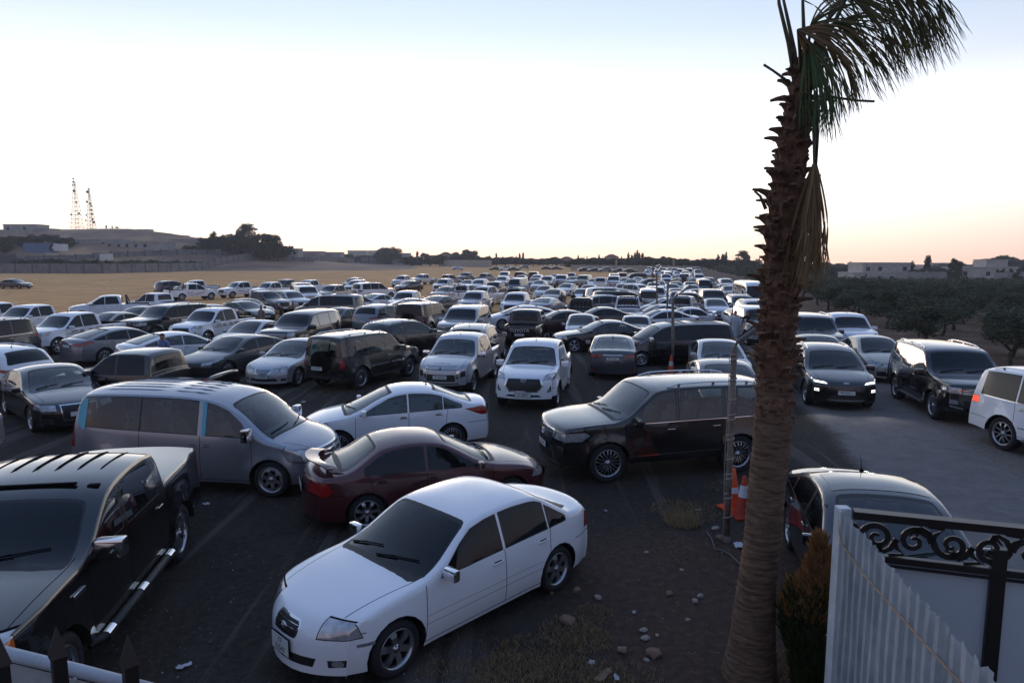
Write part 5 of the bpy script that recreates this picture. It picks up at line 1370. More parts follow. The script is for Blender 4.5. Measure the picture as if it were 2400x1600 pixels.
house(940, 594, 520, 14, 6, 9, STONEG, 'cream house with a long white shed roof on the skyline')
house(945, 600, 470, 13, 3, 6, PLATE, 'long white shed below the skyline houses', name='shed', cat='shed')
house(1045, 598, 480, 8, 5, 8, STONE, 'small villa with red tiled roof in the middle of the skyline', roof=2.2)
house(1328, 609, 420, 8, 6, 8, STONE, 'cream villa with hipped roof beside the round dark tree', roof=2.0)
house(1425, 607, 400, 24, 5, 9, STONEG, 'long pale house behind the cypress row')
house(1433, 604, 395, 7, 8, 7, STONE, 'tower villa with red hipped roof above the cypresses', roof=2.0)
house(1545, 612, 420, 22, 6, 10, STONE, 'yellowish block right of the cypress row')
house(1650, 611, 460, 22, 5, 10, STONEG, 'white flat building above the far car rows')
house(1515, 632, 300, 13, 3.0, 8, BLOCK2, 'small kiosk with red pyramid roof behind the last cars', roof=2.4, base=0)
house(2200, 617, 420, 12, 4, 8, STONEG, 'white shed half hidden between dark trees', name='shed', cat='shed')
# small blue and white site huts and tank below the hill
BLUEM = pm('blue_painted_sheet', (.10, .16, .28), .6)
for px, py, w, h, mt, lb in ((96, 570, 11, 3.4, BLUEM, 'blue sheet metal hut below the dark hillside trees'), (137, 572, 5, 2.6, PLATE, 'small white cabin beside the blue hut'), (249, 595, 3.2, 2.2, PLATE, 'white water tank standing on the field wall'), (14, 595, 5.5, 3.6, DARKC, 'dark green tank block at the left end of the hedge')):
    p = at_depth(px, py, 250); bm = bmesh.new(); box(bm, (0, 0, h / 2), (w, 3, h), bevel=.1); box(bm, (-w * .2, -1.56, h * .5), (.8, .1, .9))
    root = link('hut', mesh_from(bm, 'hut'), mt, None, (p.x, 250, p.z - h)); tag(root, lb, 'hut')
# earth mounds near the unfinished buildings
for i, (px, w, h) in enumerate(((690, 34, 4.2), (770, 24, 3.4), (740, 20, 2.5))):
    p = at_depth(px, 620, 400); bm = bmesh.new()
    V = [[bm.verts.new((w * (a / 10 - .5), (b / 6 - .5) * 14, h * (1 - (2 * a / 10 - 1) ** 2) * (1 - (2 * b / 6 - 1) ** 2) * (.8 + .3 * math.sin(a * 2.1 + b)) - .1)) for a in range(11)] for b in range(7)]
    for r0, r1 in zip(V, V[1:]):
        for k in range(10): bm.faces.new((r0[k], r0[k + 1], r1[k + 1], r1[k])).smooth = True
    o = link('earth_mound', mesh_from(bm, 'earth_mound'), noisy('red_earth', (.13, .06, .04), (.22, .11, .075), .4), None, (p.x, 400, gz(p.x, 400)))
    tag(o, ('large red earth mound before the unfinished building', 'smaller red earth mound right of the large one', 'low middle earth heap between the two mounds')[i], 'mound')

# ---------------------------------------------------------------- masts
STEEL = pm('galvanised_steel', (.16, .16, .165), .5, .6)
MASTM = pm('pale_painted_steel', (.50, .42, .36), .7)
def mast(px, ytop, ybase, Z, w, label, dishes):
    b = at_depth(px, ybase, Z); t = at_depth(px, ytop, Z); H = t.z - b.z + 3
    root = empty('lattice_mast', (b.x, Z, b.z - 3)); tag(root, label, 'mast')
    bm = bmesh.new(); n = 13
    def c(i, k):
        f = i / n; r = lerp(w, w * .22, min(1, f * 1.15)); a = math.pi / 4 + k * math.pi / 2
        return Vector((math.cos(a) * r, math.sin(a) * r, H * .93 * f))
    for k in range(4):
        tube(bm, [c(i, k) for i in range(n + 1)], .10, 4)
        for i in range(n):
            tube(bm, [c(i, k), c(i, (k + 1) % 4)], .07, 3); tube(bm, [c(i, k), c(i + 1, (k + 1) % 4)], .05, 3); tube(bm, [c(i + 1, k), c(i, (k + 1) % 4)], .05, 3)
    tube(bm, [(0, 0, H * .9), (0, 0, H)], .1, 4)
    link('lattice', mesh_from(bm, 'lattice'), MASTM, root)
    for j, (f, s, r) in enumerate(dishes):
        b2 = bmesh.new(); r *= .7; lathe(b2, [(r, 0), (r, .4), (.05, .5)], 12); box(b2, (0, .3, 0), (r * .5, .5, r * 1.6))
        link('antenna_dish', mesh_from(b2, 'antenna_dish'), BLOCK, root, (s * (w * .6 + r * .5) * (1.1 - f), -.8, H * f))
mast(182, 415, 539, 372, 3.6, 'taller lattice radio mast on the hilltop, the left one', [(.97, 0, .7), (.92, 0, .7), (.86, -1, .5), (.86, 1, .5), (.76, 0, .9), (.57, .6, .7), (.38, 1, .8), (.36, -1.4, .7)])
mast(215, 432, 539, 368, 2.6, 'shorter radio mast crowded with dishes, the right one', [(.85, -1.2, 1.0), (.66, -1.4, .8), (.62, .6, .7), (.58, 1.2, .6), (.5, .8, .7), (.42, .8, .8), (.4, -1.6, .6), (.32, .8, .8), (.3, -1.8, .6), (.26, 1.1, .9)])
for px, yt, yb, Z, lb in ((400, 562, 600, 270, 'slender pale power pole on the hillside field'), (528, 558, 604, 300, 'concrete power pole before the tall trees')):
    b = at_depth(px, yb, Z); t = at_depth(px, yt, Z); bm = bmesh.new(); tube(bm, [(0, 0, 0), (0, 0, t.z - b.z)], [.28, .18], 8); box(bm, (0, 0, t.z - b.z - .6), (2.2, .12, .14))
    tag(link('power_pole', mesh_from(bm, 'power_pole'), BLOCK2, None, b), lb, 'pole')

# ---------------------------------------------------------------- trees
def leaf_mat(name, c1, c2, tr=.25):
    m, nt, b = nodes_of(name); N, L = nt.nodes, nt.links
    g = N.new('ShaderNodeNewGeometry'); r = N.new('ShaderNodeValToRGB')
    r.color_ramp.elements[0].color = (*c1, 1); r.color_ramp.elements[1].color = (*c2, 1)
    L.new(g.outputs['Random Per Island'], r.inputs[0])
    L.new(r.outputs[0], b.inputs['Base Color']); b.inputs['Roughness'].default_value = .7; b.inputs['Specular IOR Level'].default_value = .2
    t = N.new('ShaderNodeBsdfTranslucent'); L.new(r.outputs[0], t.inputs[0])
    mx = N.new('ShaderNodeMixShader'); mx.inputs[0].default_value = tr
    L.new(b.outputs[0], mx.inputs[1]); L.new(t.outputs[0], mx.inputs[2]); L.new(mx.outputs[0], N['Material Output'].inputs[0])
    return m
OLIVE = leaf_mat('olive_leaves', (.050, .060, .038), (.125, .135, .088))
BROAD = leaf_mat('broad_leaves', (.036, .048, .024), (.085, .10, .050))
CONIF = leaf_mat('cypress_leaves', (.014, .026, .014), (.038, .056, .028), .1)
EUCA = leaf_mat('eucalyptus_leaves', (.045, .055, .026), (.11, .12, .06), .35)
BARK = noisy('bark', (.05, .036, .028), (.12, .09, .07), 6, .95, 6, bump=.5)
def leaf_quad(bm, p, s, asp=2.2, up=None):
    d = Vector((random.gauss(0, 1), random.gauss(0, 1), random.gauss(0, .7))).normalized()
    e = d.cross(Vector((random.gauss(0, 1), random.gauss(0, 1), random.gauss(0, 1)))).normalized()
    a, b = d * s * asp * .5, e * s * .5
    bm.faces.new([bm.verts.new(p + q) for q in (-a, b * .9 - a * .1, a, -b * .9 + a * .1)])
def crown_mesh(name, blobs, n, s, mat):
    """leaves spread through a set of overlapping ellipsoid clumps"""
    bm = bmesh.new(); tot = sum(b[3] * b[4] * b[5] for b in blobs)
    for x, y, z, rx, ry, rz in blobs:
        k = max(12, int(n * rx * ry * rz / tot))
        for _ in range(k):
            v = Vector((random.gauss(0, 1), random.gauss(0, 1), random.gauss(0, 1))).normalized() * (random.random() ** .45)
            v = Vector((x + v.x * rx, y + v.y * ry, z + v.z * rz))
            leaf_quad(bm, v, s * random.uniform(.6, 1.3))
    me = mesh_from(bm, name); me.materials.append(mat); return me
def trunk_mesh(h, r, limbs, spread, mat=BARK, lean=.15):
    bm = bmesh.new()
    top = Vector((random.uniform(-lean, lean), random.uniform(-lean, lean), h))
    tube(bm, [(0, 0, -.3), (0, 0, 0), top * .5 + Vector((random.uniform(-.1, .1) * h, 0, 0)), top], [r * 1.4, r * 1.15, r * .85, r * .7], 8)
    for k in range(limbs):
        a = 2 * math.pi * k / limbs + random.uniform(-.4, .4); l = spread * random.uniform(.7, 1.1)
        e = top + Vector((math.cos(a) * l, math.sin(a) * l, l * random.uniform(.7, 1.2)))
        m_ = top.lerp(e, .5) + Vector((0, 0, -.1 * l))
        tube(bm, [top * .92, m_, e], [r * .5, r * .32, r * .12], 6)
        for q in range(2):
            f = e + Vector((random.uniform(-1, 1), random.uniform(-1, 1), random.uniform(.2, .9))) * l * .5
            tube(bm, [m_, f], [r * .22, r * .05], 5)
    me = mesh_from(bm, 'trunk'); me.materials.append(mat); return me
def blobs_round(n, R, zc, zr, b):
    out = []
    for _ in range(n):
        a = random.uniform(0, 2 * math.pi); r = R * math.sqrt(random.random())
        out.append((math.cos(a) * r, math.sin(a) * r, zc + random.uniform(-1, 1) * zr * (1 - .5 * (r / R) ** 2), b * random.uniform(.7, 1.3), b * random.uniform(.7, 1.3), b * random.uniform(.55, 1.0)))
    return out
TREES = {}
random.seed(11)
TREES['olive'] = [(crown_mesh('crown', blobs_round(17, 1.15, 1.45, .62, .48), 2900, .075, OLIVE), trunk_mesh(.62, .085, 4, .75)) for _ in range(4)]
TREES['broad'] = [(crown_mesh('crown', blobs_round(30, 3.6, 4.7, 3.0, 1.35), 4200, .36, BROAD), trunk_mesh(1.6, .22, 5, 2.0)) for _ in range(3)]
TREES['euca'] = [(crown_mesh('crown', [(random.uniform(-1, 1) * 2.6 * (1 - (q / 26) ** 2 * .75), random.uniform(-1, 1) * 2.2 * (1 - (q / 26) ** 2 * .75), 2 + 9.6 * q / 26, random.uniform(.8, 1.5), random.uniform(.8, 1.5), random.uniform(.7, 1.3)) for q in range(26)], 3600, .32, EUCA), trunk_mesh(5, .28, 6, 3.2)) for _ in range(2)]
def cyp(h, r):
    return [(random.uniform(-.1, .1), random.uniform(-.1, .1), h * (i + .7) / 12, r * math.sin(math.pi * (.12 + .86 * (1 - (i + .7) / 12.6))) ** .8 * random.uniform(.8, 1.15), r * .8 * math.sin(math.pi * (.12 + .86 * (1 - (i + .7) / 12.6))) ** .8, h / 13) for i in range(12)]
TREES['cypress'] = [(crown_mesh('crown', cyp(9, 1.15), 2600, .24, CONIF), trunk_mesh(1.2, .14, 2, .3)) for _ in range(3)]
def pine(h, r):
    B = []
    for i in range(10):
        f = i / 10; rr = r * (1 - f) ** .8
        for k in range(3):
            a = random.uniform(0, 6.28); B.append((math.cos(a) * rr * .6, math.sin(a) * rr * .6, h * (.15 + .85 * f), rr * .55 + .15, rr * .55 + .15, .45))
    return B
TREES['pine'] = [(crown_mesh('crown', pine(9, 2.5), 3600, .28, CONIF), trunk_mesh(2, .2, 2, .5)) for _ in range(2)]
TREES['bush'] = [(crown_mesh('crown', blobs_round(12, 1.5, .9, .5, .75), 1300, .22, BROAD), trunk_mesh(.4, .08, 3, .5)) for _ in range(2)]
H0 = dict(olive=2.6, broad=8.4, euca=12.5, cypress=9.2, pine=9.3, bush=2.2)
NAMES = dict(olive='olive_tree', broad='broadleaf_tree', euca='eucalyptus_tree', cypress='cypress_tree', pine='pine_tree', bush='bush')
def tree(kind, x, y, h, label, group=None, wide=1.0, z=None, i=None):
    cr, tr = TREES[kind][random.randrange(len(TREES[kind])) if i is None else i]
    s = h / H0[kind]
    root = empty(NAMES[kind], (x, y, gz(x, y) if z is None else z), random.uniform(0, 6.28)); root.scale = (s * wide * random.uniform(.85, 1.15), s * wide, s)
    tag(root, label, 'bush' if kind == 'bush' else 'tree', group)
    for nm, me in (('crown', cr), ('trunk', tr)):
        o = bpy.data.objects.new(nm, me); COL.objects.link(o); o.parent = root
    return root
def tree_px(kind, px, ytop, Z, label, group=None, wide=1.0, z=None):
    p = at_depth(px, ytop, Z); b = gz(p.x, Z) if z is None else z
    return tree(kind, p.x, Z, max(1, p.z - b), label, group, wide * ({'cypress': .85, 'pine': .95, 'bush': 1.1}.get(kind, 1.3) if Z > 240 else 1.1), b)
random.seed(23)
# orchard right of the lane: single trees near, one mass beyond
n_o = 0
near, far = [], []
y = 27.0; row = 0
while y < 240:
    x = 13.2 + .245 * y + (row % 2) * 1.6; 
    while x < .80 * y + 9:
        q = (x + random.uniform(-.8, .8), y + random.uniform(-.8, .8))
        (near if y < 98 else far).append(q)
        x += 4.1 if y < 98 else 4.8
    y += 4.0 if y < 98 else 4.8; row += 1
for x, y in near:
    h = random.uniform(2.0, 2.9)
    fr = 'in the front row beside the lane' if x < 16.5 + .245 * y else 'deeper in the orchard'
    tree('olive', x, y, h, 'small grey green olive tree ' + fr, 'olive trees beside the lane' if 'front' in fr else 'olive trees deeper in the orchard', random.uniform(1.05, 1.45))
bm = bmesh.new()
for x, y in far:
    r = random.uniform(1.5, 2.2); z0 = ground_z(x, y)
    for _ in range(95 if y < 160 else 55):
        v = Vector((random.gauss(0, 1), random.gauss(0, 1), random.gauss(0, 1))).normalized() * random.random() ** .4
        leaf_quad(bm, Vector((x + v.x * r, y + v.y * r, z0 + 1.7 + v.z * 1.15)), .32 * random.uniform(.7, 1.3), 1.6)
me = mesh_from(bm, 'far_orchard'); o = link('far_orchard', me, OLIVE); tag(o, kind='stuff')
# skyline trees, left to right
G = 'trees on the skyline'
LBL = {'broad': 'round dark broadleaf tree', 'euca': 'tall loose eucalyptus tree', 'cypress': 'slender dark cypress', 'pine': 'pointed dark conifer', 'bush': 'low dark bush'}
for px, yt, Z, kd, wd, wh in (
    (20, 552, 290, 'broad', 1.3, 'below the flat hilltop building, leftmost of the dark clump'), (48, 550, 292, 'broad', 1.3, 'below the stepped hilltop building, second of the dark clump'), (80, 549, 290, 'broad', 1.4, 'above the blue hut, third of the dark clump'), (112, 545, 295, 'broad', 1.2, 'in the dark clump right of the stepped building'), (140, 552, 290, 'broad', 1.2, 'right of the blue hut in the dark clump'), (162, 556, 288, 'broad', 1.0, 'at the right end of the dark hillside clump'),
    (3, 560, 280, 'broad', 1.2, 'at the very left edge below the hilltop'), (249, 527, 350, 'euca', .9, 'on the ridge right of the masts, the left one'), (263, 529, 352, 'euca', .9, 'on the ridge right of the masts, the middle one'), (274, 531, 352, 'broad', 1.1, 'on the ridge right of the masts, the right one'),
    (445, 572, 300, 'bush', 1.6, 'on the slope below the ridge buildings'), (484, 552, 300, 'broad', 1.0, 'at the left end of the big tree group'), (500, 538, 305, 'pine', 1.7, 'with a sharp tip left of the power pole'), (518, 548, 308, 'broad', 1.0, 'behind the concrete power pole'), (553, 552, 300, 'broad', 1.2, 'between the pole and the tallest tree'),
    (577, 521, 305, 'euca', 1.25, 'tallest of the group above the field wall'), (590, 540, 300, 'broad', 1.3, 'beneath the tallest tree on its right side'), (610, 558, 300, 'broad', 1.2, 'beside a red roofed house in the big group'), (628, 566, 310, 'bush', 1.5, 'low between two taller trees of the group'), (649, 549, 305, 'euca', .8, 'standing apart at the right end of the big group'), (470, 578, 296, 'bush', 2, 'at the foot of the big tree group on the left'),
    (815, 592, 480, 'broad', 1, 'left of the pinkish skyline villa'), (860, 594, 480, 'bush', 2, 'between the two skyline villas'), (893, 588, 470, 'broad', .9, 'left of the round brown tree'), (912, 574, 460, 'broad', 1.0, 'tallest round tree left of the white shed'), (900, 600, 450, 'broad', 1.6, 'in front of the round skyline tree'), (978, 589, 470, 'cypress', 1, 'left of the small date palms'), (996, 592, 470, 'broad', .9, 'right of the white shed'), (1022, 594, 470, 'broad', 1.1, 'left of the red tiled villa'),
    (985, 604, 440, 'broad', 1.5, 'behind the end of the high grey wall'), (1010, 606, 430, 'broad', 1.6, 'left of the pinkish wall'), (1030, 605, 430, 'broad', 1.4, 'at the corner of the pinkish wall'), (1062, 598, 450, 'broad', 1.1, 'right of the red tiled villa'), (1080, 587, 440, 'broad', 1.0, 'left half of the twin round trees'), (1098, 584, 445, 'broad', 1.2, 'right half of the twin round trees'), (1125, 600, 430, 'broad', 1.5, 'right of the twin round trees'), (1147, 596, 450, 'pine', 1, 'first of three small pointed trees'), (1152, 605, 430, 'broad', 1.5, 'above the right end of the pinkish wall'), (1163, 593, 450, 'cypress', .9, 'thin spire in the open skyline'), (1178, 598, 440, 'pine', 1, 'short spire right of the thin one'), (1192, 604, 430, 'broad', 1.3, 'behind the first parked cars at the field end'),
    (1210, 597, 430, 'pine', .8, 'left of the cluster of three spires'), (1218, 594, 430, 'cypress', 1, 'middle of the cluster of three spires'), (1226, 592, 430, 'cypress', 1.1, 'right of the cluster of three spires'), (1240, 604, 420, 'broad', 1.4, 'right of the three spires'), (1262, 606, 420, 'broad', 1.4, 'in the dark row left of the hipped villa'), (1285, 604, 420, 'broad', 1.3, 'dome shaped, left of the hipped villa'), (1305, 604, 415, 'broad', 1.3, 'touching the hipped villa on its left'), (1345, 610, 400, 'broad', 1.1, 'right of the hipped villa'),
    (1355, 598, 330, 'cypress', .8, 'first spire of the long cypress row'), (1362, 613, 330, 'pine', 1.2, 'low conifer in the cypress row'), (1369, 603, 330, 'cypress', .8, 'second spire of the long cypress row'), (1376, 600, 330, 'cypress', .7, 'third spire of the long cypress row'), (1384, 612, 330, 'pine', 1.2, 'broad low conifer left of the tower villa'), (1390, 610, 330, 'cypress', .9, 'short spire left of the tower villa'), (1397, 608, 330, 'cypress', .9, 'next short spire left of the tower villa'), (1404, 597, 330, 'cypress', .9, 'tall spire just left of the tower villa'), (1412, 612, 330, 'pine', 1.1, 'low conifer before the tower villa'), (1420, 610, 325, 'cypress', 1, 'spire before the long pale house'), (1427, 611, 325, 'cypress', 1, 'spire before the tower villa wall'), (1434, 611, 325, 'cypress', 1, 'spire under the tower villa window'), (1441, 610, 325, 'cypress', 1, 'spire at the right corner of the tower villa'),
    (1449, 607, 325, 'cypress', 1, 'spire right of the tower villa'), (1457, 601, 325, 'cypress', .9, 'pair spire left of the tall conifer'), (1465, 608, 325, 'pine', 1.1, 'low conifer under the tall one'), (1473, 588, 325, 'pine', .8, 'tallest open conifer of the cypress row'), (1481, 598, 325, 'cypress', 1.1, 'thick spire right of the tall conifer'), (1488, 592, 325, 'cypress', 1, 'thick spire, second right of the tall conifer'), (1494, 586, 325, 'cypress', .9, 'highest spire of the cypress row'), (1499, 592, 325, 'cypress', 1, 'spire right of the highest one'), (1506, 593, 325, 'cypress', 1, 'last spire of the cypress row'), (1517, 612, 330, 'pine', 1.2, 'low conifer at the end of the cypress row'),
    (1530, 616, 330, 'broad', 1.4, 'low between the cypress row and the yellowish block'), (1556, 600, 330, 'broad', 1.0, 'above the lamp posts before the yellowish block'), (1566, 602, 330, 'broad', 1.1, 'joined to the tree before the yellowish block'), (1580, 614, 320, 'broad', 1.4, 'right of the yellowish block'), (1598, 605, 320, 'pine', 1.1, 'pointed dark pair left of the white building, first'), (1606, 603, 320, 'pine', 1.0, 'pointed dark pair left of the white building, second'), (1625, 614, 315, 'broad', 1.5, 'before the white flat building'), (1645, 616, 312, 'broad', 1.5, 'before the right part of the white flat building'), (1664, 617, 310, 'broad', 1.3, 'right of the white flat building'),
    (1683, 593, 290, 'pine', 1.2, 'tall conifer trio near the palm, left'), (1695, 596, 290, 'cypress', 1.5, 'tall conifer trio near the palm, middle'), (1702, 592, 292, 'cypress', .9, 'tall conifer trio near the palm, right'), (1716, 615, 290, 'cypress', 1.1, 'short spire left of the big round tree by the palm'), (1725, 617, 285, 'broad', 1.4, 'low at the foot of the big tree by the palm'), (1742, 585, 285, 'euca', 1.1, 'big loose tree left of the palm trunk'), (1755, 602, 285, 'broad', 1.0, 'dark round tree touching the palm trunk'), (1700, 622, 280, 'broad', 1.5, 'low behind the white minibus'), (1765, 612, 280, 'broad', 1.2, 'behind the palm trunk'),
    (1930, 613, 420, 'broad', 1.3, 'hazy in the distance right of the palm'), (1950, 616, 420, 'broad', 1.3, 'second hazy one right of the palm'), (1968, 617, 400, 'broad', 1.2, 'third hazy one right of the palm'), (1982, 613, 400, 'broad', 1.1, 'hazy left of the white villa'), (1994, 609, 400, 'pine', .8, 'pointed top left of the white villa'), (2003, 618, 380, 'broad', 1.3, 'left beside the white villa'), (1900, 618, 420, 'broad', 1.5, 'hazy just right of the palm trunk'),
    (2030, 638, 205, 'euca', .35, 'small pale one before the white villa'), (2096, 615, 400, 'pine', 1, 'behind the villa roof, right end'), (2115, 617, 400, 'pine', 1.1, 'just right of the villa roof'), (2140, 607, 232, 'pine', .8, 'dark conifer right of the villa'), (2148, 628, 225, 'broad', 1.1, 'dark mass right of the villa'), (2160, 628, 225, 'broad', 1.1, 'dark mass left of the black spire'), (2176, 599, 230, 'cypress', .8, 'single black spire standing high right of the villa'), (2192, 626, 225, 'broad', 1.2, 'dark mass right of the black spire'), (2210, 628, 225, 'broad', 1.1, 'dark mass left of the loose tree'), (2198, 619, 400, 'broad', 1.3, 'pale distant one over the dark mass'), (2220, 616, 410, 'broad', 1.3, 'pale distant one left of the loose tree'),
    (2238, 604, 195, 'euca', .9, 'loose feathery tree before the pale orange wall'), (2252, 610, 196, 'euca', .8, 'second loose feathery tree at the orange wall'), (2282, 610, 410, 'pine', .9, 'small point on the skyline left of the red roof block'), (2262, 617, 420, 'broad', 1.2, 'distant behind the loose feathery trees'), (2345, 598, 330, 'broad', 1.3, 'big hazy round tree at the far right'), (2330, 604, 330, 'broad', 1.2, 'hazy left shoulder of the far right tree'), (2370, 601, 330, 'pine', 1.1, 'hazy pointed tree at the far right'), (2392, 608, 330, 'broad', 1.4, 'hazy at the right edge'), (2352, 626, 200, 'pine', 1.4, 'dark conifer right of the low pale house'), (2370, 626, 198, 'pine', 1.3, 'dark conifer, second from the right edge'), (2386, 628, 196, 'pine', 1.4, 'dark conifer at the right edge'), (2338, 632, 200, 'cypress', 1.2, 'dark spire by the end of the orange wall')):
    tree_px(kd, px, yt, Z, '%s, %s' % (LBL[kd], wh), G, wd)
# hedge and shrubs behind the field wall
random.seed(5)
for i in range(34):
    px = 45 + i * 15.5
    Z = interp([(0, 214), (240, 214), (560, 296)], px)
    if i in (3, 13): continue
    tree_px('bush', px + random.uniform(-3, 3), 602 + random.uniform(-2, 2) + px * .012, Z, 'green hedge bush behind the long grey field wall', 'hedge bushes behind the field wall', random.uniform(1.0, 1.4), 0)
for i in range(30):
    px = 1340 + i * 14 + random.uniform(-4, 4)
    tree_px('broad', px, 606 + random.uniform(-5, 6), 300, 'dark tree in the low belt behind the last parked cars', 'low tree belt behind the last cars', 1.6)
for i in range(16):
    px = 965 + i * 22
    tree_px('broad', px, 602 + random.uniform(-5, 4), 400, 'dark tree in the low belt at the far side of the field', 'low tree belt beyond the field', 1.8)
for i in range(15):
    px = 1890 + i * 36
    tree_px('broad', px, 627 + random.uniform(-6, 4), 262, 'dark tree in the belt beyond the orchard', 'low tree belt beyond the orchard', 1.7)

# thin evening haze: one closed box around the whole place, below the sky
bm = bmesh.new(); box(bm, (0, 400, 37), (2500, 1240, 94))
hzo = link('haze', mesh_from(bm, 'haze'), None); tag(hzo, kind='stuff')
hm = bpy.data.materials.new('haze_air'); hm.use_nodes = True; _nt = hm.node_tree; _nt.nodes.remove(_nt.nodes['Principled BSDF'])
_v = _nt.nodes.new('ShaderNodeVolumePrincipled'); _v.inputs['Color'].default_value = (.93, .90, .90, 1); _v.inputs['Density'].default_value = .00042; _v.inputs['Anisotropy'].default_value = .3
_nt.links.new(_v.outputs[0], _nt.nodes['Material Output'].inputs['Volume']); hzo.data.materials.append(hm)
# ================================================================ palm, shrub, poles, cones, gate
random.seed(3)
PT = [(1690, 1745, 72), (1600, 1754, 66), (1500, 1762, 52), (1371, 1774, 44), (1250, 1788, 42), (1133, 1798, 42), (1000, 1811, 43), (850, 1819, 44), (700, 1826, 45), (600, 1832, 43), (500, 1840, 42), (400, 1849, 40), (300, 1865, 33), (215, 1876, 25), (150, 1882, 16)]
PY = 6.75
pal = []
for y, x, hw in PT:
    p = at_depth(x, y, PY); dd = PY * CP - (p.z - CAM_H) * SP
    pal.append((p, hw / FPX * dd * (.98 if y > 950 else .86)))
base = pal[0][0].copy(); base.z = 0
palm = empty('palm_tree', base); tag(palm, 'tall fan palm with shaggy trunk leaning right in the foreground', 'palm tree')
PB = noisy('palm_bark', (.075, .045, .030), (.22, .14, .09), 5, .95, 8, bump=.8, bscale=30, stretch=(1, 1, 6))
PBOOT = noisy('palm_leaf_bases', (.065, .033, .022), (.21, .115, .072), 9, .9, 6, bump=.6, bscale=40)
def path(z):
    P = [(p.z, p, r) for p, r in pal]
    if z <= P[0][0]: return P[0][1], P[0][2]
    for (z0, a, r0), (z1, b, r1) in zip(P, P[1:]):
        if z <= z1: t = (z - z0) / (z1 - z0); return a.lerp(b, t), lerp(r0, r1, t)
    return P[-1][1], P[-1][2]
ztop = pal[-1][0].z
bm = bmesh.new(); rings = []
n = 40; z = -.2; zs = []
while z < ztop: zs.append(z); z += .022
for i, z in enumerate(zs):
    c, r = path(max(z, pal[0][0].z))
    ring = []
    for k in range(n):
        a = 2 * math.pi * k / n
        rr = r * (1 + .022 * ((i % 3) - 1) + .02 * math.sin(a * 5 + i * .13) + .012 * math.sin(a * 11 - i * .4) + random.uniform(-.012, .012))
        if z > 3.2: rr *= .86
        ring.append(bm.verts.new((c.x + math.cos(a) * rr - base.x, c.y + math.sin(a) * rr - base.y, z)))
    rings.append(ring)
for a, b in zip(rings, rings[1:]):
    for k in range(n): bm.faces.new((a[k], a[(k + 1) % n], b[(k + 1) % n], b[k]))
link('trunk', mesh_from(bm, 'trunk'), PB, palm, smooth=60)
# old leaf bases: curved, split wedges wrapping the upper trunk
bm = bmesh.new()
z0 = path(0)[0]; zb0 = at_depth(1819, 985, PY).z
i = 0; z = zb0
while z < ztop + .05:
    c, r = path(z)
    for j in range(2):
        a = i * 2.39996 + random.uniform(-.2, .2) + j * math.pi
        f = smooth01((z - zb0) / .5)
        l = random.choice((.04, .06, .08, .12)) * random.uniform(.7, 1.2) * (.6 + .5 * f); w = random.uniform(.07, .14) * (1.15 if z < 4 else .95)
        if random.random() < .07 and z > 3.4: l *= 1.9; w *= .35
        out = Vector((math.cos(a), math.sin(a), 0)); tan = Vector((-math.sin(a), math.cos(a), 0))
        up = random.uniform(.1, .95) if f > .5 else random.uniform(.8, 1.4)
        P0 = Vector((c.x - base.x, c.y - base.y, z)) + out * r * .80
        d = (out * 1.0 + Vector((0, 0, up))).normalized(); e = (out * .9 + Vector((0, 0, up * .3 - .1))).normalized()
        secs = [(P0 - Vector((0, 0, .05)), w * .75, .05), (P0 + d * l * .45, w * .62, .035), (P0 + d * l * .8 + e * l * .15, w * .40, .022), (P0 + d * l * .85 + e * l * .55, w * .30 * random.uniform(.5, 1.2), .012)]
        prev = None
        for p, ww, th in secs:
            nn = tan.cross(d).normalized()
            sk = tan * random.uniform(-.012, .012)
            ring = [bm.verts.new(p + q + sk) for q in (tan * ww - nn * th * .6, tan * ww * .5 + nn * th, -tan * ww * .5 + nn * th, -tan * ww - nn * th * .6)]
            if prev:
                for k in range(4): bm.faces.new((prev[k], prev[(k + 1) % 4], ring[(k + 1) % 4], ring[k]))
            prev = ring
        bm.faces.new(prev)
        for _ in range(2):      # torn fibres
            p = P0 + tan * random.uniform(-w, w) + d * l * random.uniform(.2, .7)
            q = p + out * random.uniform(.02, .07) + Vector((0, 0, random.uniform(-.08, .05)))
            bm.faces.new([bm.verts.new(v) for v in (p - tan * .012, p + tan * .012, q)])
    i += 1; z += .024 if z > 3.4 else .034
bmesh.ops.recalc_face_normals(bm, faces=bm.faces)
link('leaf_bases', mesh_from(bm, 'leaf_bases'), PBOOT, palm)
FROND = leaf_mat('fan_palm_leaf', (.05, .055, .022), (.15, .13, .06), .35)
FRONDG = leaf_mat('green_fan_palm_leaf', (.06, .10, .04), (.12, .17, .08), .35)
DEADF = leaf_mat('dry_palm_leaf', (.13, .08, .04), (.30, .20, .10), .3)
STALK = noisy('palm_stalk', (.05, .045, .025), (.12, .10, .06), 8, .7)
def ribbon(bm, pts, w0, w1, nrm, fold=0.0):
    prev = None
    for i, p in enumerate(pts):
        t = i / (len(pts) - 1)
        d = (pts[min(i + 1, len(pts) - 1)] - pts[max(i - 1, 0)]).normalized()
        s = d.cross(nrm)
        if s.length < 1e-4: s = d.cross(Vector((1, 0, 0)))
        s.normalize(); w = lerp(w0, w1, t ** 1.3) * (1 if t < .95 else .3)
        r = [bm.verts.new(p - s * w), bm.verts.new(p + s * w)]
        if prev: bm.faces.new((prev[0], prev[1], r[1], r[0]))
        prev = r
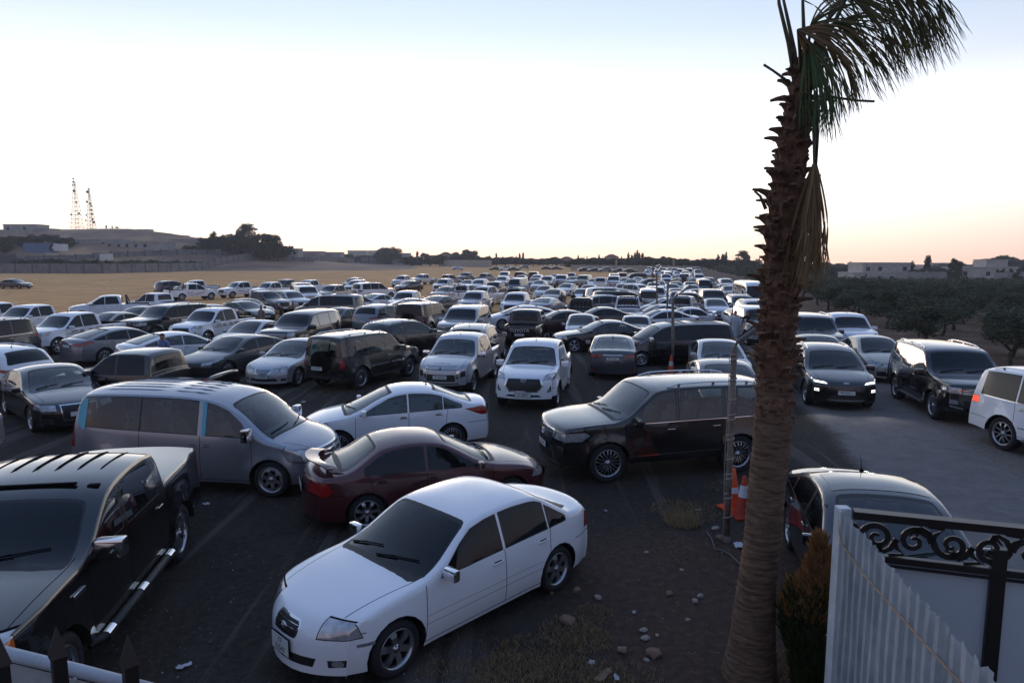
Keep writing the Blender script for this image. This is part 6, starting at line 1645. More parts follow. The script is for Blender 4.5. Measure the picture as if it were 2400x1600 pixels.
def frond(stalk_px, spread_dir, length, mat, nleaf=34, fan=2.3, droop=.6, wind=(.5, 0, -.1), Yo=0, label=None, curl=1.0, sw=.016):
    """stalk through pixels (at the palm's depth + Yo), then a fan of leaf segments blown to one side"""
    pts = [at_depth(x, y, PY + Yo * (i / max(1, len(stalk_px) - 1))) - base for i, (x, y) in enumerate(stalk_px)]
    bm = bmesh.new()
    tube(bm, pts, [lerp(sw * 1.5, sw * .7, i / (len(pts) - 1)) for i in range(len(pts))], 6, 0)
    root = link('frond', None, None) if False else None
    st = mesh_from(bm, 'leaf_stalk'); st.materials.append(STALK)
    o = bpy.data.objects.new('frond', st); COL.objects.link(o); o.parent = palm
    bm = bmesh.new(); E = pts[-1]; D = Vector(spread_dir).normalized(); W = Vector(wind)
    side = D.cross(Vector((0, 1, 0))).normalized()
    nleaf = int(nleaf * (.58 if mat is FROND else .8))
    for k in range(nleaf):
        t = (k / (nleaf - 1) - .5) * fan + random.uniform(-.05, .05)
        dd = (D * math.cos(t) + side * math.sin(t) + Vector((0, random.uniform(-.45, .45), 0))).normalized()
        L = length * random.uniform(.75, 1.05) * (1 - .12 * abs(t))
        P = [E.copy()]; v = dd.copy(); n_ = 9
        for q in range(n_):
            f = (q + 1) / n_
            v = (v + (W + Vector((0, 0, -droop))) * (.05 + .28 * f * curl) + Vector((random.uniform(-1, 1), random.uniform(-1, 1), random.uniform(-1, 1))) * .04).normalized()
            P.append(P[-1] + v * L / n_)
        nrm = Vector((random.uniform(-.5, .5), -1, random.uniform(-.3, .5))).normalized()
        ribbon(bm, P[:6], .009, .008, nrm)
        for _ in range(3):
            w2 = v.copy(); Q = [P[5].copy()]
            for q in range(5):
                w2 = (w2 + W * .12 + Vector((random.uniform(-1, 1), random.uniform(-1, 1), random.uniform(-1, 1))) * .14 + Vector((0, 0, -.10))).normalized()
                Q.append(Q[-1] + w2 * L * .085)
            ribbon(bm, Q, .0055, .0015, nrm)
    me = mesh_from(bm, 'leaf_fan'); me.materials.append(mat)
    b = bpy.data.objects.new('leaf_fan', me); COL.objects.link(b); b.parent = o
    if label: o['label'] = label
frond([(1872, 210), (1862, 120), (1845, 40), (1832, -20)], (.35, 0, .55), .85, FROND, 34, 2.2, .45, (.55, 0, -.1))
frond([(1868, 215), (1848, 100), (1826, 10), (1822, -40)], (.1, 0, .8), .7, FROND, 26, 1.8, .3, (.7, 0, .1))
frond([(1880, 205), (1885, 110), (1882, 20), (1880, -40)], (.5, 0, .3), .95, FROND, 36, 2.4, .55, (.6, 0, -.15), Yo=.3)
frond([(1884, 205), (1892, 130), (1900, 60)], (.75, 0, .15), .95, FROND, 40, 1.9, .55, (.6, 0, -.25), Yo=-.25)
frond([(1886, 208), (1910, 120), (1960, 55)], (.9, 0, -.15), 1.0, FROND, 44, 1.5, .5, (.55, 0, -.25), Yo=.15)
frond([(1886, 205), (1930, 60), (1990, -10)], (.9, 0, -.2), 1.1, FROND, 46, 1.3, .6, (.4, 0, -.35), Yo=-.1)
frond([(1888, 205), (1950, 20), (2060, -50)], (.75, 0, -.55), 1.15, FROND, 46, .9, .6, (.35, 0, -.3), Yo=.2)
frond([(1888, 200), (1990, -20), (2100, -60)], (.75, 0, -.5), 1.0, FROND, 40, 1.0, .5, (.4, 0, -.3), Yo=-.3)
frond([(1884, 212), (1888, 150), (1893, 95)], (.35, 0, -.95), 1.0, FRONDG, 44, .85, .6, (.06, 0, -.1), Yo=-.35, label='green folded fan leaf hanging beside the trunk top')
frond([(1890, 205), (1905, 120), (1918, 70)], (.55, 0, -.8), 1.0, FROND, 44, 1.1, .6, (.18, 0, -.2), Yo=-.2)
frond([(1880, 208), (1875, 120), (1870, 70)], (.65, 0, -.3), .75, DEADF, 26, 1.5, .5, (.5, 0, -.1), Yo=-.4)
frond([(1902, 245), (1914, 265), (1916, 320), (1913, 385)], (.05, 0, -1), 1.22, DEADF, 52, .26, .9, (.0, 0, -.1), Yo=-.15, label='dry brown fan leaf hanging down the right side of the trunk', curl=.8)
frond([(1900, 250), (1908, 300), (1908, 380)], (-.12, 0, -1), 1.2, DEADF, 40, .24, .9, (-.03, 0, -.1), Yo=-.38, curl=.8)
for pts in (((1862, 212), (1838, 185), (1812, 166), (1790, 152)), ((1862, 210), (1858, 150), (1852, 110)), ((1900, 226), (1950, 228), (2010, 236), (2049, 238)), ((1880, 200), (1900, 165), (1915, 140)), ((1795, 490), (1782, 460), (1768, 448))):
    bm = bmesh.new(); tube(bm, [at_depth(x, y, PY) - base for x, y in pts], [.018, .013, .011, .012][:len(pts)], 6)
    link('cut_stalk', mesh_from(bm, 'cut_stalk'), STALK, palm)

# ---- conifer shrub beside the palm
sb = Vector((3.02, 6.45, 0))
shrub = empty('conifer_shrub', sb); shrub.scale = (.82, .82, .9); tag(shrub, 'small conifer shrub with brown dried top right of the palm trunk', 'shrub')
SHG = leaf_mat('thuja_green', (.016, .026, .010), (.055, .065, .022), .15); SHB = leaf_mat('thuja_dried_brown', (.16, .075, .025), (.36, .19, .07), .3)
for nm, mt, z0, z1, cnt in (('green_foliage', SHG, .05, 1.28, 3000), ('dried_foliage', SHB, 1.0, 1.86, 1300)):
    bm = bmesh.new()
    for _ in range(cnt):
        z = lerp(z0, z1, random.random() ** (1 if nm == 'green_foliage' else 1.35)); rr = .36 * math.sin(math.pi * min(1, (z + .35) / 2.28)) ** .8 * (1 if z < 1.3 else .82)
        a = random.uniform(0, 6.283); r = rr * random.random() ** .4
        p = Vector((math.cos(a) * r + .06 * math.sin(z * 5), math.sin(a) * r, z))
        d = Vector((math.cos(a) * .5 + random.uniform(-.3, .3), math.sin(a) * .5 + random.uniform(-.3, .3), 1)).normalized()
        L = random.uniform(.05, .13)
        for q in range(3):
            dd = (d + Vector((random.uniform(-.5, .5), random.uniform(-.5, .5), random.uniform(-.1, .3)))).normalized()
            ribbon(bm, [p, p + dd * L * .5, p + dd * L + Vector((0, 0, .01))], .007, .002, Vector((random.uniform(-1, 1), -1, 0)).normalized())
    me = mesh_from(bm, nm); me.materials.append(mt); o = bpy.data.objects.new(nm, me); COL.objects.link(o); o.parent = shrub
bm = bmesh.new()
for k in range(26):
    a = random.uniform(0, 6.283); h = random.uniform(.9, 1.75)
    tube(bm, [(0, 0, .0), (math.cos(a) * .12, math.sin(a) * .12, h * .5), (math.cos(a) * .24 * (1 - h / 2.6), math.sin(a) * .24 * (1 - h / 2.6), h)], [.014, .009, .003], 5)
link('stem', mesh_from(bm, 'stem'), BARK, shrub)

# ---- lamp poles
POLEM = noisy('weathered_rusty_pole', (.10, .085, .075), (.27, .24, .21), 7, .8, 8, c3=(.19, .14, .11), stretch=(1, 1, .5))
LAMPG = pm('lamp_housing_grey', (.20, .21, .22), .45, .5)
PANEL = pm('solar_panel', (.01, .012, .03), .12, coat=1)
TAPE = noisy('faded_wrapping_tape', (.34, .32, .30), (.34, .24, .17), 12, .8, 4)
def pole(bx, by, H, r, arm, label, wrap=False, head=1.0, lean=(0, 0)):
    root = empty('lamp_post', (bx, by, 0)); tag(root, label, 'lamp post', 'lamp posts in the lot')
    top = Vector((lean[0], lean[1], H))
    bm = bmesh.new(); tube(bm, [(0, 0, -.05), top * .5, top], r, 14); lathe(bm, [(r * 1.5, 0), (r * 1.5, .06), (r, .10)], 14, 'Z')
    link('post', mesh_from(bm, 'post'), POLEM, root)
    a, b = Vector(arm[0]), Vector(arm[1])
    bm = bmesh.new(); tube(bm, [top - Vector((0, 0, .05)), top + a * .25, top + a], [r * .55, r * .5, r * .45], 8)
    link('arm', mesh_from(bm, 'arm'), STEEL, root)
    d = (b - a).normalized(); s = d.cross(Vector((0, 0, 1))).normalized(); u = s.cross(d)
    bm = bmesh.new(); M3 = Matrix((d, s, u)).transposed()
    L = (b - a).length
    box(bm, (a + b) * .5, (L, .17 * head, .055 * head), rot=M3, bevel=.02)
    o = link('lamp_head', mesh_from(bm, 'lamp_head'), LAMPG, root, top)
    bm = bmesh.new(); box(bm, (a + b) * .5 + u * .036 * head, (L * .86, .15 * head, .012), rot=M3); link('solar_panel', mesh_from(bm, 'solar_panel'), PANEL, o)
    if wrap:
        bm = bmesh.new()
        for k in range(9):
            z = .35 + k * .31; pts = [((r + .006) * math.cos(t), (r + .006) * math.sin(t), z + t * .012) for t in [2 * math.pi * q / 10 for q in range(16 + 2 * (k % 3))]]
            tube(bm, pts, .011, 5)
        link('wrapping_tape', mesh_from(bm, 'wrapping_tape'), TAPE, root)
    return root
pb = at(1703, 1268); ptop = at_depth(1703, 812, pb.y)
a1, a2 = at_depth(1712, 800, pb.y) - Vector((ptop.x, ptop.y, ptop.z)), at_depth(1780, 752, pb.y - .25) - ptop
pole(pb.x, pb.y, ptop.z, .045, (a1, a2), 'near rusty lamp post with wrapping tape standing left of the palm', True, 1.15)
for bx, by, ty, tx, a_, lb, rr in ((1577, 868, 700, 1577, (1598, 684, 1618, 668), 'rusty lamp post with solar head behind the traffic cone', .055), (1562, 770, 662, 1566, (1572, 658, 1590, 652), 'thin lamp post leaning slightly, second in the line', .06), (1540, 745, 640, 1539, (1542, 636, 1552, 622), 'third lamp post in the line, above the silver cars', .06), (1530, 700, 618, 1530, (1536, 625, 1548, 620), 'tallest far lamp post before the cypress trees', .07)):
    b = at(bx, by); t = at_depth(tx, ty, b.y); q1 = at_depth(a_[0], a_[1], b.y) - t; q2 = at_depth(a_[2], a_[3], b.y) - t
    pole(b.x, b.y, t.z, rr, (q1, q2), lb, False, 1.2, (t.x - b.x, 0))
for px, yt, yb, lb in ((1578, 608, 640, 'white pole rising over the last rows of cars'), (1444, 608, 640, 'thin dark pole before the cypress row')):
    b = at(px, yb); t = at_depth(px, yt, b.y); bm = bmesh.new(); tube(bm, [(0, 0, 0), (0, 0, t.z)], .12, 8); box(bm, (0, 0, t.z - .8), (.5, .2, 1.6))
    tag(link('utility_pole', mesh_from(bm, 'utility_pole'), BLOCK2, None, (b.x, b.y, 0)), lb, 'pole')
# wire hanging beside the near post and loose on the soil
WIRE = pm('pale_cable', (.30, .28, .25), .7)
bm = bmesh.new(); z_ = [2.95, 2.2, 1.5, .9, .3, .02]
tube(bm, [(pb.x - .085 + .012 * math.sin(i * 2), pb.y - .05, z) for i, z in enumerate(z_)], .006, 5)
tag(link('hanging_cable', mesh_from(bm, 'hanging_cable'), WIRE), 'thin pale cable hanging down beside the near lamp post', 'cable')
bm = bmesh.new(); tube(bm, [at(x, y, .03) for x, y in ((1656, 1245), (1668, 1262), (1675, 1285), (1692, 1289), (1710, 1298), (1735, 1322), (1760, 1340))], .011, 6)
tag(link('ground_cable', mesh_from(bm, 'ground_cable'), pm('grey_hose', (.12, .11, .10), .7)), 'loose grey hose lying on the soil at the foot of the lamp post', 'hose')

# ---- cones
CONO = noisy('orange_cone_plastic', (.62, .06, .015), (.80, .11, .025), 5, .5, 4); CONW = pm('cone_reflective_band', (.60, .60, .62), .35)
CONR = noisy('faded_red_cone_plastic', (.34, .035, .02), (.50, .06, .03), 6, .6, 4)
def cone(p, h, r, mat, label, band=(.46, .62), rz=0):
    bm = bmesh.new(); prof = [(r * 1.05, .03), (r * .82, .06), (r * .20, h)]
    def rad(z): return lerp(r * .82, r * .18, (z - .06) / (h - .06))
    lathe(bm, [(r * .95, .03), (rad(.06), .07), (rad(h * band[0]), h * band[0])], 24, 'Z')
    lathe(bm, [(rad(h * band[1]), h * band[1]), (rad(h * .98), h * .98), (rad(h) * .7, h), (.005, h)], 24, 'Z')
    root = link('traffic_cone', mesh_from(bm, 'traffic_cone'), mat, None, p); tag(root, label, 'traffic cone')
    bm = bmesh.new(); lathe(bm, [(rad(h * band[0]) + .002, h * band[0]), (rad(h * band[1]) + .002, h * band[1])], 24, 'Z'); link('reflective_band', mesh_from(bm, 'reflective_band'), CONW, root)
    bm = bmesh.new(); box(bm, (0, 0, .02), (r * 2.3, r * 2.3, .04), bevel=.012); link('cone_base', mesh_from(bm, 'cone_base'), mat, root)
    root.rotation_euler = (0, 0, rz)
cone(at(1716, 1192), .74, .17, CONO, 'bright orange traffic cone half hidden behind the lamp post', (.42, .56), .3)
cone(at(1741, 1210), .72, .17, CONR, 'faded red traffic cone with wide white band beside the palm', (.50, .78), .1)
cone(at(1572, 880), .78, .17, CONO, 'small orange traffic cone at the foot of the second lamp post', (.5, .72), .2)

# ---- corrugated sheet wall and ornate gate
SHEET = noisy('painted_corrugated_sheet', (.44, .48, .51), (.64, .67, .69), 3, .42, 6, c3=(.54, .58, .60), metal=.1)
fa, fb = Vector((2.92, 5.80, 0)), Vector((2.50, 2.9, 0))
wroot = empty('corrugated_sheet_fence', fa); tag(wroot, 'pale corrugated metal sheet fence with jagged cut top edge', 'fence')
L = (fb - fa).length; dx = (fb - fa).normalized(); nx = Vector((-dx.y, dx.x, 0))
if nx.x > 0: nx = -nx
def sheet(t0, t1, h0, h1, off):
    bm = bmesh.new(); pitch = .135; n = int((t1 - t0) / pitch); prev = None
    prof = [(0, 0), (.30, 0), (.42, .030), (.78, .030), (.90, 0)]
    for i in range(n + 1):
        for f, dd in prof:
            t = t0 + (i + f) * pitch
            if t > t1: break
            p = dx * t + nx * (dd + off + .004 * math.sin(t * 7))
            h = lerp(h0, h1, (t - t0) / (t1 - t0)) + random.uniform(-.012, .012) - (.02 if dd == 0 and random.random() < .3 else 0)
            row = [bm.verts.new((p.x + nx.x * .004 * math.sin(z * 6 + t * 9), p.y, z)) for z in [h * q / 10 for q in range(11)]]
            if prev:
                for k in range(10): bm.faces.new((prev[k], row[k], row[k + 1], prev[k + 1]))
            prev = row
    bmesh.ops.solidify(bm, geom=bm.faces, thickness=.0015)
    return mesh_from(bm, 'sheet')
link('sheet', sheet(.10, 1.0, 2.20, 2.20, 0), SHEET, wroot); link('sheet', sheet(.98, 2.0, 2.19, 2.21, .012), SHEET, wroot); link('sheet', sheet(1.97, L, 2.2, 2.2, .002), SHEET, wroot)
bm = bmesh.new(); box(bm, (0, 0, 1.11), (.11, .10, 2.24), bevel=.008); box(bm, (.055 * nx.x, -.05, 1.11), (.012, .08, 2.22))
link('corner_post', mesh_from(bm, 'corner_post'), SHEET, wroot)
bm = bmesh.new(); tube(bm, [dx * t + nx * (.05 + .0) + Vector((0, 0, z)) for t, z in ((.06, 2.14), (.10, 2.02), (.16, 1.96), (.6, 1.93), (1.2, 1.95), (1.8, 1.98), (2.6, 2.02))], .006, 6)
link('orange_rope', mesh_from(bm, 'orange_rope'), pm('orange_rope', (.42, .25, .13), .8), wroot)
IRON = pm('black_painted_iron', (.014, .012, .011), .38)
g0, g1 = Vector((3.0, 5.78, 0)), Vector((5.1, 5.12, 0))
gt = empty('ornate_gate', g0); tag(gt, 'black iron gate with scroll frieze and grey mesh panels at the right', 'gate')
gd = (g1 - g0).normalized(); GL = (g1 - g0).length; ga = math.atan2(gd.y, gd.x)
gt.rotation_euler = (0, 0, ga)
bm = bmesh.new()
for z, h, t in ((2.17, .07, .07), (1.80, .06, .06), (.10, .08, .06)): box(bm, (GL / 2, 0, z), (GL, t, h), bevel=.006)
box(bm, (GL / 2, -.02, 2.212), (GL, .11, .014)); box(bm, (GL / 2, -.035, 1.75), (GL, .02, .02))
for x in (.03, 1.12, 2.17): box(bm, (x, .0, 1.0), (.11, .062, 2.0), bevel=.006)
link('gate_frame', mesh_from(bm, 'gate_frame'), IRON, gt)
def spiral(bm, cx, cz, r0, turns, a0, sgn, r1=.02, n=26, w=.030):
    P = []
    for i in range(n + 1):
        t = i / n; a = a0 + sgn * turns * 2 * math.pi * t; r = lerp(r0, r1, t ** .8)
        P.append(Vector((cx + math.cos(a) * r, 0, cz + math.sin(a) * r)))
    return P
def flat(bm, P, w0, w1, th=.02):
    prev = None
    for i, p in enumerate(P):
        t = i / (len(P) - 1); d = (P[min(i + 1, len(P) - 1)] - P[max(0, i - 1)]).normalized(); s = Vector((-d.z, 0, d.x)) * lerp(w0, w1, t)
        r = [bm.verts.new(p + q) for q in (s + Vector((0, th / 2, 0)), s - Vector((0, th / 2, 0)), -s - Vector((0, th / 2, 0)), -s + Vector((0, th / 2, 0)))]
        if prev:
            for k in range(4): bm.faces.new((prev[k], prev[(k + 1) % 4], r[(k + 1) % 4], r[k]))
        prev = r
bm = bmesh.new(); zc = 1.985; k = 0; x = .20
while x < GL:
    s = 1 if k % 2 == 0 else -1
    flat(bm, spiral(bm, x, zc, .135, 1.35, math.pi * (1 if s > 0 else 0), -s if k % 4 < 2 else s), .027, .014)
    P = [Vector((x + s * .0 - .13, 0, zc)), Vector((x - .18, 0, zc + s * .09)), Vector((x - .24, 0, zc + s * .125))]
    flat(bm, P, .024, .016)
    flat(bm, [Vector((x + .13, 0, zc)), Vector((x + .16, 0, zc - s * .08)), Vector((x + .22, 0, zc - s * .13)), Vector((x + .10, 0, zc - s * .145))], .018, .014)
    for q in range(3):
        a = -s * math.pi / 2 + (q - 1) * .8
        flat(bm, [Vector((x + .02, 0, zc - s * .12)), Vector((x + .02 + math.cos(a) * -.03, 0, zc - s * .12 - math.sin(a) * .05)), Vector((x + .02 + .06 * (q - 1), 0, zc - s * .045))], .022, .006)
    x += .285; k += 1
link('scroll_frieze', mesh_from(bm, 'scroll_frieze'), IRON, gt)
m, nt, b = nodes_of('perforated_grey_mesh'); N, Lk = nt.nodes, nt.links
tc = N.new('ShaderNodeTexCoord'); vo = N.new('ShaderNodeTexVoronoi'); vo.feature = 'F1'; vo.inputs['Scale'].default_value = 62; vo.inputs['Randomness'].default_value = 0
Lk.new(tc.outputs['Object'], vo.inputs['Vector']); rp = N.new('ShaderNodeValToRGB'); rp.color_ramp.elements[0].position = .28; rp.color_ramp.elements[1].position = .36
rp.color_ramp.elements[0].color = (.18, .19, .20, 1); rp.color_ramp.elements[1].color = (.50, .54, .57, 1)
Lk.new(vo.outputs['Distance'], rp.inputs[0]); Lk.new(rp.outputs[0], b.inputs['Base Color']); b.inputs['Roughness'].default_value = .5; b.inputs['Metallic'].default_value = .2
for x0, x1 in ((.09, 1.06), (1.18, 2.11)):
    bm = bmesh.new(); box(bm, ((x0 + x1) / 2, .012, .94), (x1 - x0, .008, 1.66)); link('mesh_panel', mesh_from(bm, 'mesh_panel'), m, gt)

# ---- balustrade of the viewpoint at the lower left
WR = noisy('chipped_white_paint', (.30, .33, .36), (.44, .46, .48), 6, .6, 8)
def cp(px, py, d):      # a point at a given distance along the view axis
    u, v = (px - 1200) / FPX, (py - 800) / FPX
    return Vector((u * d, d * (CP - v * SP), CAM_H - d * (v * CP + SP)))
ra, rb = cp(-60, 1512, 2.3), cp(420, 1632, 2.3)
rl = empty('parapet_railing', (ra.x, ra.y, 0)); tag(rl, 'chipped white parapet rail with dark pickets in the lower left corner', 'railing')
o0 = Vector((ra.x, ra.y, 0))
bm = bmesh.new(); tube(bm, [ra - o0, ra.lerp(rb, .5) - o0 + Vector((0, 0, .004)), rb - o0], .022, 10); link('top_rail', mesh_from(bm, 'top_rail'), WR, rl)
bm = bmesh.new(); d_ = (rb - ra).normalized(); 
v = [bm.verts.new(q) for q in (ra - o0 - Vector((0, 0, .03)), rb - o0 - Vector((0, 0, .03)), rb - o0 - Vector((0, 0, 1.0)), ra - o0 - Vector((0, 0, 1.0)))]; bm.faces.new(v); bmesh.ops.solidify(bm, geom=bm.faces, thickness=.03)
link('panel', mesh_from(bm, 'panel'), WR, rl)
for px, pt in ((-2, 1500), (132, 1480), (300, 1500)):
    p = cp(px, pt, 2.05) - o0; bm = bmesh.new()
    bmesh.ops.create_cone(bm, segments=4, radius1=.030, radius2=.026, depth=.9, matrix=Matrix.Translation(p - Vector((0, 0, .52))), cap_ends=True)
    bmesh.ops.create_cone(bm, segments=4, radius1=.034, radius2=.002, depth=.09, matrix=Matrix.Translation(p - Vector((0, 0, .03))), cap_ends=True)
    link('picket', mesh_from(bm, 'picket'), IRON, rl)

# ---- dry grass, stones and litter
STRAW = leaf_mat('dry_grass_blades', (.16, .10, .05), (.40, .29, .16), .3)
def grass_patch(name, spots, seed=1):
    random.seed(seed); bm = bmesh.new()
    for (cx, cy, r, n, h) in spots:
        for _ in range(n):
            a = random.uniform(0, 6.283); q = r * math.sqrt(random.random()); x, y = cx + math.cos(a) * q, cy + math.sin(a) * q
            b = Vector((x, y, gz(x, y))); lean = Vector((random.gauss(0, .6), random.gauss(0, .6), 1)).normalized(); L = h * random.uniform(.4, 1.3)
            m_ = b + lean * L * .6; e = m_ + (lean + Vector((random.gauss(0, .6), random.gauss(0, .6), -.35))).normalized() * L * .5
            w = .0035 + .0012 * h
            s = Vector((random.uniform(-1, 1), random.uniform(-1, 1), 0)).normalized() * w * (1 if h < .3 else 1.6)
            V = [bm.verts.new(v) for v in (b - s, b + s, m_ + s * .7, m_ - s * .7)]; bm.faces.new(V)
            bm.faces.new((V[3], V[2], bm.verts.new(e)))
    o = link(name, mesh_from(bm, name), STRAW); tag(o, kind='stuff'); return o
sp = []
def S(px, py, r, n, h): p = at(px, py); sp.append((p.x, p.y, r, n, h))
S(1600, 1225, .30, 900, .16); S(1585, 1195, .45, 700, .09); S(1640, 1200, .5, 500, .07); S(1690, 1140, .35, 250, .05); S(1610, 1290, .5, 300, .05)
S(1200, 1590, .45, 1200, .10); S(1330, 1480, .35, 700, .07); S(1390, 1440, .25, 300, .06); S(1380, 1500, .3, 500, .09); S(1250, 1540, .45, 900, .07); S(1420, 1590, .3, 400, .08); S(1330, 1590, .4, 700, .10); S(1060, 1610, .5, 500, .08); S(1500, 1600, .35, 250, .06)
S(1900, 1590, .5, 600, .08); S(1860, 1560, .3, 400, .07); S(1100, 1540, .5, 300, .05)
for px, py, r, n in ((780, 912, .9, 500), (830, 905, 1.2, 600), (1560, 885, 1.0, 600), (1500, 880, .9, 400), (740, 925, .5, 200)): S(px, py, r, n, .06)
grass_patch('dry_grass', sp)
random.seed(9); sp = []
for _ in range(520):
    y = random.uniform(62, 200); x = random.uniform(-.82 * y, -.05 * y) if random.random() < .8 else random.uniform(-.1 * y, .12 * y)
    sp.append((x, y, random.uniform(.3, 1.1), 16, random.uniform(.18, .42)))
grass_patch('field_stubble', sp, 4)
random.seed(17)
STN = [noisy('pale_stone', (.20, .165, .14), (.38, .32, .27), 8, .9, 5), noisy('brown_stone', (.14, .08, .055), (.26, .16, .11), 8, .9, 5)]
def stone_mesh(seed):
    random.seed(seed); bm = bmesh.new(); bmesh.ops.create_icosphere(bm, subdivisions=2, radius=1)
    for v in bm.verts: v.co = Vector((v.co.x * 1.2, v.co.y * .9, v.co.z * .6)) * random.uniform(.82, 1.15)
    return mesh_from(bm, 'stone')
SM = [stone_mesh(i) for i in range(4)]
for px, py, s, m_, lb in ((1532, 1535, .085, 1, 'large orange brown stone lying near the bottom edge'), (1512, 1497, .05, 0, 'pale shell shaped stone above the large orange one'), (1508, 1478, .045, 0, 'flat white stone chip above the shell shaped stone'), (1352, 1384, .055, 1, 'pink stone in the gravel spill behind the white car'), (1401, 1401, .05, 0, 'pale stone right of the pink one'), (1293, 1389, .035, 1, 'dark little stone close to the rear wheel of the white car'), (1330, 1458, .09, 1, 'broad brown slab stone in the dry grass'), (1569, 1392, .05, 1, 'brown stone in the middle of the red soil'), (1642, 1398, .045, 0, 'white stone chip left of the palm foot'), (1629, 1410, .045, 0, 'flat white chip below the other left of the palm'), (1515, 1547, .03, 0, 'small pebble touching the large orange stone'), (1677, 1240, .06, 0, 'grey rubble piece at the foot of the lamp post'), (1690, 1262, .07, 1, 'brown rubble piece at the foot of the lamp post'), (1612, 1453, .03, 0, 'small pale pebble in the soil left of the palm'), (1540, 1489, .025, 0, 'tiny white pebble right of the shell shaped stone'), (1515, 1295, .035, 0, 'pale pebble behind the white car on the red soil'), (1598, 1336, .03, 0, 'light pebble halfway to the palm')):
    p = at(px, py); o = bpy.data.objects.new('stone', SM[random.randrange(4)].copy()); COL.objects.link(o); o.data.materials.append(STN[m_])
    o.location = (p.x, p.y, s * .3); o.scale = (s, s, s); o.rotation_euler = (0, 0, random.uniform(0, 6)); tag(o, lb, 'stone')
def litter(px, py, w, h, col, label, name='litter'):
    p = at(px, py); bm = bmesh.new(); n = 5
    V = [[bm.verts.new(((i / n - .5) * w * random.uniform(.8, 1.1), (j / n - .5) * h * random.uniform(.8, 1.1), .012 + random.uniform(0, .03))) for i in range(n + 1)] for j in range(n + 1)]
    for j in range(n):
        for i in range(n): bm.faces.new((V[j][i], V[j][i + 1], V[j + 1][i + 1], V[j + 1][i]))
    o = link(name, mesh_from(bm, name), col, None, (p.x, p.y, 0)); o.rotation_euler = (0, 0, random.uniform(0, 6)); tag(o, label, 'litter')
PAPER = pm('white_paper', (.50, .51, .54), .7)
litter(430, 1565, .16, .07, PAPER, 'crumpled white paper on dark gravel near the bottom edge left of the white car')
litter(484, 1183, .12, .08, PAPER, 'small white scrap on the gravel between the grey van and the black pickup')
litter(1731, 1280, .20, .14, PAPER, 'torn white paper lying between lamp post and palm')
litter(1420, 1199, .07, .05, PAPER, 'white scrap on the gravel behind the white car boot')
litter(1387, 1556, .09, .06, PAPER, 'white paper scrap in the dry grass at the bottom')
litter(1445, 1592, .10, .05, PAPER, 'white paper scrap at the bottom edge left of the stones')
litter(1325, 1447, .06, .05, PAPER, 'white scrap beside the brown slab stone')
litter(1636, 1197, .10, .04, PAPER, 'thin white scrap in the dry grass tuft behind the cones')
litter(1486, 1438, .06, .04, PAPER, 'tiny white scrap in the middle of the soil')
litter(711, 943, .16, .10, PAPER, 'white scrap on the gravel behind the white saloon and the van')
CARD = noisy('brown_cardboard', (.20, .13, .09), (.30, .20, .14), 6)
litter(1415, 1585, .26, .10, CARD, 'flattened brown cardboard piece at the bottom edge')
bm = bmesh.new(); lathe(bm, [(.040, 0), (.030, .10), (.001, .10)], 14, 'Y')
p = at(1468, 1530); o = link('paper_cup', mesh_from(bm, 'paper_cup'), CARD, None, (p.x, p.y, .035)); o.rotation_euler = (0, 0, R_(75)); tag(o, 'crushed brown paper cup lying left of the large orange stone', 'cup')
random.seed(31)
bm = bmesh.new()
for _ in range(3200):        # gravel chips and pebbles over the near ground
    y = 5.6 + 9 * random.random() ** 1.3; x = random.uniform(-.8, .8) * y
    s = random.uniform(.004, .012) * (1.6 if random.random() < .08 else 1); p = Vector((x, y, s * .3))
    V = [bm.verts.new(p + Vector((random.uniform(.6, 1.2) * a * s, random.uniform(.6, 1.2) * b * s, 0))) for a, b in ((1, 0), (0, 1), (-1, 0), (0, -1))]
    t = bm.verts.new(p + Vector((random.uniform(-.3, .3) * s, random.uniform(-.3, .3) * s, s * .9)))
    for k in range(4): bm.faces.new((V[k], V[(k + 1) % 4], t))
o = link('gravel_chips', mesh_from(bm, 'gravel_chips'), noisy('gravel_chip_stone', (.06, .052, .048), (.30, .26, .23), 1.5, .9, 2)); tag(o, kind='stuff')
# ================================================================ vehicles
def roof_solve(key, hd, rx, ry):
    """stand the vehicle so that its roof shows at this place on the flat ground"""
    d = M[key]; h = R_(hd); c, s = math.cos(h), math.sin(h)
    H = d['H'] - .04
    xs_ = [p[0] for p in d['C'] if p[1] > d['H'] - .10]
    x0, x1 = max(xs_) , min(xs_); w = d['W'] * .30
    pts = [(x, y) for x in (x0, (x0 + x1) / 2, x1) for y in (-w, 0, w)]
    tx, ty = rx, ry
    for _ in range(12):
        q = at(tx, max(ty, 609), H)
        xm = (x0 + x1) / 2
        ox, oy = q.x - c * xm, q.y - s * xm
        P = [proj((ox + c * x - s * y, oy + s * x + c * y, H + (.04 if y == 0 else 0))) for x, y in pts]
        mx = (min(p[0] for p in P) + max(p[0] for p in P)) / 2; my = min(p[1] for p in P)
        tx += (rx - mx) * .8; ty += (ry - my) * .8
    return Vector((ox, oy, 0))
def wheel_solve(key, hd, px, py, which, side):
    """tyre contact of one wheel at a pixel"""
    d = M[key]; g = at(px, py); h = R_(hd); lx = d['wf'] if which == 'f' else d['wr']; ly = side * (d['W'] / 2 - .05)
    return Vector((g.x - math.cos(h) * lx + math.sin(h) * ly, g.y - math.sin(h) * lx - math.cos(h) * ly, 0))
CARS = []
def V(key, col, where, hd, label, **k): CARS.append([key, col, where, hd, label, k])
F, A = 258, 78
L_, Rr = 1, -1
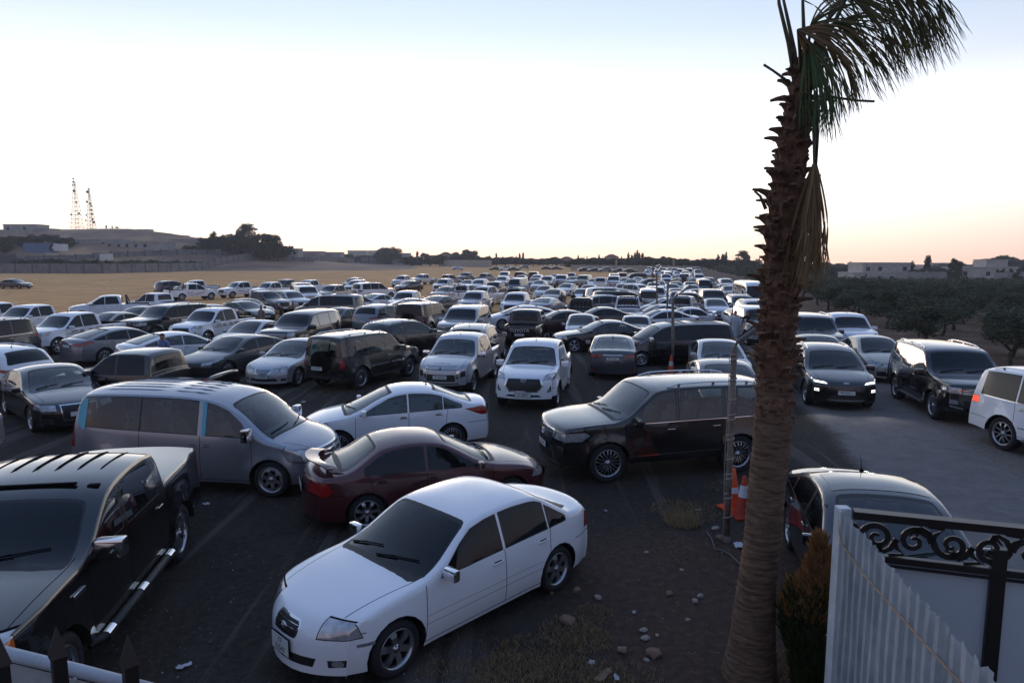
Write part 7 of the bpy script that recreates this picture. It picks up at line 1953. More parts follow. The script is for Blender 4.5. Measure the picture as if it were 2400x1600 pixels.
# ---- the near vehicles, set by their tyres
V('old_sedan', 'white', ('w', 931, 1584, 'f', L_), 226, 'old white saloon with dark windows parked nearest the camera in the middle', front=('17', '32547'), solid=1)
V('f150', 'black', ('w', 426, 1312, 'r', L_), 279, 'big black american pickup with bed cover and ribbed roof at the lower left', solid=1, glass='film')
V('h1_van', 'vangrey', ('w', 637, 1166, 'f', Rr), 352, 'grey blue passenger van with light blue window frames behind the big black pickup', solid=1)
V('maroon_sedan', 'maroon', ('w', 862, 1243, 'r', Rr), 21, 'dark red saloon with boot spoiler between grey van and white saloon', solid=1)
V('vios', 'white', ('c', -2.75, 15.85), 196, 'white compact saloon facing left behind the dark red saloon', solid=1, glass='clear')
V('lux_suv', 'black', ('w', 1424, 1131, 'f', L_), 193, 'large black luxury SUV with chrome grille frame behind the palm', front='211 265', rim=None, solid=1)
V('sedan', 'navy', ('w', 1941, 1517, 'f', Rr), 257, 'dark navy saloon with glass roof right of the palm, behind the sheet fence', solid=1)
V('pajero', 'charcoal', ('w', 847, 911, 'r', Rr), 63, 'dark brown SUV with spare wheel cover on its tail and silver side strip', rear='22-12787', solid=1)
V('l200', 'silver', ('w', 1110, 920, 'f', L_), 258, 'silver pickup with chrome grille facing the camera, left of the white pickup', front='47-25372', solid=1, text=('TRITONSPORT',))
V('hilux', 'white', ('w', 1306, 952, 'f', L_), 259, 'white pickup with black hexagonal grille facing the camera in the centre', front='37-58577', solid=1)
V('avalon', 'dkgrey', ('a', 1435, 880), 82, 'dark grey saloon seen from behind with red tail lamps and chrome strip', rear='22-11813', solid=1)
V('rounded_sedan', 'grey', ('w', 1568, 846, 'f', L_), 222, 'silver grey saloon with round headlamps facing lower left beside the lamp post', solid=1, lamp=None)
V('black_sedan', 'black', ('w', 1346, 826, 'f', L_), 188, 'black saloon facing left behind the dark grey saloon', solid=1)
V('lit_crossover', 'black', ('w', 1886, 946, 'f', Rr), 258, 'black crossover with lit headlamps driving on the lane', front='49-42911', lit='h', solid=1, text=('BYD',))
V('suv', 'black', ('w', 2183, 981, 'f', Rr), 259, 'black SUV with roof rails and glowing amber indicator on the right shoulder', front='41- 9551', solid=1, glass='film')
V('suv', 'white', ('w', 2346, 1054, 'r', Rr), 279, 'white SUV cut by the right edge with red tail lamp lit', lit='t', glass='dark', solid=1)
V('eclass', 'silver', ('w', 700, 904, 'f', L_), 258, 'silver white saloon with four round headlamps left of the dark brown SUV', front='12-29905', solid=1)
V('black_sedan', 'black', ('w', 75, 1012, 'f', Rr), 317, 'glossy black saloon at the left edge with its nose behind the grey van', solid=1)
# ---- vehicles placed by their roofs: (roof x, roof top y) in the photograph
T = lambda key, col, x, y, hd, label, **k: V(key, col, ('r', x, y), hd, label, **k)
T('navara', 'black', 343, 813, 172, 'black pickup facing left with open bed behind the grey van roof', glass='dark', solid=1)
T('crossover', 'white', 5, 812, 165, 'white crossover seen from behind at the left edge above the glossy black saloon', glass='dark')
T('coupe_sedan', 'grey', 268, 762, 62, 'bronze grey saloon seen from behind with long red tail lamps at the left')
T('coupe_sedan', 'white', 400, 773, 52, 'white saloon seen from behind with a man in blue standing before it')
T('coupe_sedan', 'dkgrey', 566, 779, 250, 'dark grey saloon facing the camera left of the four lamp saloon', glass='dark')
T('suv', 'dkgrey', 18, 732, F, 'dark grey SUV with pale window visors cut by the left edge')
T('hilux', 'white', 138, 735, 256, 'white pickup with gold side stripes, the left one of the two striped pickups', stripes='gold')
T('hilux', 'white', 504, 718, 256, 'white pickup with gold side stripes, the right one of the two striped pickups', stripes='gold')
T('sedan', 'beige', 272, 729, 254, 'beige saloon between the left striped pickup and the black SUV')
T('navara', 'white', 77, 711, F, 'white pickup with black roll bar behind the dark grey SUV at the left')
T('navara', 'white', -14, 706, F, 'white pickup mostly cut off by the left edge')
T('l200', 'white', 262, 690, 205, 'white pickup facing left with black rack behind its cab, side on', rack=1, glass='dark')
T('navara', 'white', 370, 685, 160, 'white single pickup facing left with bright rear window, right of the racked pickup')
T('suv', 'black', 408, 710, 246, 'black SUV with chrome mirrors left of the right striped pickup', glass='dark')
T('sedan', 'dkgrey', 340, 716, F, 'dark saloon half hidden behind the black SUV with chrome mirrors')
T('sedan', 'grey', 492, 711, 250, 'grey saloon roof between black SUV and right striped pickup')
T('crossover', 'dkgrey', 395, 657, 55, 'dark crossover seen from behind at the far left of the field edge')
T('hilux', 'white', 444, 663, 48, 'white pickup seen from behind with black cage and red stripes at the field edge', rack=1, stripes='red')
T('navara', 'silver', 462, 656, 226, 'silver pickup behind the caged white pickup at the field edge')
T('hilux', 'white', 566, 659, 238, 'white pickup with red side stripes facing left at the field edge', stripes='red')
T('black_sedan', 'black', 562, 703, 325, 'black saloon facing right towards the two men in dark clothes')
T('sedan', 'plum', 578, 699, 325, 'dark saloon just behind the black one facing right')
T('hilux', 'dkgrey', 617, 680, 325, 'dark grey pickup facing right with chrome mirror, above the two men')
T('crossover', 'silver', 672, 679, 315, 'silver crossover facing right behind the dark grey pickup')
T('hilux', 'white', 637, 660, 246, 'white pickup behind the dark grey pickup')
T('navara', 'dkgrey', 672, 654, 246, 'dark pickup roof at the field edge behind the white pickup')
T('navara', 'white', 727, 655, 246, 'white pickup with open bed at the field edge left of the beige one')
T('suv', 'silver', 705, 661, 300, 'grey SUV with roof rack behind the white SUV facing right')
T('suv', 'white', 716, 667, 300, 'white SUV with roof rails facing right before the field edge')
T('navara', 'beige', 788, 666, 246, 'beige pickup left of the white SUV with red tail lamps')
T('crossover', 'dkgrey', 833, 650, F, 'dark SUV roof at the field edge behind a silver car')
T('crossover', 'silver', 839, 655, F, 'silver crossover at the field edge directly behind the white SUV with red tail lamps')
T('suv', 'white', 853, 662, 48, 'white SUV seen from behind with bright red tail lamps', glass='clear')
T('h1_van', 'grey', 796, 688, 168, 'grey van with black windows facing left in the middle rows', glass='dark')
T('crossover', 'white', 828, 686, 60, 'white roofed car hidden behind the grey van in the middle rows')
T('coupe_sedan', 'ltblue', 872, 689, 62, 'light blue hatch saloon seen from behind right of the grey middle van')
T('big_suv', 'black', 732, 720, 257, 'huge black SUV with pale reflecting windows facing the camera', glass='film')
T('sedan', 'dkgrey', 800, 718, 250, 'dark saloon with open front window right of the huge black SUV')
T('sedan', 'silver', 602, 746, F, 'silver saloon with window visors left of the huge black SUV')
T('crossover', 'grey', 886, 711, 68, 'grey crossover seen from behind with full width dark lamp strip')
T('tank_suv', 'black', 979, 705, 72, 'boxy black SUV with spare wheel on its tail seen from behind', rear=None)
T('crossover', 'black', 925, 745, 55, 'black crossover seen from behind with roof fin, right of the dark brown SUV')
T('hilux', 'white', 957, 680, F, 'white pickup facing the camera behind the boxy black SUV', glass='dark')
T('prius', 'silver', 962, 698, 200, 'silver saloon with dark windows squeezed behind the boxy black SUV', glass='dark')
T('coupe_sedan', 'dkgrey', 1029, 691, 66, 'dark glossy saloon seen from behind right of the boxy black SUV')
T('navara', 'white', 946, 645, 250, 'white and black pickup carrying a tan board at the field edge', board=1)
T('navara', 'silver', 992, 642, 236, 'silver pickup standing alone at the field edge right of the tan board')
T('sedan', 'black', 962, 657, 240, 'black saloon in front of the lone silver pickup')
T('hilux', 'grey', 1049, 643, 52, 'grey pickup seen from behind left of the dark pickup at the field edge', rack=1)
T('hilux', 'white', 1045, 652, 252, 'white pickup before the grey pickup seen from behind')
T('sedan', 'dkgrey', 1048, 670, 248, 'dark saloon left of the white tailgate with red letters')
T('hilux', 'white', 1089, 666, 62, 'white pickup seen from behind with red letters on its tailgate', rack=1, tail=('TOYOTA', 'red'))
T('hilux', 'black', 1094, 638, 246, 'black pickup facing the camera at the field edge')
T('sedan', 'white', 1098, 655, F, 'small white saloon behind the tailgate with red letters')
T('crossover', 'white', 1127, 653, F, 'white crossover right of the small white saloon')
T('navara', 'grey', 1137, 640, 58, 'grey pickup seen from behind at the far field edge')
T('suv', 'white', 1184, 636, 262, 'white SUV facing the camera, leftmost of three at the far field edge')
T('suv', 'red', 1220, 636, 72, 'dark red SUV seen from behind, middle of three at the far field edge')
T('suv', 'maroon', 1251, 636, 80, 'maroon SUV seen from behind, rightmost of three at the far field edge')
T('sedan', 'white', 1223, 644, F, 'white saloon just before the middle far SUV')
T('van', 'blue', 1216, 650, 252, 'old dark blue van with pale roof facing the camera')
T('sedan', 'ltblue', 1191, 649, F, 'light blue saloon left of the old dark blue van')
T('crossover', 'silver', 1186, 646, F, 'silver car partly behind the light blue saloon')
T('navara', 'charcoal', 1162, 659, 250, 'dark green pickup with open bed left of the old blue van')
T('hilux', 'white', 1140, 669, 242, 'white pickup with long bed before the dark green pickup')
T('hilux', 'silver', 1117, 680, 256, 'white silver pickup facing the camera above the silver SUV with chrome grille', glass='dark')
T('suv', 'silver', 1100, 711, F, 'silver SUV with wide chrome grille facing the camera', glass='dark', extra_badge='diamonds')
T('crossover', 'beige', 1097, 759, 80, 'pale crossover with roof rails seen from behind, right behind the silver pickup', glass='dark')
T('sedan', 'dkgrey', 1255, 650, F, 'olive dark saloon right of the old blue van')
T('crossover', 'white', 1260, 643, F, 'white estate behind the olive dark saloon')
T('sedan', 'silver', 1266, 656, 254, 'silver saloon with dark bonnet before the olive one')
T('hilux', 'silver', 1287, 646, 254, 'silver pickup with a long side left of the blue white SUV')
T('suv', 'ltblue', 1318, 643, F, 'blue white SUV with square front in the far middle')
T('sedan', 'white', 1301, 642, F, 'white saloon roof peeping between two far SUVs')
T('navara', 'silver', 1339, 639, 80, 'silver pickup seen from behind at the far field edge right of the middle')
T('sedan', 'ltblue', 1343, 648, 256, 'light blue saloon before the far silver pickup')
T('suv', 'beige', 1374, 644, 250, 'old beige estate wagon facing the camera')
T('sedan', 'white', 1331, 663, 248, 'white saloon with chrome grille standing free on the straw', glass='dark')
T('sedan', 'white', 1393, 652, F, 'white saloon right of the old beige wagon')
T('hilux', 'white', 1418, 648, 78, 'white pickup seen from behind with black bumper in the far middle', glass='dark')
T('suv', 'white', 1436, 646, F, 'white SUV behind the white pickup with black bumper')
T('sedan', 'ltblue', 1382, 666, 252, 'lilac saloon facing the camera right of two standing men')
T('vios', 'white', 1364, 675, F, 'white saloon with a man leaning at its bonnet')
T('l200', 'beige', 1223, 671, 62, 'beige pickup seen from behind with black bars across the rear window', rack=1)
T('rounded_sedan', 'silver', 1278, 668, 254, 'small silver saloon right of the barred beige pickup')
T('coupe_sedan', 'dkgrey', 1288, 678, 254, 'dark blue grey saloon facing the camera left of a standing man')
T('coupe_sedan', 'silver', 1292, 698, 68, 'silver grey saloon seen from behind above the black lettered pickup')
T('hilux', 'white', 1213, 683, F, 'white pickup with big black grille facing the camera', glass='dark')
T('prius', 'white', 1232, 714, 190, 'white hatchback facing left behind the black lettered pickup', glass='dark')
T('hilux', 'black', 1258, 717, 80, 'black pickup seen from behind with white letters on its tailgate', tail=('TOYOTA', 'white'), rear='48-24388')
T('sedan', 'brown', 1362, 721, 188, 'dark brown saloon facing left right of the black lettered pickup')
T('rounded_sedan', 'silver', 1361, 732, 264, 'silver compact saloon facing the camera before the dark brown saloon', glass='dark')
T('black_sedan', 'black', 1432, 719, 187, 'black saloon facing left with pale reflection in its door window')
T('rounded_sedan', 'silver', 1518, 713, 187, 'silver saloon facing left behind the white one by the rusty post', glass='dark')
T('sedan', 'white', 1550, 726, 186, 'white saloon facing left crossed by the rusty post with solar head')
T('maroon_sedan', 'silver', 1612, 721, 186, 'silver old saloon facing left right of the white one by the rusty post')
T('old_sedan', 'silver', 1480, 741, 80, 'small old silver saloon seen from behind with writing on the rear window', glass='clear')
T('h1_van', 'black', 1628, 742, 188, 'long black people carrier facing left with chrome roof rails', glass='dark', low=1)
T('sedan', 'silver', 1681, 789, 262, 'silver saloon with pale beige bonnet in the row beside the lane')
T('coupe_sedan', 'dkgrey', 1695, 835, 262, 'dark bronze saloon facing the camera just behind the luxury SUV roof')
T('sedan', 'ltblue', 1650, 703, 262, 'pale blue saloon facing the camera beside the lane')
T('hilux', 'silver', 1580, 697, 66, 'silver pickup seen from behind with latticed rear window', rack=1)
T('sedan', 'silver', 1560, 700, 190, 'silver saloon nose showing left of the latticed pickup')
T('crossover', 'black', 1612, 682, 84, 'black hatchback seen from behind behind the latticed pickup', glass='dark')
T('suv', 'dkgrey', 1670, 676, 264, 'dark SUV with white roof facing the camera beside the lane', glass='dark')
T('crossover', 'navy', 1711, 690, 266, 'dark blue crossover facing the camera near the minibus')
T('crossover', 'silver', 1737, 697, 266, 'silver crossover facing the camera left of the palm trunk', glass='dark')
T('sedan', 'white', 1744, 716, 266, 'white saloon facing the camera behind the man in white robe')
T('suv', 'silver', 1784, 715, 266, 'silver jeep half hidden by the palm trunk')
T('bus', 'white', 1754, 655, 262, 'white minibus with a row of square windows beside the palm trunk')
T('sedan', 'dkgrey', 1712, 668, 264, 'dark saloon with white side left of the minibus')
T('sedan', 'blue', 1634, 676, 262, 'blue grey saloon left of the dark SUV with white roof')
T('crossover', 'silver', 1692, 651, 264, 'silver crossover with roof bars near the orchard edge')
T('sedan', 'silver', 1694, 665, 264, 'silver saloon just before the crossover with roof bars')
T('crossover', 'dkgrey', 1666, 650, 264, 'dark car between the green van and the crossover with roof bars')
T('van', 'teal', 1647, 652, 262, 'dark green van facing the camera near the orchard edge')
T('sedan', 'white', 1619, 666, 262, 'white saloon below the blue grey one left of the green van')
T('sedan', 'blue', 1619, 659, 262, 'blue grey saloon immediately left of the green van')
T('sedan', 'dkgrey', 1587, 675, 262, 'dark saloon with pale wings beside the second lamp head')
T('rounded_sedan', 'white', 1586, 681, 262, 'narrow white saloon below the second lamp head')
T('sedan', 'silver', 1575, 664, 262, 'silver saloon crossed by the second lamp head')
T('suv', 'silver', 1528, 670, 260, 'silver SUV with black lower grille facing the camera crossed by thin posts', glass='dark')
T('sedan', 'silver', 1533, 661, 260, 'silver saloon behind the SUV crossed by thin posts')
T('sedan', 'white', 1548, 658, 260, 'white saloon right behind the thin posts')
T('sedan', 'blue', 1581, 659, 262, 'blue saloon behind the silver one with the lamp head')
T('van', 'white', 1495, 672, 80, 'white van seen from behind with clear rear window')
T('crossover', 'white', 1491, 664, 300, 'white estate facing right behind the white van')
T('rounded_sedan', 'white', 1458, 664, 260, 'white saloon left of the white estate facing right')
T('suv', 'white', 1434, 675, 8, 'white SUV with black windows side on behind the army green truck', glass='dark')
T('h1_van', 'olive', 1464, 684, 5, 'army green covered vehicle side on in the middle of the lot', glass='dark')
T('navara', 'black', 1374, 694, 80, 'black pickup seen from behind with cage before the army green vehicle', rack=1)
T('crossover', 'grey', 1429, 695, 185, 'grey people carrier facing left between two pickups seen from behind', glass='dark')
T('hilux', 'white', 1482, 693, 82, 'white pickup seen from behind with black rear screen and dark letters', tail=('TOYOTA', 'black'), rack=1)
T('sedan', 'white', 1461, 652, 260, 'blue white saloon behind the far white estate')
T('sedan', 'white', 1495, 649, 80, 'white saloon seen from behind with red lamps in the far middle')
T('sedan', 'grey', 1478, 653, 260, 'grey saloon left of the white one seen from behind in the far middle')
T('prius', 'black', 1520, 652, 200, 'black saloon with dark side in the far middle')
T('suv', 'olive', 1492, 640, 185, 'large dark green vehicle side on in the far rows')
T('suv', 'white', 1444, 640, 84, 'white SUV seen from behind at the far edge left of the dark green vehicle')
T('suv', 'red', 1458, 638, 84, 'small red SUV seen from behind at the far edge')
T('sedan', 'dkgrey', 1893, 787, 258, 'silver grey saloon roof behind the crossover with lit headlamps')
T('suv', 'dkgrey', 1888, 725, 258, 'dark SUV emerging right of the palm trunk in the shoulder row')
T('hilux', 'white', 1968, 733, 259, 'white pickup with red side flash in the shoulder row right of the palm', stripes='red', glass='clear')
T('rounded_sedan', 'beige', 2040, 780, 259, 'pale saloon in the shoulder row between white pickup and black SUV', glass='dark')
V('navara', 'silver', ('c', -13.2, 12.9), 200, 'pale pickup tail with red lamp at the left edge behind the big black pickup')
T('sedan', 'dkgrey', 29, 653, 352, 'dark saloon with headlamps on driving across the stubble at the left', lit='h')
# row of cars along the distant walls
WG = 'cars parked along the distant walls'
for px, py, c, k, lb in ((1073, 628, 'ltblue', 'sedan', 'light blue distant car before the pinkish wall'), (1160, 628.5, 'black', 'sedan', 'black distant car right of the pinkish wall'), (1184, 629, 'white', 'crossover', 'white distant car right of the first black one'), (1205, 629.5, 'black', 'sedan', 'dark distant car, third from the pinkish wall'), (1228, 630, 'grey', 'crossover', 'grey distant car, fourth from the pinkish wall'), (1281, 632, 'navy', 'sedan', 'dark distant car in the gap left of the low pale wall'), (1305, 632.5, 'black', 'sedan', 'dark distant car just left of the low pale wall'),
                         (1371, 637, 'navy', 'sedan', 'leftmost dark car before the low pale wall'), (1392, 637.5, 'navy', 'sedan', 'second dark car before the low pale wall'), (1418, 638, 'grey', 'crossover', 'grey car with a bright lamp before the low pale wall'), (1450, 639, 'navy', 'sedan', 'fourth dark car before the low pale wall'), (1477, 640, 'black', 'sedan', 'fifth dark car before the low pale wall')):
    p = at(px, py); 
    if p.y > 300: p = p * .82; 
    CARS.append([k, c, ('c', p.x, p.y), 5 if px % 2 else 175, lb, dict(lod=1, grp=WG)])
# the tightly packed far end
random.seed(77)
FARC = ['white'] * 9 + ['silver'] * 5 + ['ltblue', 'grey', 'dkgrey', 'black', 'navy', 'beige', 'red', 'blue']
row = 0
for y_ in (118, 125, 132, 140, 148, 157, 166, 176, 187, 198, 210, 223, 237):
    x0 = y_ * (1500 - 1200 + row * 2) / FPX; x1 = y_ * (1660 - 1200) / FPX - 1 - row * .2
    if y_ < 160: x0 = y_ * (1545 - 1200) / FPX
    x = x0 + random.uniform(0, 1.5)
    while x < x1:
        k = random.choice(['sedan', 'sedan', 'suv', 'hilux', 'crossover', 'rounded_sedan', 'coupe_sedan', 'navara', 'van'] if random.random() < .9 else ['suv'])
        c = random.choice(FARC)
        CARS.append([k, c, ('c', x, y_ + random.uniform(-1, 1)), random.choice((262, 262, 80, 258, 250)), None, dict(lod=1, far=1)])
        x += random.uniform(2.6, 4.2)
    row += 1
COLW = dict(white='white', silver='silver', ltblue='light blue', grey='grey', dkgrey='dark grey', black='black', navy='navy', beige='beige', red='red', blue='blue')
KW = dict(parked_sedan='saloon', parked_suv='SUV', parked_pickup='pickup', parked_crossover='crossover', parked_van='van')
# resolve places, then ease apart any that overlap (along the line of sight, so each keeps its bearing)
class Slot: pass
SL = []
for key, col, w, hd, lb, k in CARS:
    s = Slot(); s.k = (key, col, hd, lb, k)
    s.p = wheel_solve(key, hd, *w[1:]) if w[0] == 'w' else roof_solve(key, hd, w[1], w[2]) if w[0] == 'r' else Vector((w[1], w[2], 0)) if w[0] == 'c' else None
    if w[0] == 'a':
        g = at(w[1], w[2]); s.p = Vector((g.x + math.cos(R_(hd)) * -M[key]['wr'], g.y - math.sin(R_(hd)) * M[key]['wr'], 0))
    s.solid = bool(k.get('solid')); s.hd = R_(hd); s.L, s.W = M[key]['L'] + .1, M[key]['W'] + .12; s.far = k.get('far')
    s.p0 = s.p.copy(); SL.append(s)
def overlap(a, b):
    d = b.p - a.p
    if d.length > (a.L + b.L) / 2: return 0
    best = 9e9
    for h in (a.hd, a.hd + math.pi / 2, b.hd, b.hd + math.pi / 2):
        ax = Vector((math.cos(h), math.sin(h), 0))
        def ext(s): return abs(ax.dot(Vector((math.cos(s.hd), math.sin(s.hd), 0)))) * s.L / 2 + abs(ax.dot(Vector((-math.sin(s.hd), math.cos(s.hd), 0)))) * s.W / 2
        o = ext(a) + ext(b) - abs(d.dot(ax))
        if o <= 0: return 0
        best = min(best, o)
    return best
for it in range(60):
    moved = 0
    for i, a in enumerate(SL):
        for b in SL[i + 1:]:
            if abs(a.p.y - b.p.y) > 7 or abs(a.p.x - b.p.x) > 7: continue
            o = overlap(a, b)
            if o > .02:
                moved += 1
                f, n_ = (a, b) if a.p.length > b.p.length else (b, a)
                st = min(.35, o * .6 + .03)
                # slide apart mainly along the view rays, a little sideways
                sd = Vector(((f.p.x - n_.p.x), 0, 0)); sd = sd.normalized() * st * .25 if sd.length > 1e-6 else sd
                if not f.solid: f.p += f.p.normalized() * st + (sd if not n_.solid or True else 0)
                if not n_.solid: n_.p -= n_.p.normalized() * st * (.7 if not f.solid else 1.0) + sd
    if not moved: break
print('overlaps left', moved)
SL = [s for s in SL if not (s.far and any(o is not s and overlap(s, o) > .3 for o in SL))]
SL.sort(key=lambda s: s.p.length)
GOLD = pm('gold_grey_decal', (.30, .26, .20), .4); REDD = pm('red_decal', (.30, .03, .025), .4)
LETW = pm('white_lettering', (.55, .55, .57), .4); LETR = pm('red_lettering', (.30, .02, .02), .4); LETB = pm('dark_lettering', (.03, .03, .035), .4)
RACKM = pm('black_steel_rack', (.015, .015, .016), .5)
G1 = 'vehicles parked in the dirt lot'
placed = {}
for s in SL:
    key, col, hd, lb, k = s.k
    d = M[key]; dist = s.p.length
    lod = k.get('lod', 1 if dist > 92 else 0)
    grp = k.get('grp', G1)
    if lb is None:
        lb = 'small %s %s in the tightly packed far end of the lot' % (COLW[col], KW.get(d['kind'], 'car')); grp = 'vehicles packed at the far end of the lot'
    skip = () if dist < 34 else ('seat', 'dashboard', 'steering_wheel', 'wiper')
    if dist > 60: skip += ('door_handle', 'antenna', 'side_step')
    gl = k.get('glass')
    root, c = spawn(key, col, s.p, hd, lod, lb, grp, glass=('film' if gl == 'film' else 'dark' if dist > 34 else gl), front=k.get('front'), rear=k.get('rear'), lit=k.get('lit'), skip=skip,
                    rim=None, name='moving_car' if lb.startswith('dark saloon with headlamps') else None)
    if k.get('low'): root.scale = (1, 1, .92)
    placed[lb] = (root, c)
    if lod: continue
    # ---- extras
    if k.get('rack') and not lod:
        cx = d['C']; xb = -.95
        bm = bmesh.new(); yb, zt, zb_ = .68, d['H'] - .02, 1.18
        tube(bm, [(xb - .25, yb, zb_), (xb - .10, yb * .95, zt - .1), (xb - .08, yb * .85, zt), (xb - .08, -yb * .85, zt), (xb - .10, -yb * .95, zt - .1), (xb - .25, -yb, zb_)], .035, 8)
        for q in (-.5, -.25, 0, .25, .5): tube(bm, [(xb - .12, q, zb_), (xb - .10, q, zt)], .022, 6)
        tube(bm, [(xb - .1, -yb, 1.5), (xb - .1, yb, 1.5)], .022, 6)
        link('bed_rack', mesh_from(bm, 'bed_rack'), RACKM, root)
    if k.get('stripes'):
        gold = k['stripes'] == 'gold'
        for sg in (1, -1):
            bm = bmesh.new()
            for (x0, x1, z0, z1, sl) in (((1.1, -.9, .86, .90, .10), (.9, .55, .92, 1.0, .12), (.42, .2, .90, 1.0, .1), (-.1, -.35, .91, 1.01, .1), (-.5, -.85, .93, 1.02, .1), (-1.2, -1.6, .93, 1.02, .1)) if gold else ((1.0, .2, .80, .87, -.12), (.5, -.6, .72, .77, -.14), (-.2, -.8, .86, .92, -.1))):
                n = 6; prev = None
                for i in range(n + 1):
                    x = lerp(x0, x1, i / n); dz = sl * i / n * (.3 if gold else 1)
                    r = [bm.verts.new((x + (.06 if gold else 0) * (z > z0), sg * (c.y(x, z + dz) + .004), z + dz)) for z in (z0, z1)]
                    if prev: bm.faces.new((prev[0], r[0], r[1], prev[1]))
                    prev = r
            link('side_decal', mesh_from(bm, 'side_decal'), GOLD if gold else REDD, root)
    if k.get('tail'):
        t, cc = k['tail']; mt = dict(white=LETW, red=LETR, black=LETB)[cc]
        lettering(root, t, (c.xsurf(.92, False) - .012, 0, .93), .24 if cc == 'white' else .20, mt, R_(-90), 'tailgate_letters')
    if k.get('text'):
        t = k['text'][0]
        if t == 'BYD': lettering(root, t, (c.xsurf(.83) + .02, 0, .83), .075, CHROME, R_(90), 'bonnet_letters', R_(15))
        else: lettering(root, '  '.join(t), (c.xsurf(1.045) + .01, 0, 1.055), .045, INK, R_(90), 'bonnet_letters', R_(55))
    if k.get('board'):
        bm = bmesh.new(); box(bm, (-1.9, 0, 1.45), (1.3, 1.5, .9), bevel=.02); link('cargo_board', mesh_from(bm, 'cargo_board'), CARD, root)
    # badges on the nearest vehicles
    def bd(me, x, z, rz=0): o = add_part(root, 'badge', me, (x, 0, z), rz); return o
    if dist < 34:
        if key == 'hilux' and col == 'white': bd(badge_ellipses(.17), c.xsurf(.92) + .012, .92)
        if key in ('l200',): bd(badge_diamonds(.17), c.xsurf(.92) + .012, .90)
        if key == 'pajero': bd(badge_diamonds(.10), -c.hl - .18, 1.16, math.pi)
        if key == 'h1_van': bd(badge_ring(.17, 'H'), c.xsurf(.77) + .012, .77)
        if key == 'old_sedan' : bd(badge_ring(.10, 'H'), c.xsurf(.62) + .012, .61)
        if key == 'lux_suv': bd(badge_ring(.18, 'L'), c.xsurf(.90) + .012, .90)
        if key == 'suv' and col == 'black': bd(badge_ellipses(.18), c.xsurf(.95) + .012, .95)
        if key == 'avalon': bd(badge_ellipses(.10), c.xsurf(.98, False) - .012, .985, math.pi)
        if key == 'rounded_sedan': bd(badge_ellipses(.11), c.xsurf(.66) + .012, .655)
def child(lbl, name): return [o for o in placed[lbl][0].children if o.name.split('.')[0] == name]
# light blue film round the side windows of the grey van
VAN = 'grey blue passenger van with light blue window frames behind the big black pickup'
root, c = placed[VAN]
FILM = pm('light_blue_film', (.10, .42, .52), .35)
for sg in (-1, 1):
    for pts in (((.405, 1.13), (.405, 1.72), (.325, 1.74), (.325, 1.13)), ((-2.245, 1.25), (-2.20, 1.60), (-2.10, 1.72), (-2.20, 1.72), (-2.30, 1.60), (-2.31, 1.25), (-2.20, 1.15), (-2.13, 1.15))):
        bm = bmesh.new(); v = [bm.verts.new((x, sg * (c.y(x, z) + .008), z)) for x, z in pts]
        try: bm.faces.new(v)
        except ValueError: pass
        bmesh.ops.triangulate(bm, faces=bm.faces)
        link('window_film', mesh_from(bm, 'window_film'), FILM, root)
# amber indicator on the black SUV, papers under windscreens
root, c = placed['black SUV with roof rails and glowing amber indicator on the right shoulder']
bm = bmesh.new(); bmesh.ops.create_uvsphere(bm, u_segments=12, v_segments=8, radius=.07); link('indicator_lamp', mesh_from(bm, 'indicator_lamp'), LITO, root, (2.19, -.80, .93))
root, c = placed['big black american pickup with bed cover and ribbed roof at the lower left']
FOAM = pm('pale_green_paper', (.30, .46, .44), .7)
for i, (y, r_, w) in enumerate(((.46, .2, .26), (-.10, -.1, .30), (.05, .3, .22))):
    bm = bmesh.new(); box(bm, (0, 0, 0), (.19, w, .004)); o = link('dashboard_paper', mesh_from(bm, 'dashboard_paper'), FOAM, root, (1.16 - .03 * i, y, 1.31 + .012 * i)); o.rotation_euler = (0, R_(8), r_)
bm = bmesh.new(); box(bm, (0, 0, 0), (.24, .022, .05), bevel=.008)
me = mesh_from(bm, 'emblem'); 
for sg in (1, -1): link('fender_emblem', me, CHROME, root, (1.55, sg * (c.y(1.55, 1.1) + .012), 1.08))
# glass roof of the navy saloon
root, c = placed['dark navy saloon with glass roof right of the palm, behind the sheet fence']
bm = bmesh.new(); prev = None
for (xc, zc), (xe, ze) in zip(c.S, c.E):
    if -.78 < xc < .02:
        r = []
        for i in range(-8, 9):
            u = abs(i) / 8 * .86; ye = (c.y(xe, ze) - .018)
            r.append(bm.verts.new((lerp(xc, xe, u ** 2.2), math.copysign(ye * u, i), lerp(zc, ze, u ** 2.7) + .005)))
        if prev:
            for a, b_, c_, d_ in zip(prev, prev[1:], r[1:], r): bm.faces.new((a, b_, c_, d_)).smooth = True
        prev = r
link('glass_roof', mesh_from(bm, 'glass_roof'), pm('black_roof_glass', (.006, .007, .009), .05, coat=1), root)
# lamps that are really on
def lamp_light(loc, col, e, name, r=.08, size=None):
    l = bpy.data.lights.new(name, 'SPOT'); l.energy = e; l.color = col; l.shadow_soft_size = r; l.spot_size = R_(110); l.spot_blend = .9
    o = bpy.data.objects.new(name, l); COL.objects.link(o); return o
root, c = placed['black crossover with lit headlamps driving on the lane']
for sg in (1, -1):
    o = lamp_light(None, (1, .97, .92), 14, 'headlamp_light'); o.parent = root; o.location = (2.46, sg * .7, .72); o.rotation_euler = (0, R_(-72), 0)
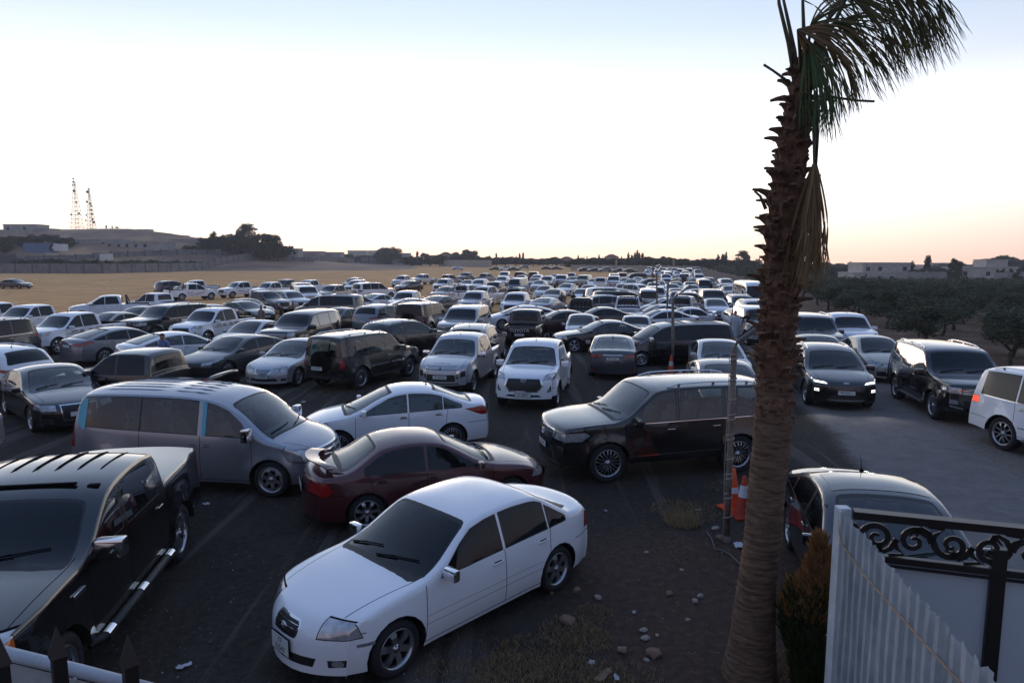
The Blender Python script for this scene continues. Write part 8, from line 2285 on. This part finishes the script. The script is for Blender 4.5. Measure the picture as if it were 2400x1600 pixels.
# ================================================================ people
SKIN = pm('skin', (.30, .17, .11), .6); HAIR = pm('dark_hair', (.012, .010, .009), .8); GREYH = pm('grey_hair', (.22, .21, .20), .8)
def person(p, face, h, top, legs, label, robe=False, arm=(.0, .0), stride=.12, hair=HAIR, lean=0.0, headcover=None, group=None):
    """standing or walking figure, h metres tall, looking towards the heading face (degrees)"""
    root = empty('person', (p[0], p[1], gz(p[0], p[1])), R_(face - 90)); tag(root, label, 'person', group)
    s = h / 1.75
    me = bpy.data.meshes.new('body')
    V, E, Rd = [], [], []
    def add(x, y, z, r, par=None):
        V.append((x * s, y * s, z * s)); Rd.append(r * s)
        if par is not None: E.append((par, len(V) - 1))
        return len(V) - 1
    # +Y is forward
    pel = add(0, 0, .94, .125)
    w = add(0, .01 + lean * .1, 1.08, .125, pel); ch = add(0, .01 + lean * .25, 1.28, .15, w); ns = add(0, .0 + lean * .4, 1.43, .085, ch)
    nk = add(0, .015 + lean * .5, 1.51, .052, ns); hd0 = add(0, .03 + lean * .55, 1.60, .078, nk); hd1 = add(0, .025 + lean * .6, 1.68, .072, hd0)
    add(0, .10 + lean * .58, 1.605, .018, hd0)                                      # nose
    for sg in (-1, 1):
        add(sg * .082, .01 + lean * .57, 1.61, .016, hd0)                            # ears
        sh = add(sg * .175, lean * .35, 1.40, .062, ns)
        a = arm[0 if sg < 0 else 1]
        el = add(sg * .235, a * .12 - .02 + lean * .3, 1.13, .043, sh); wr = add(sg * .245, a * .42 + .03 + lean * .3, .90 + abs(a) * .16, .030, el)
        pa = add(sg * .245, a * .50 + .05 + lean * .3, .83 + abs(a) * .18, .032, wr)
        for f in range(4):
            fx = (f - 1.5) * .017
            k1 = add(sg * .245 + fx * .35, a * .54 + .05 + fx + lean * .3, .775 + abs(a) * .2, .009, pa); add(sg * (.24 - .006 * f), a * .57 + .06 + fx + lean * .3, .735 + abs(a) * .21 + .006 * abs(f - 1), .008, k1)
        add(sg * .215, a * .52 + .085 + lean * .3, .79 + abs(a) * .19, .010, pa)
        st = stride * sg
        hp = add(sg * .095, 0, .90, .100, pel); kn = add(sg * .10, st * .7 + .02, .50, .066, hp); an = add(sg * .105, st * 1.5 - .02, .09, .042, kn)
        add(sg * .115, st * 1.5 + .14, .035, .034, an)
    me.from_pydata(V, E, []); o = bpy.data.objects.new('body', me); COL.objects.link(o)
    m = o.modifiers.new('skin', 'SKIN'); m.use_smooth_shade = True
    for i, r in enumerate(Rd): me.skin_vertices[0].data[i].radius = (r, r * (.78 if i in (1, 2, 3) else 1))
    me.skin_vertices[0].data[0].use_root = True
    o.modifiers.new('sub', 'SUBSURF').levels = 1; o.modifiers['sub'].render_levels = 1
    bpy.context.view_layer.update()
    dg = bpy.context.evaluated_depsgraph_get(); nm = bpy.data.meshes.new_from_object(o.evaluated_get(dg))
    bpy.data.objects.remove(o)
    for m_ in (SKIN, top, legs, TRIM): nm.materials.append(m_)
    for f in nm.polygons:
        c = f.center / s; ax = abs(c.x)
        z = c.z
        f.material_index = 0 if z > 1.455 or (ax > .19 and z < .93 + .1) else 1 if z > .93 or ax > .19 else 2 if z > .085 else 3
        f.use_smooth = True
    b = bpy.data.objects.new('body', nm); COL.objects.link(b); b.parent = root
    bm = bmesh.new(); bmesh.ops.create_icosphere(bm, subdivisions=2, radius=1)
    for v in bm.verts:
        v.co = Vector((v.co.x * .086, v.co.y * .098 + .015 + lean * .58, 1.655 + v.co.z * .085)) * s
    bmesh.ops.delete(bm, geom=[v for v in bm.verts if v.co.y > (.05 + lean * .58) * s and v.co.z < 1.69 * s or v.co.z < 1.60 * s], context='VERTS')
    link('hair', mesh_from(bm, 'hair'), headcover or hair, root, smooth=180)
    if robe:
        bm = bmesh.new()
        lathe(bm, [(.235 * s, .12 * s), (.215 * s, .5 * s), (.18 * s, .95 * s), (.175 * s, 1.15 * s), (.19 * s, 1.33 * s), (.12 * s, 1.45 * s), (.06 * s, 1.49 * s)], 24, 'Z')
        for v in bm.verts:
            a = math.atan2(v.co.y, v.co.x); k = 1 - v.co.z / 1.6
            v.co.x *= 1 + .09 * k * math.sin(a * 5); v.co.y *= (.82 + .09 * k * math.sin(a * 7 + 1)); 
        link('robe', mesh_from(bm, 'robe'), top, root)
        for sg in (-1, 1):
            bm = bmesh.new(); a = arm[0 if sg < 0 else 1]
            tube(bm, [Vector(q) * s for q in ((sg * .15, 0, 1.40), (sg * .235, a * .12 - .02, 1.13), (sg * .245, a * .42 + .03, .92 + abs(a) * .16))], [.075 * s, .062 * s, .06 * s], 10)
            link('sleeve', mesh_from(bm, 'sleeve'), top, root)
    return root
def cloth(n, c): return noisy('cloth_' + n, tuple(q * .8 for q in c), c, 9, .9, 4)
ROBE = cloth('white_robe', (.50, .51, .55)); DARK = cloth('dark_suit', (.020, .020, .024)); BLUE = cloth('blue_shirt', (.17, .23, .44)); TAN = cloth('tan_shirt', (.26, .19, .15)); GREYC = cloth('grey_trousers', (.10, .10, .11)); WH = cloth('white_shirt', (.5, .5, .52))
def stand(px, ytop, h): 
    # the crown of the head shows at (px, ytop)
    p = at(px, ytop, h); return (p.x, p.y)
person(stand(1724, 727, 1.76), 262, 1.76, ROBE, ROBE, 'man in long white robe walking on the lane beside the man in the dark suit', True, (.25, -.2), .14, HAIR)
person(stand(1752, 727, 1.74), 258, 1.74, DARK, DARK, 'man in dark suit walking on the lane beside the man in the white robe', False, (-.15, .3), .12, GREYH)
person(stand(388, 779, 1.74), 250, 1.74, BLUE, GREYC, 'man in light blue shirt looking down before the white saloon', False, (.3, .3), .05, HAIR, .25)
person(stand(612, 715, 1.70), 250, 1.70, TAN, GREYC, 'man in tan shirt standing by the nose of the black saloon', False, (.1, .1), .06)
person(stand(658, 709, 1.78), 200, 1.78, DARK, DARK, 'man in dark clothes standing left of the huge black SUV', False, (.2, .1), .06)
person(stand(1317, 684, 1.74), 270, 1.74, GREYC, GREYC, 'standing man in grey left of the straw clearing between the cars', False, (.1, 0), .05)
person(stand(1344, 683, 1.76), 300, 1.76, DARK, DARK, 'standing man in black right of the straw clearing between the cars', False, (.3, .3), .05)
person(stand(1369, 685, 1.70), 260, 1.70, DARK, DARK, 'man in black leaning at the bonnet of the white saloon', False, (.4, .4), .04, HAIR, .5)
person(stand(1667, 660, 1.74), 262, 1.74, DARK, DARK, 'dark dressed person beside the green van', False, (.1, .1), .1)
person(stand(1673, 660, 1.74), 262, 1.74, WH, WH, 'white dressed person beside the green van', True, (.1, .1), .1)
for i, (px, y, c, lb) in enumerate(((1598, 643, DARK, 'leftmost dark figure of the small crowd in the far lane'), (1601, 645, DARK, 'second dark figure of the small crowd in the far lane'), (1604, 644, GREYC, 'grey figure in the middle of the small crowd in the far lane'), (1607, 646, DARK, 'rightmost dark figure of the small crowd in the far lane'), (1590, 642, BLUE, 'blue shirted figure standing apart from the small crowd'))):
    person(stand(px, y, 1.74), 262, 1.74, c, DARK, lb, False, (.1, .1), .1, group='people in the far lane')
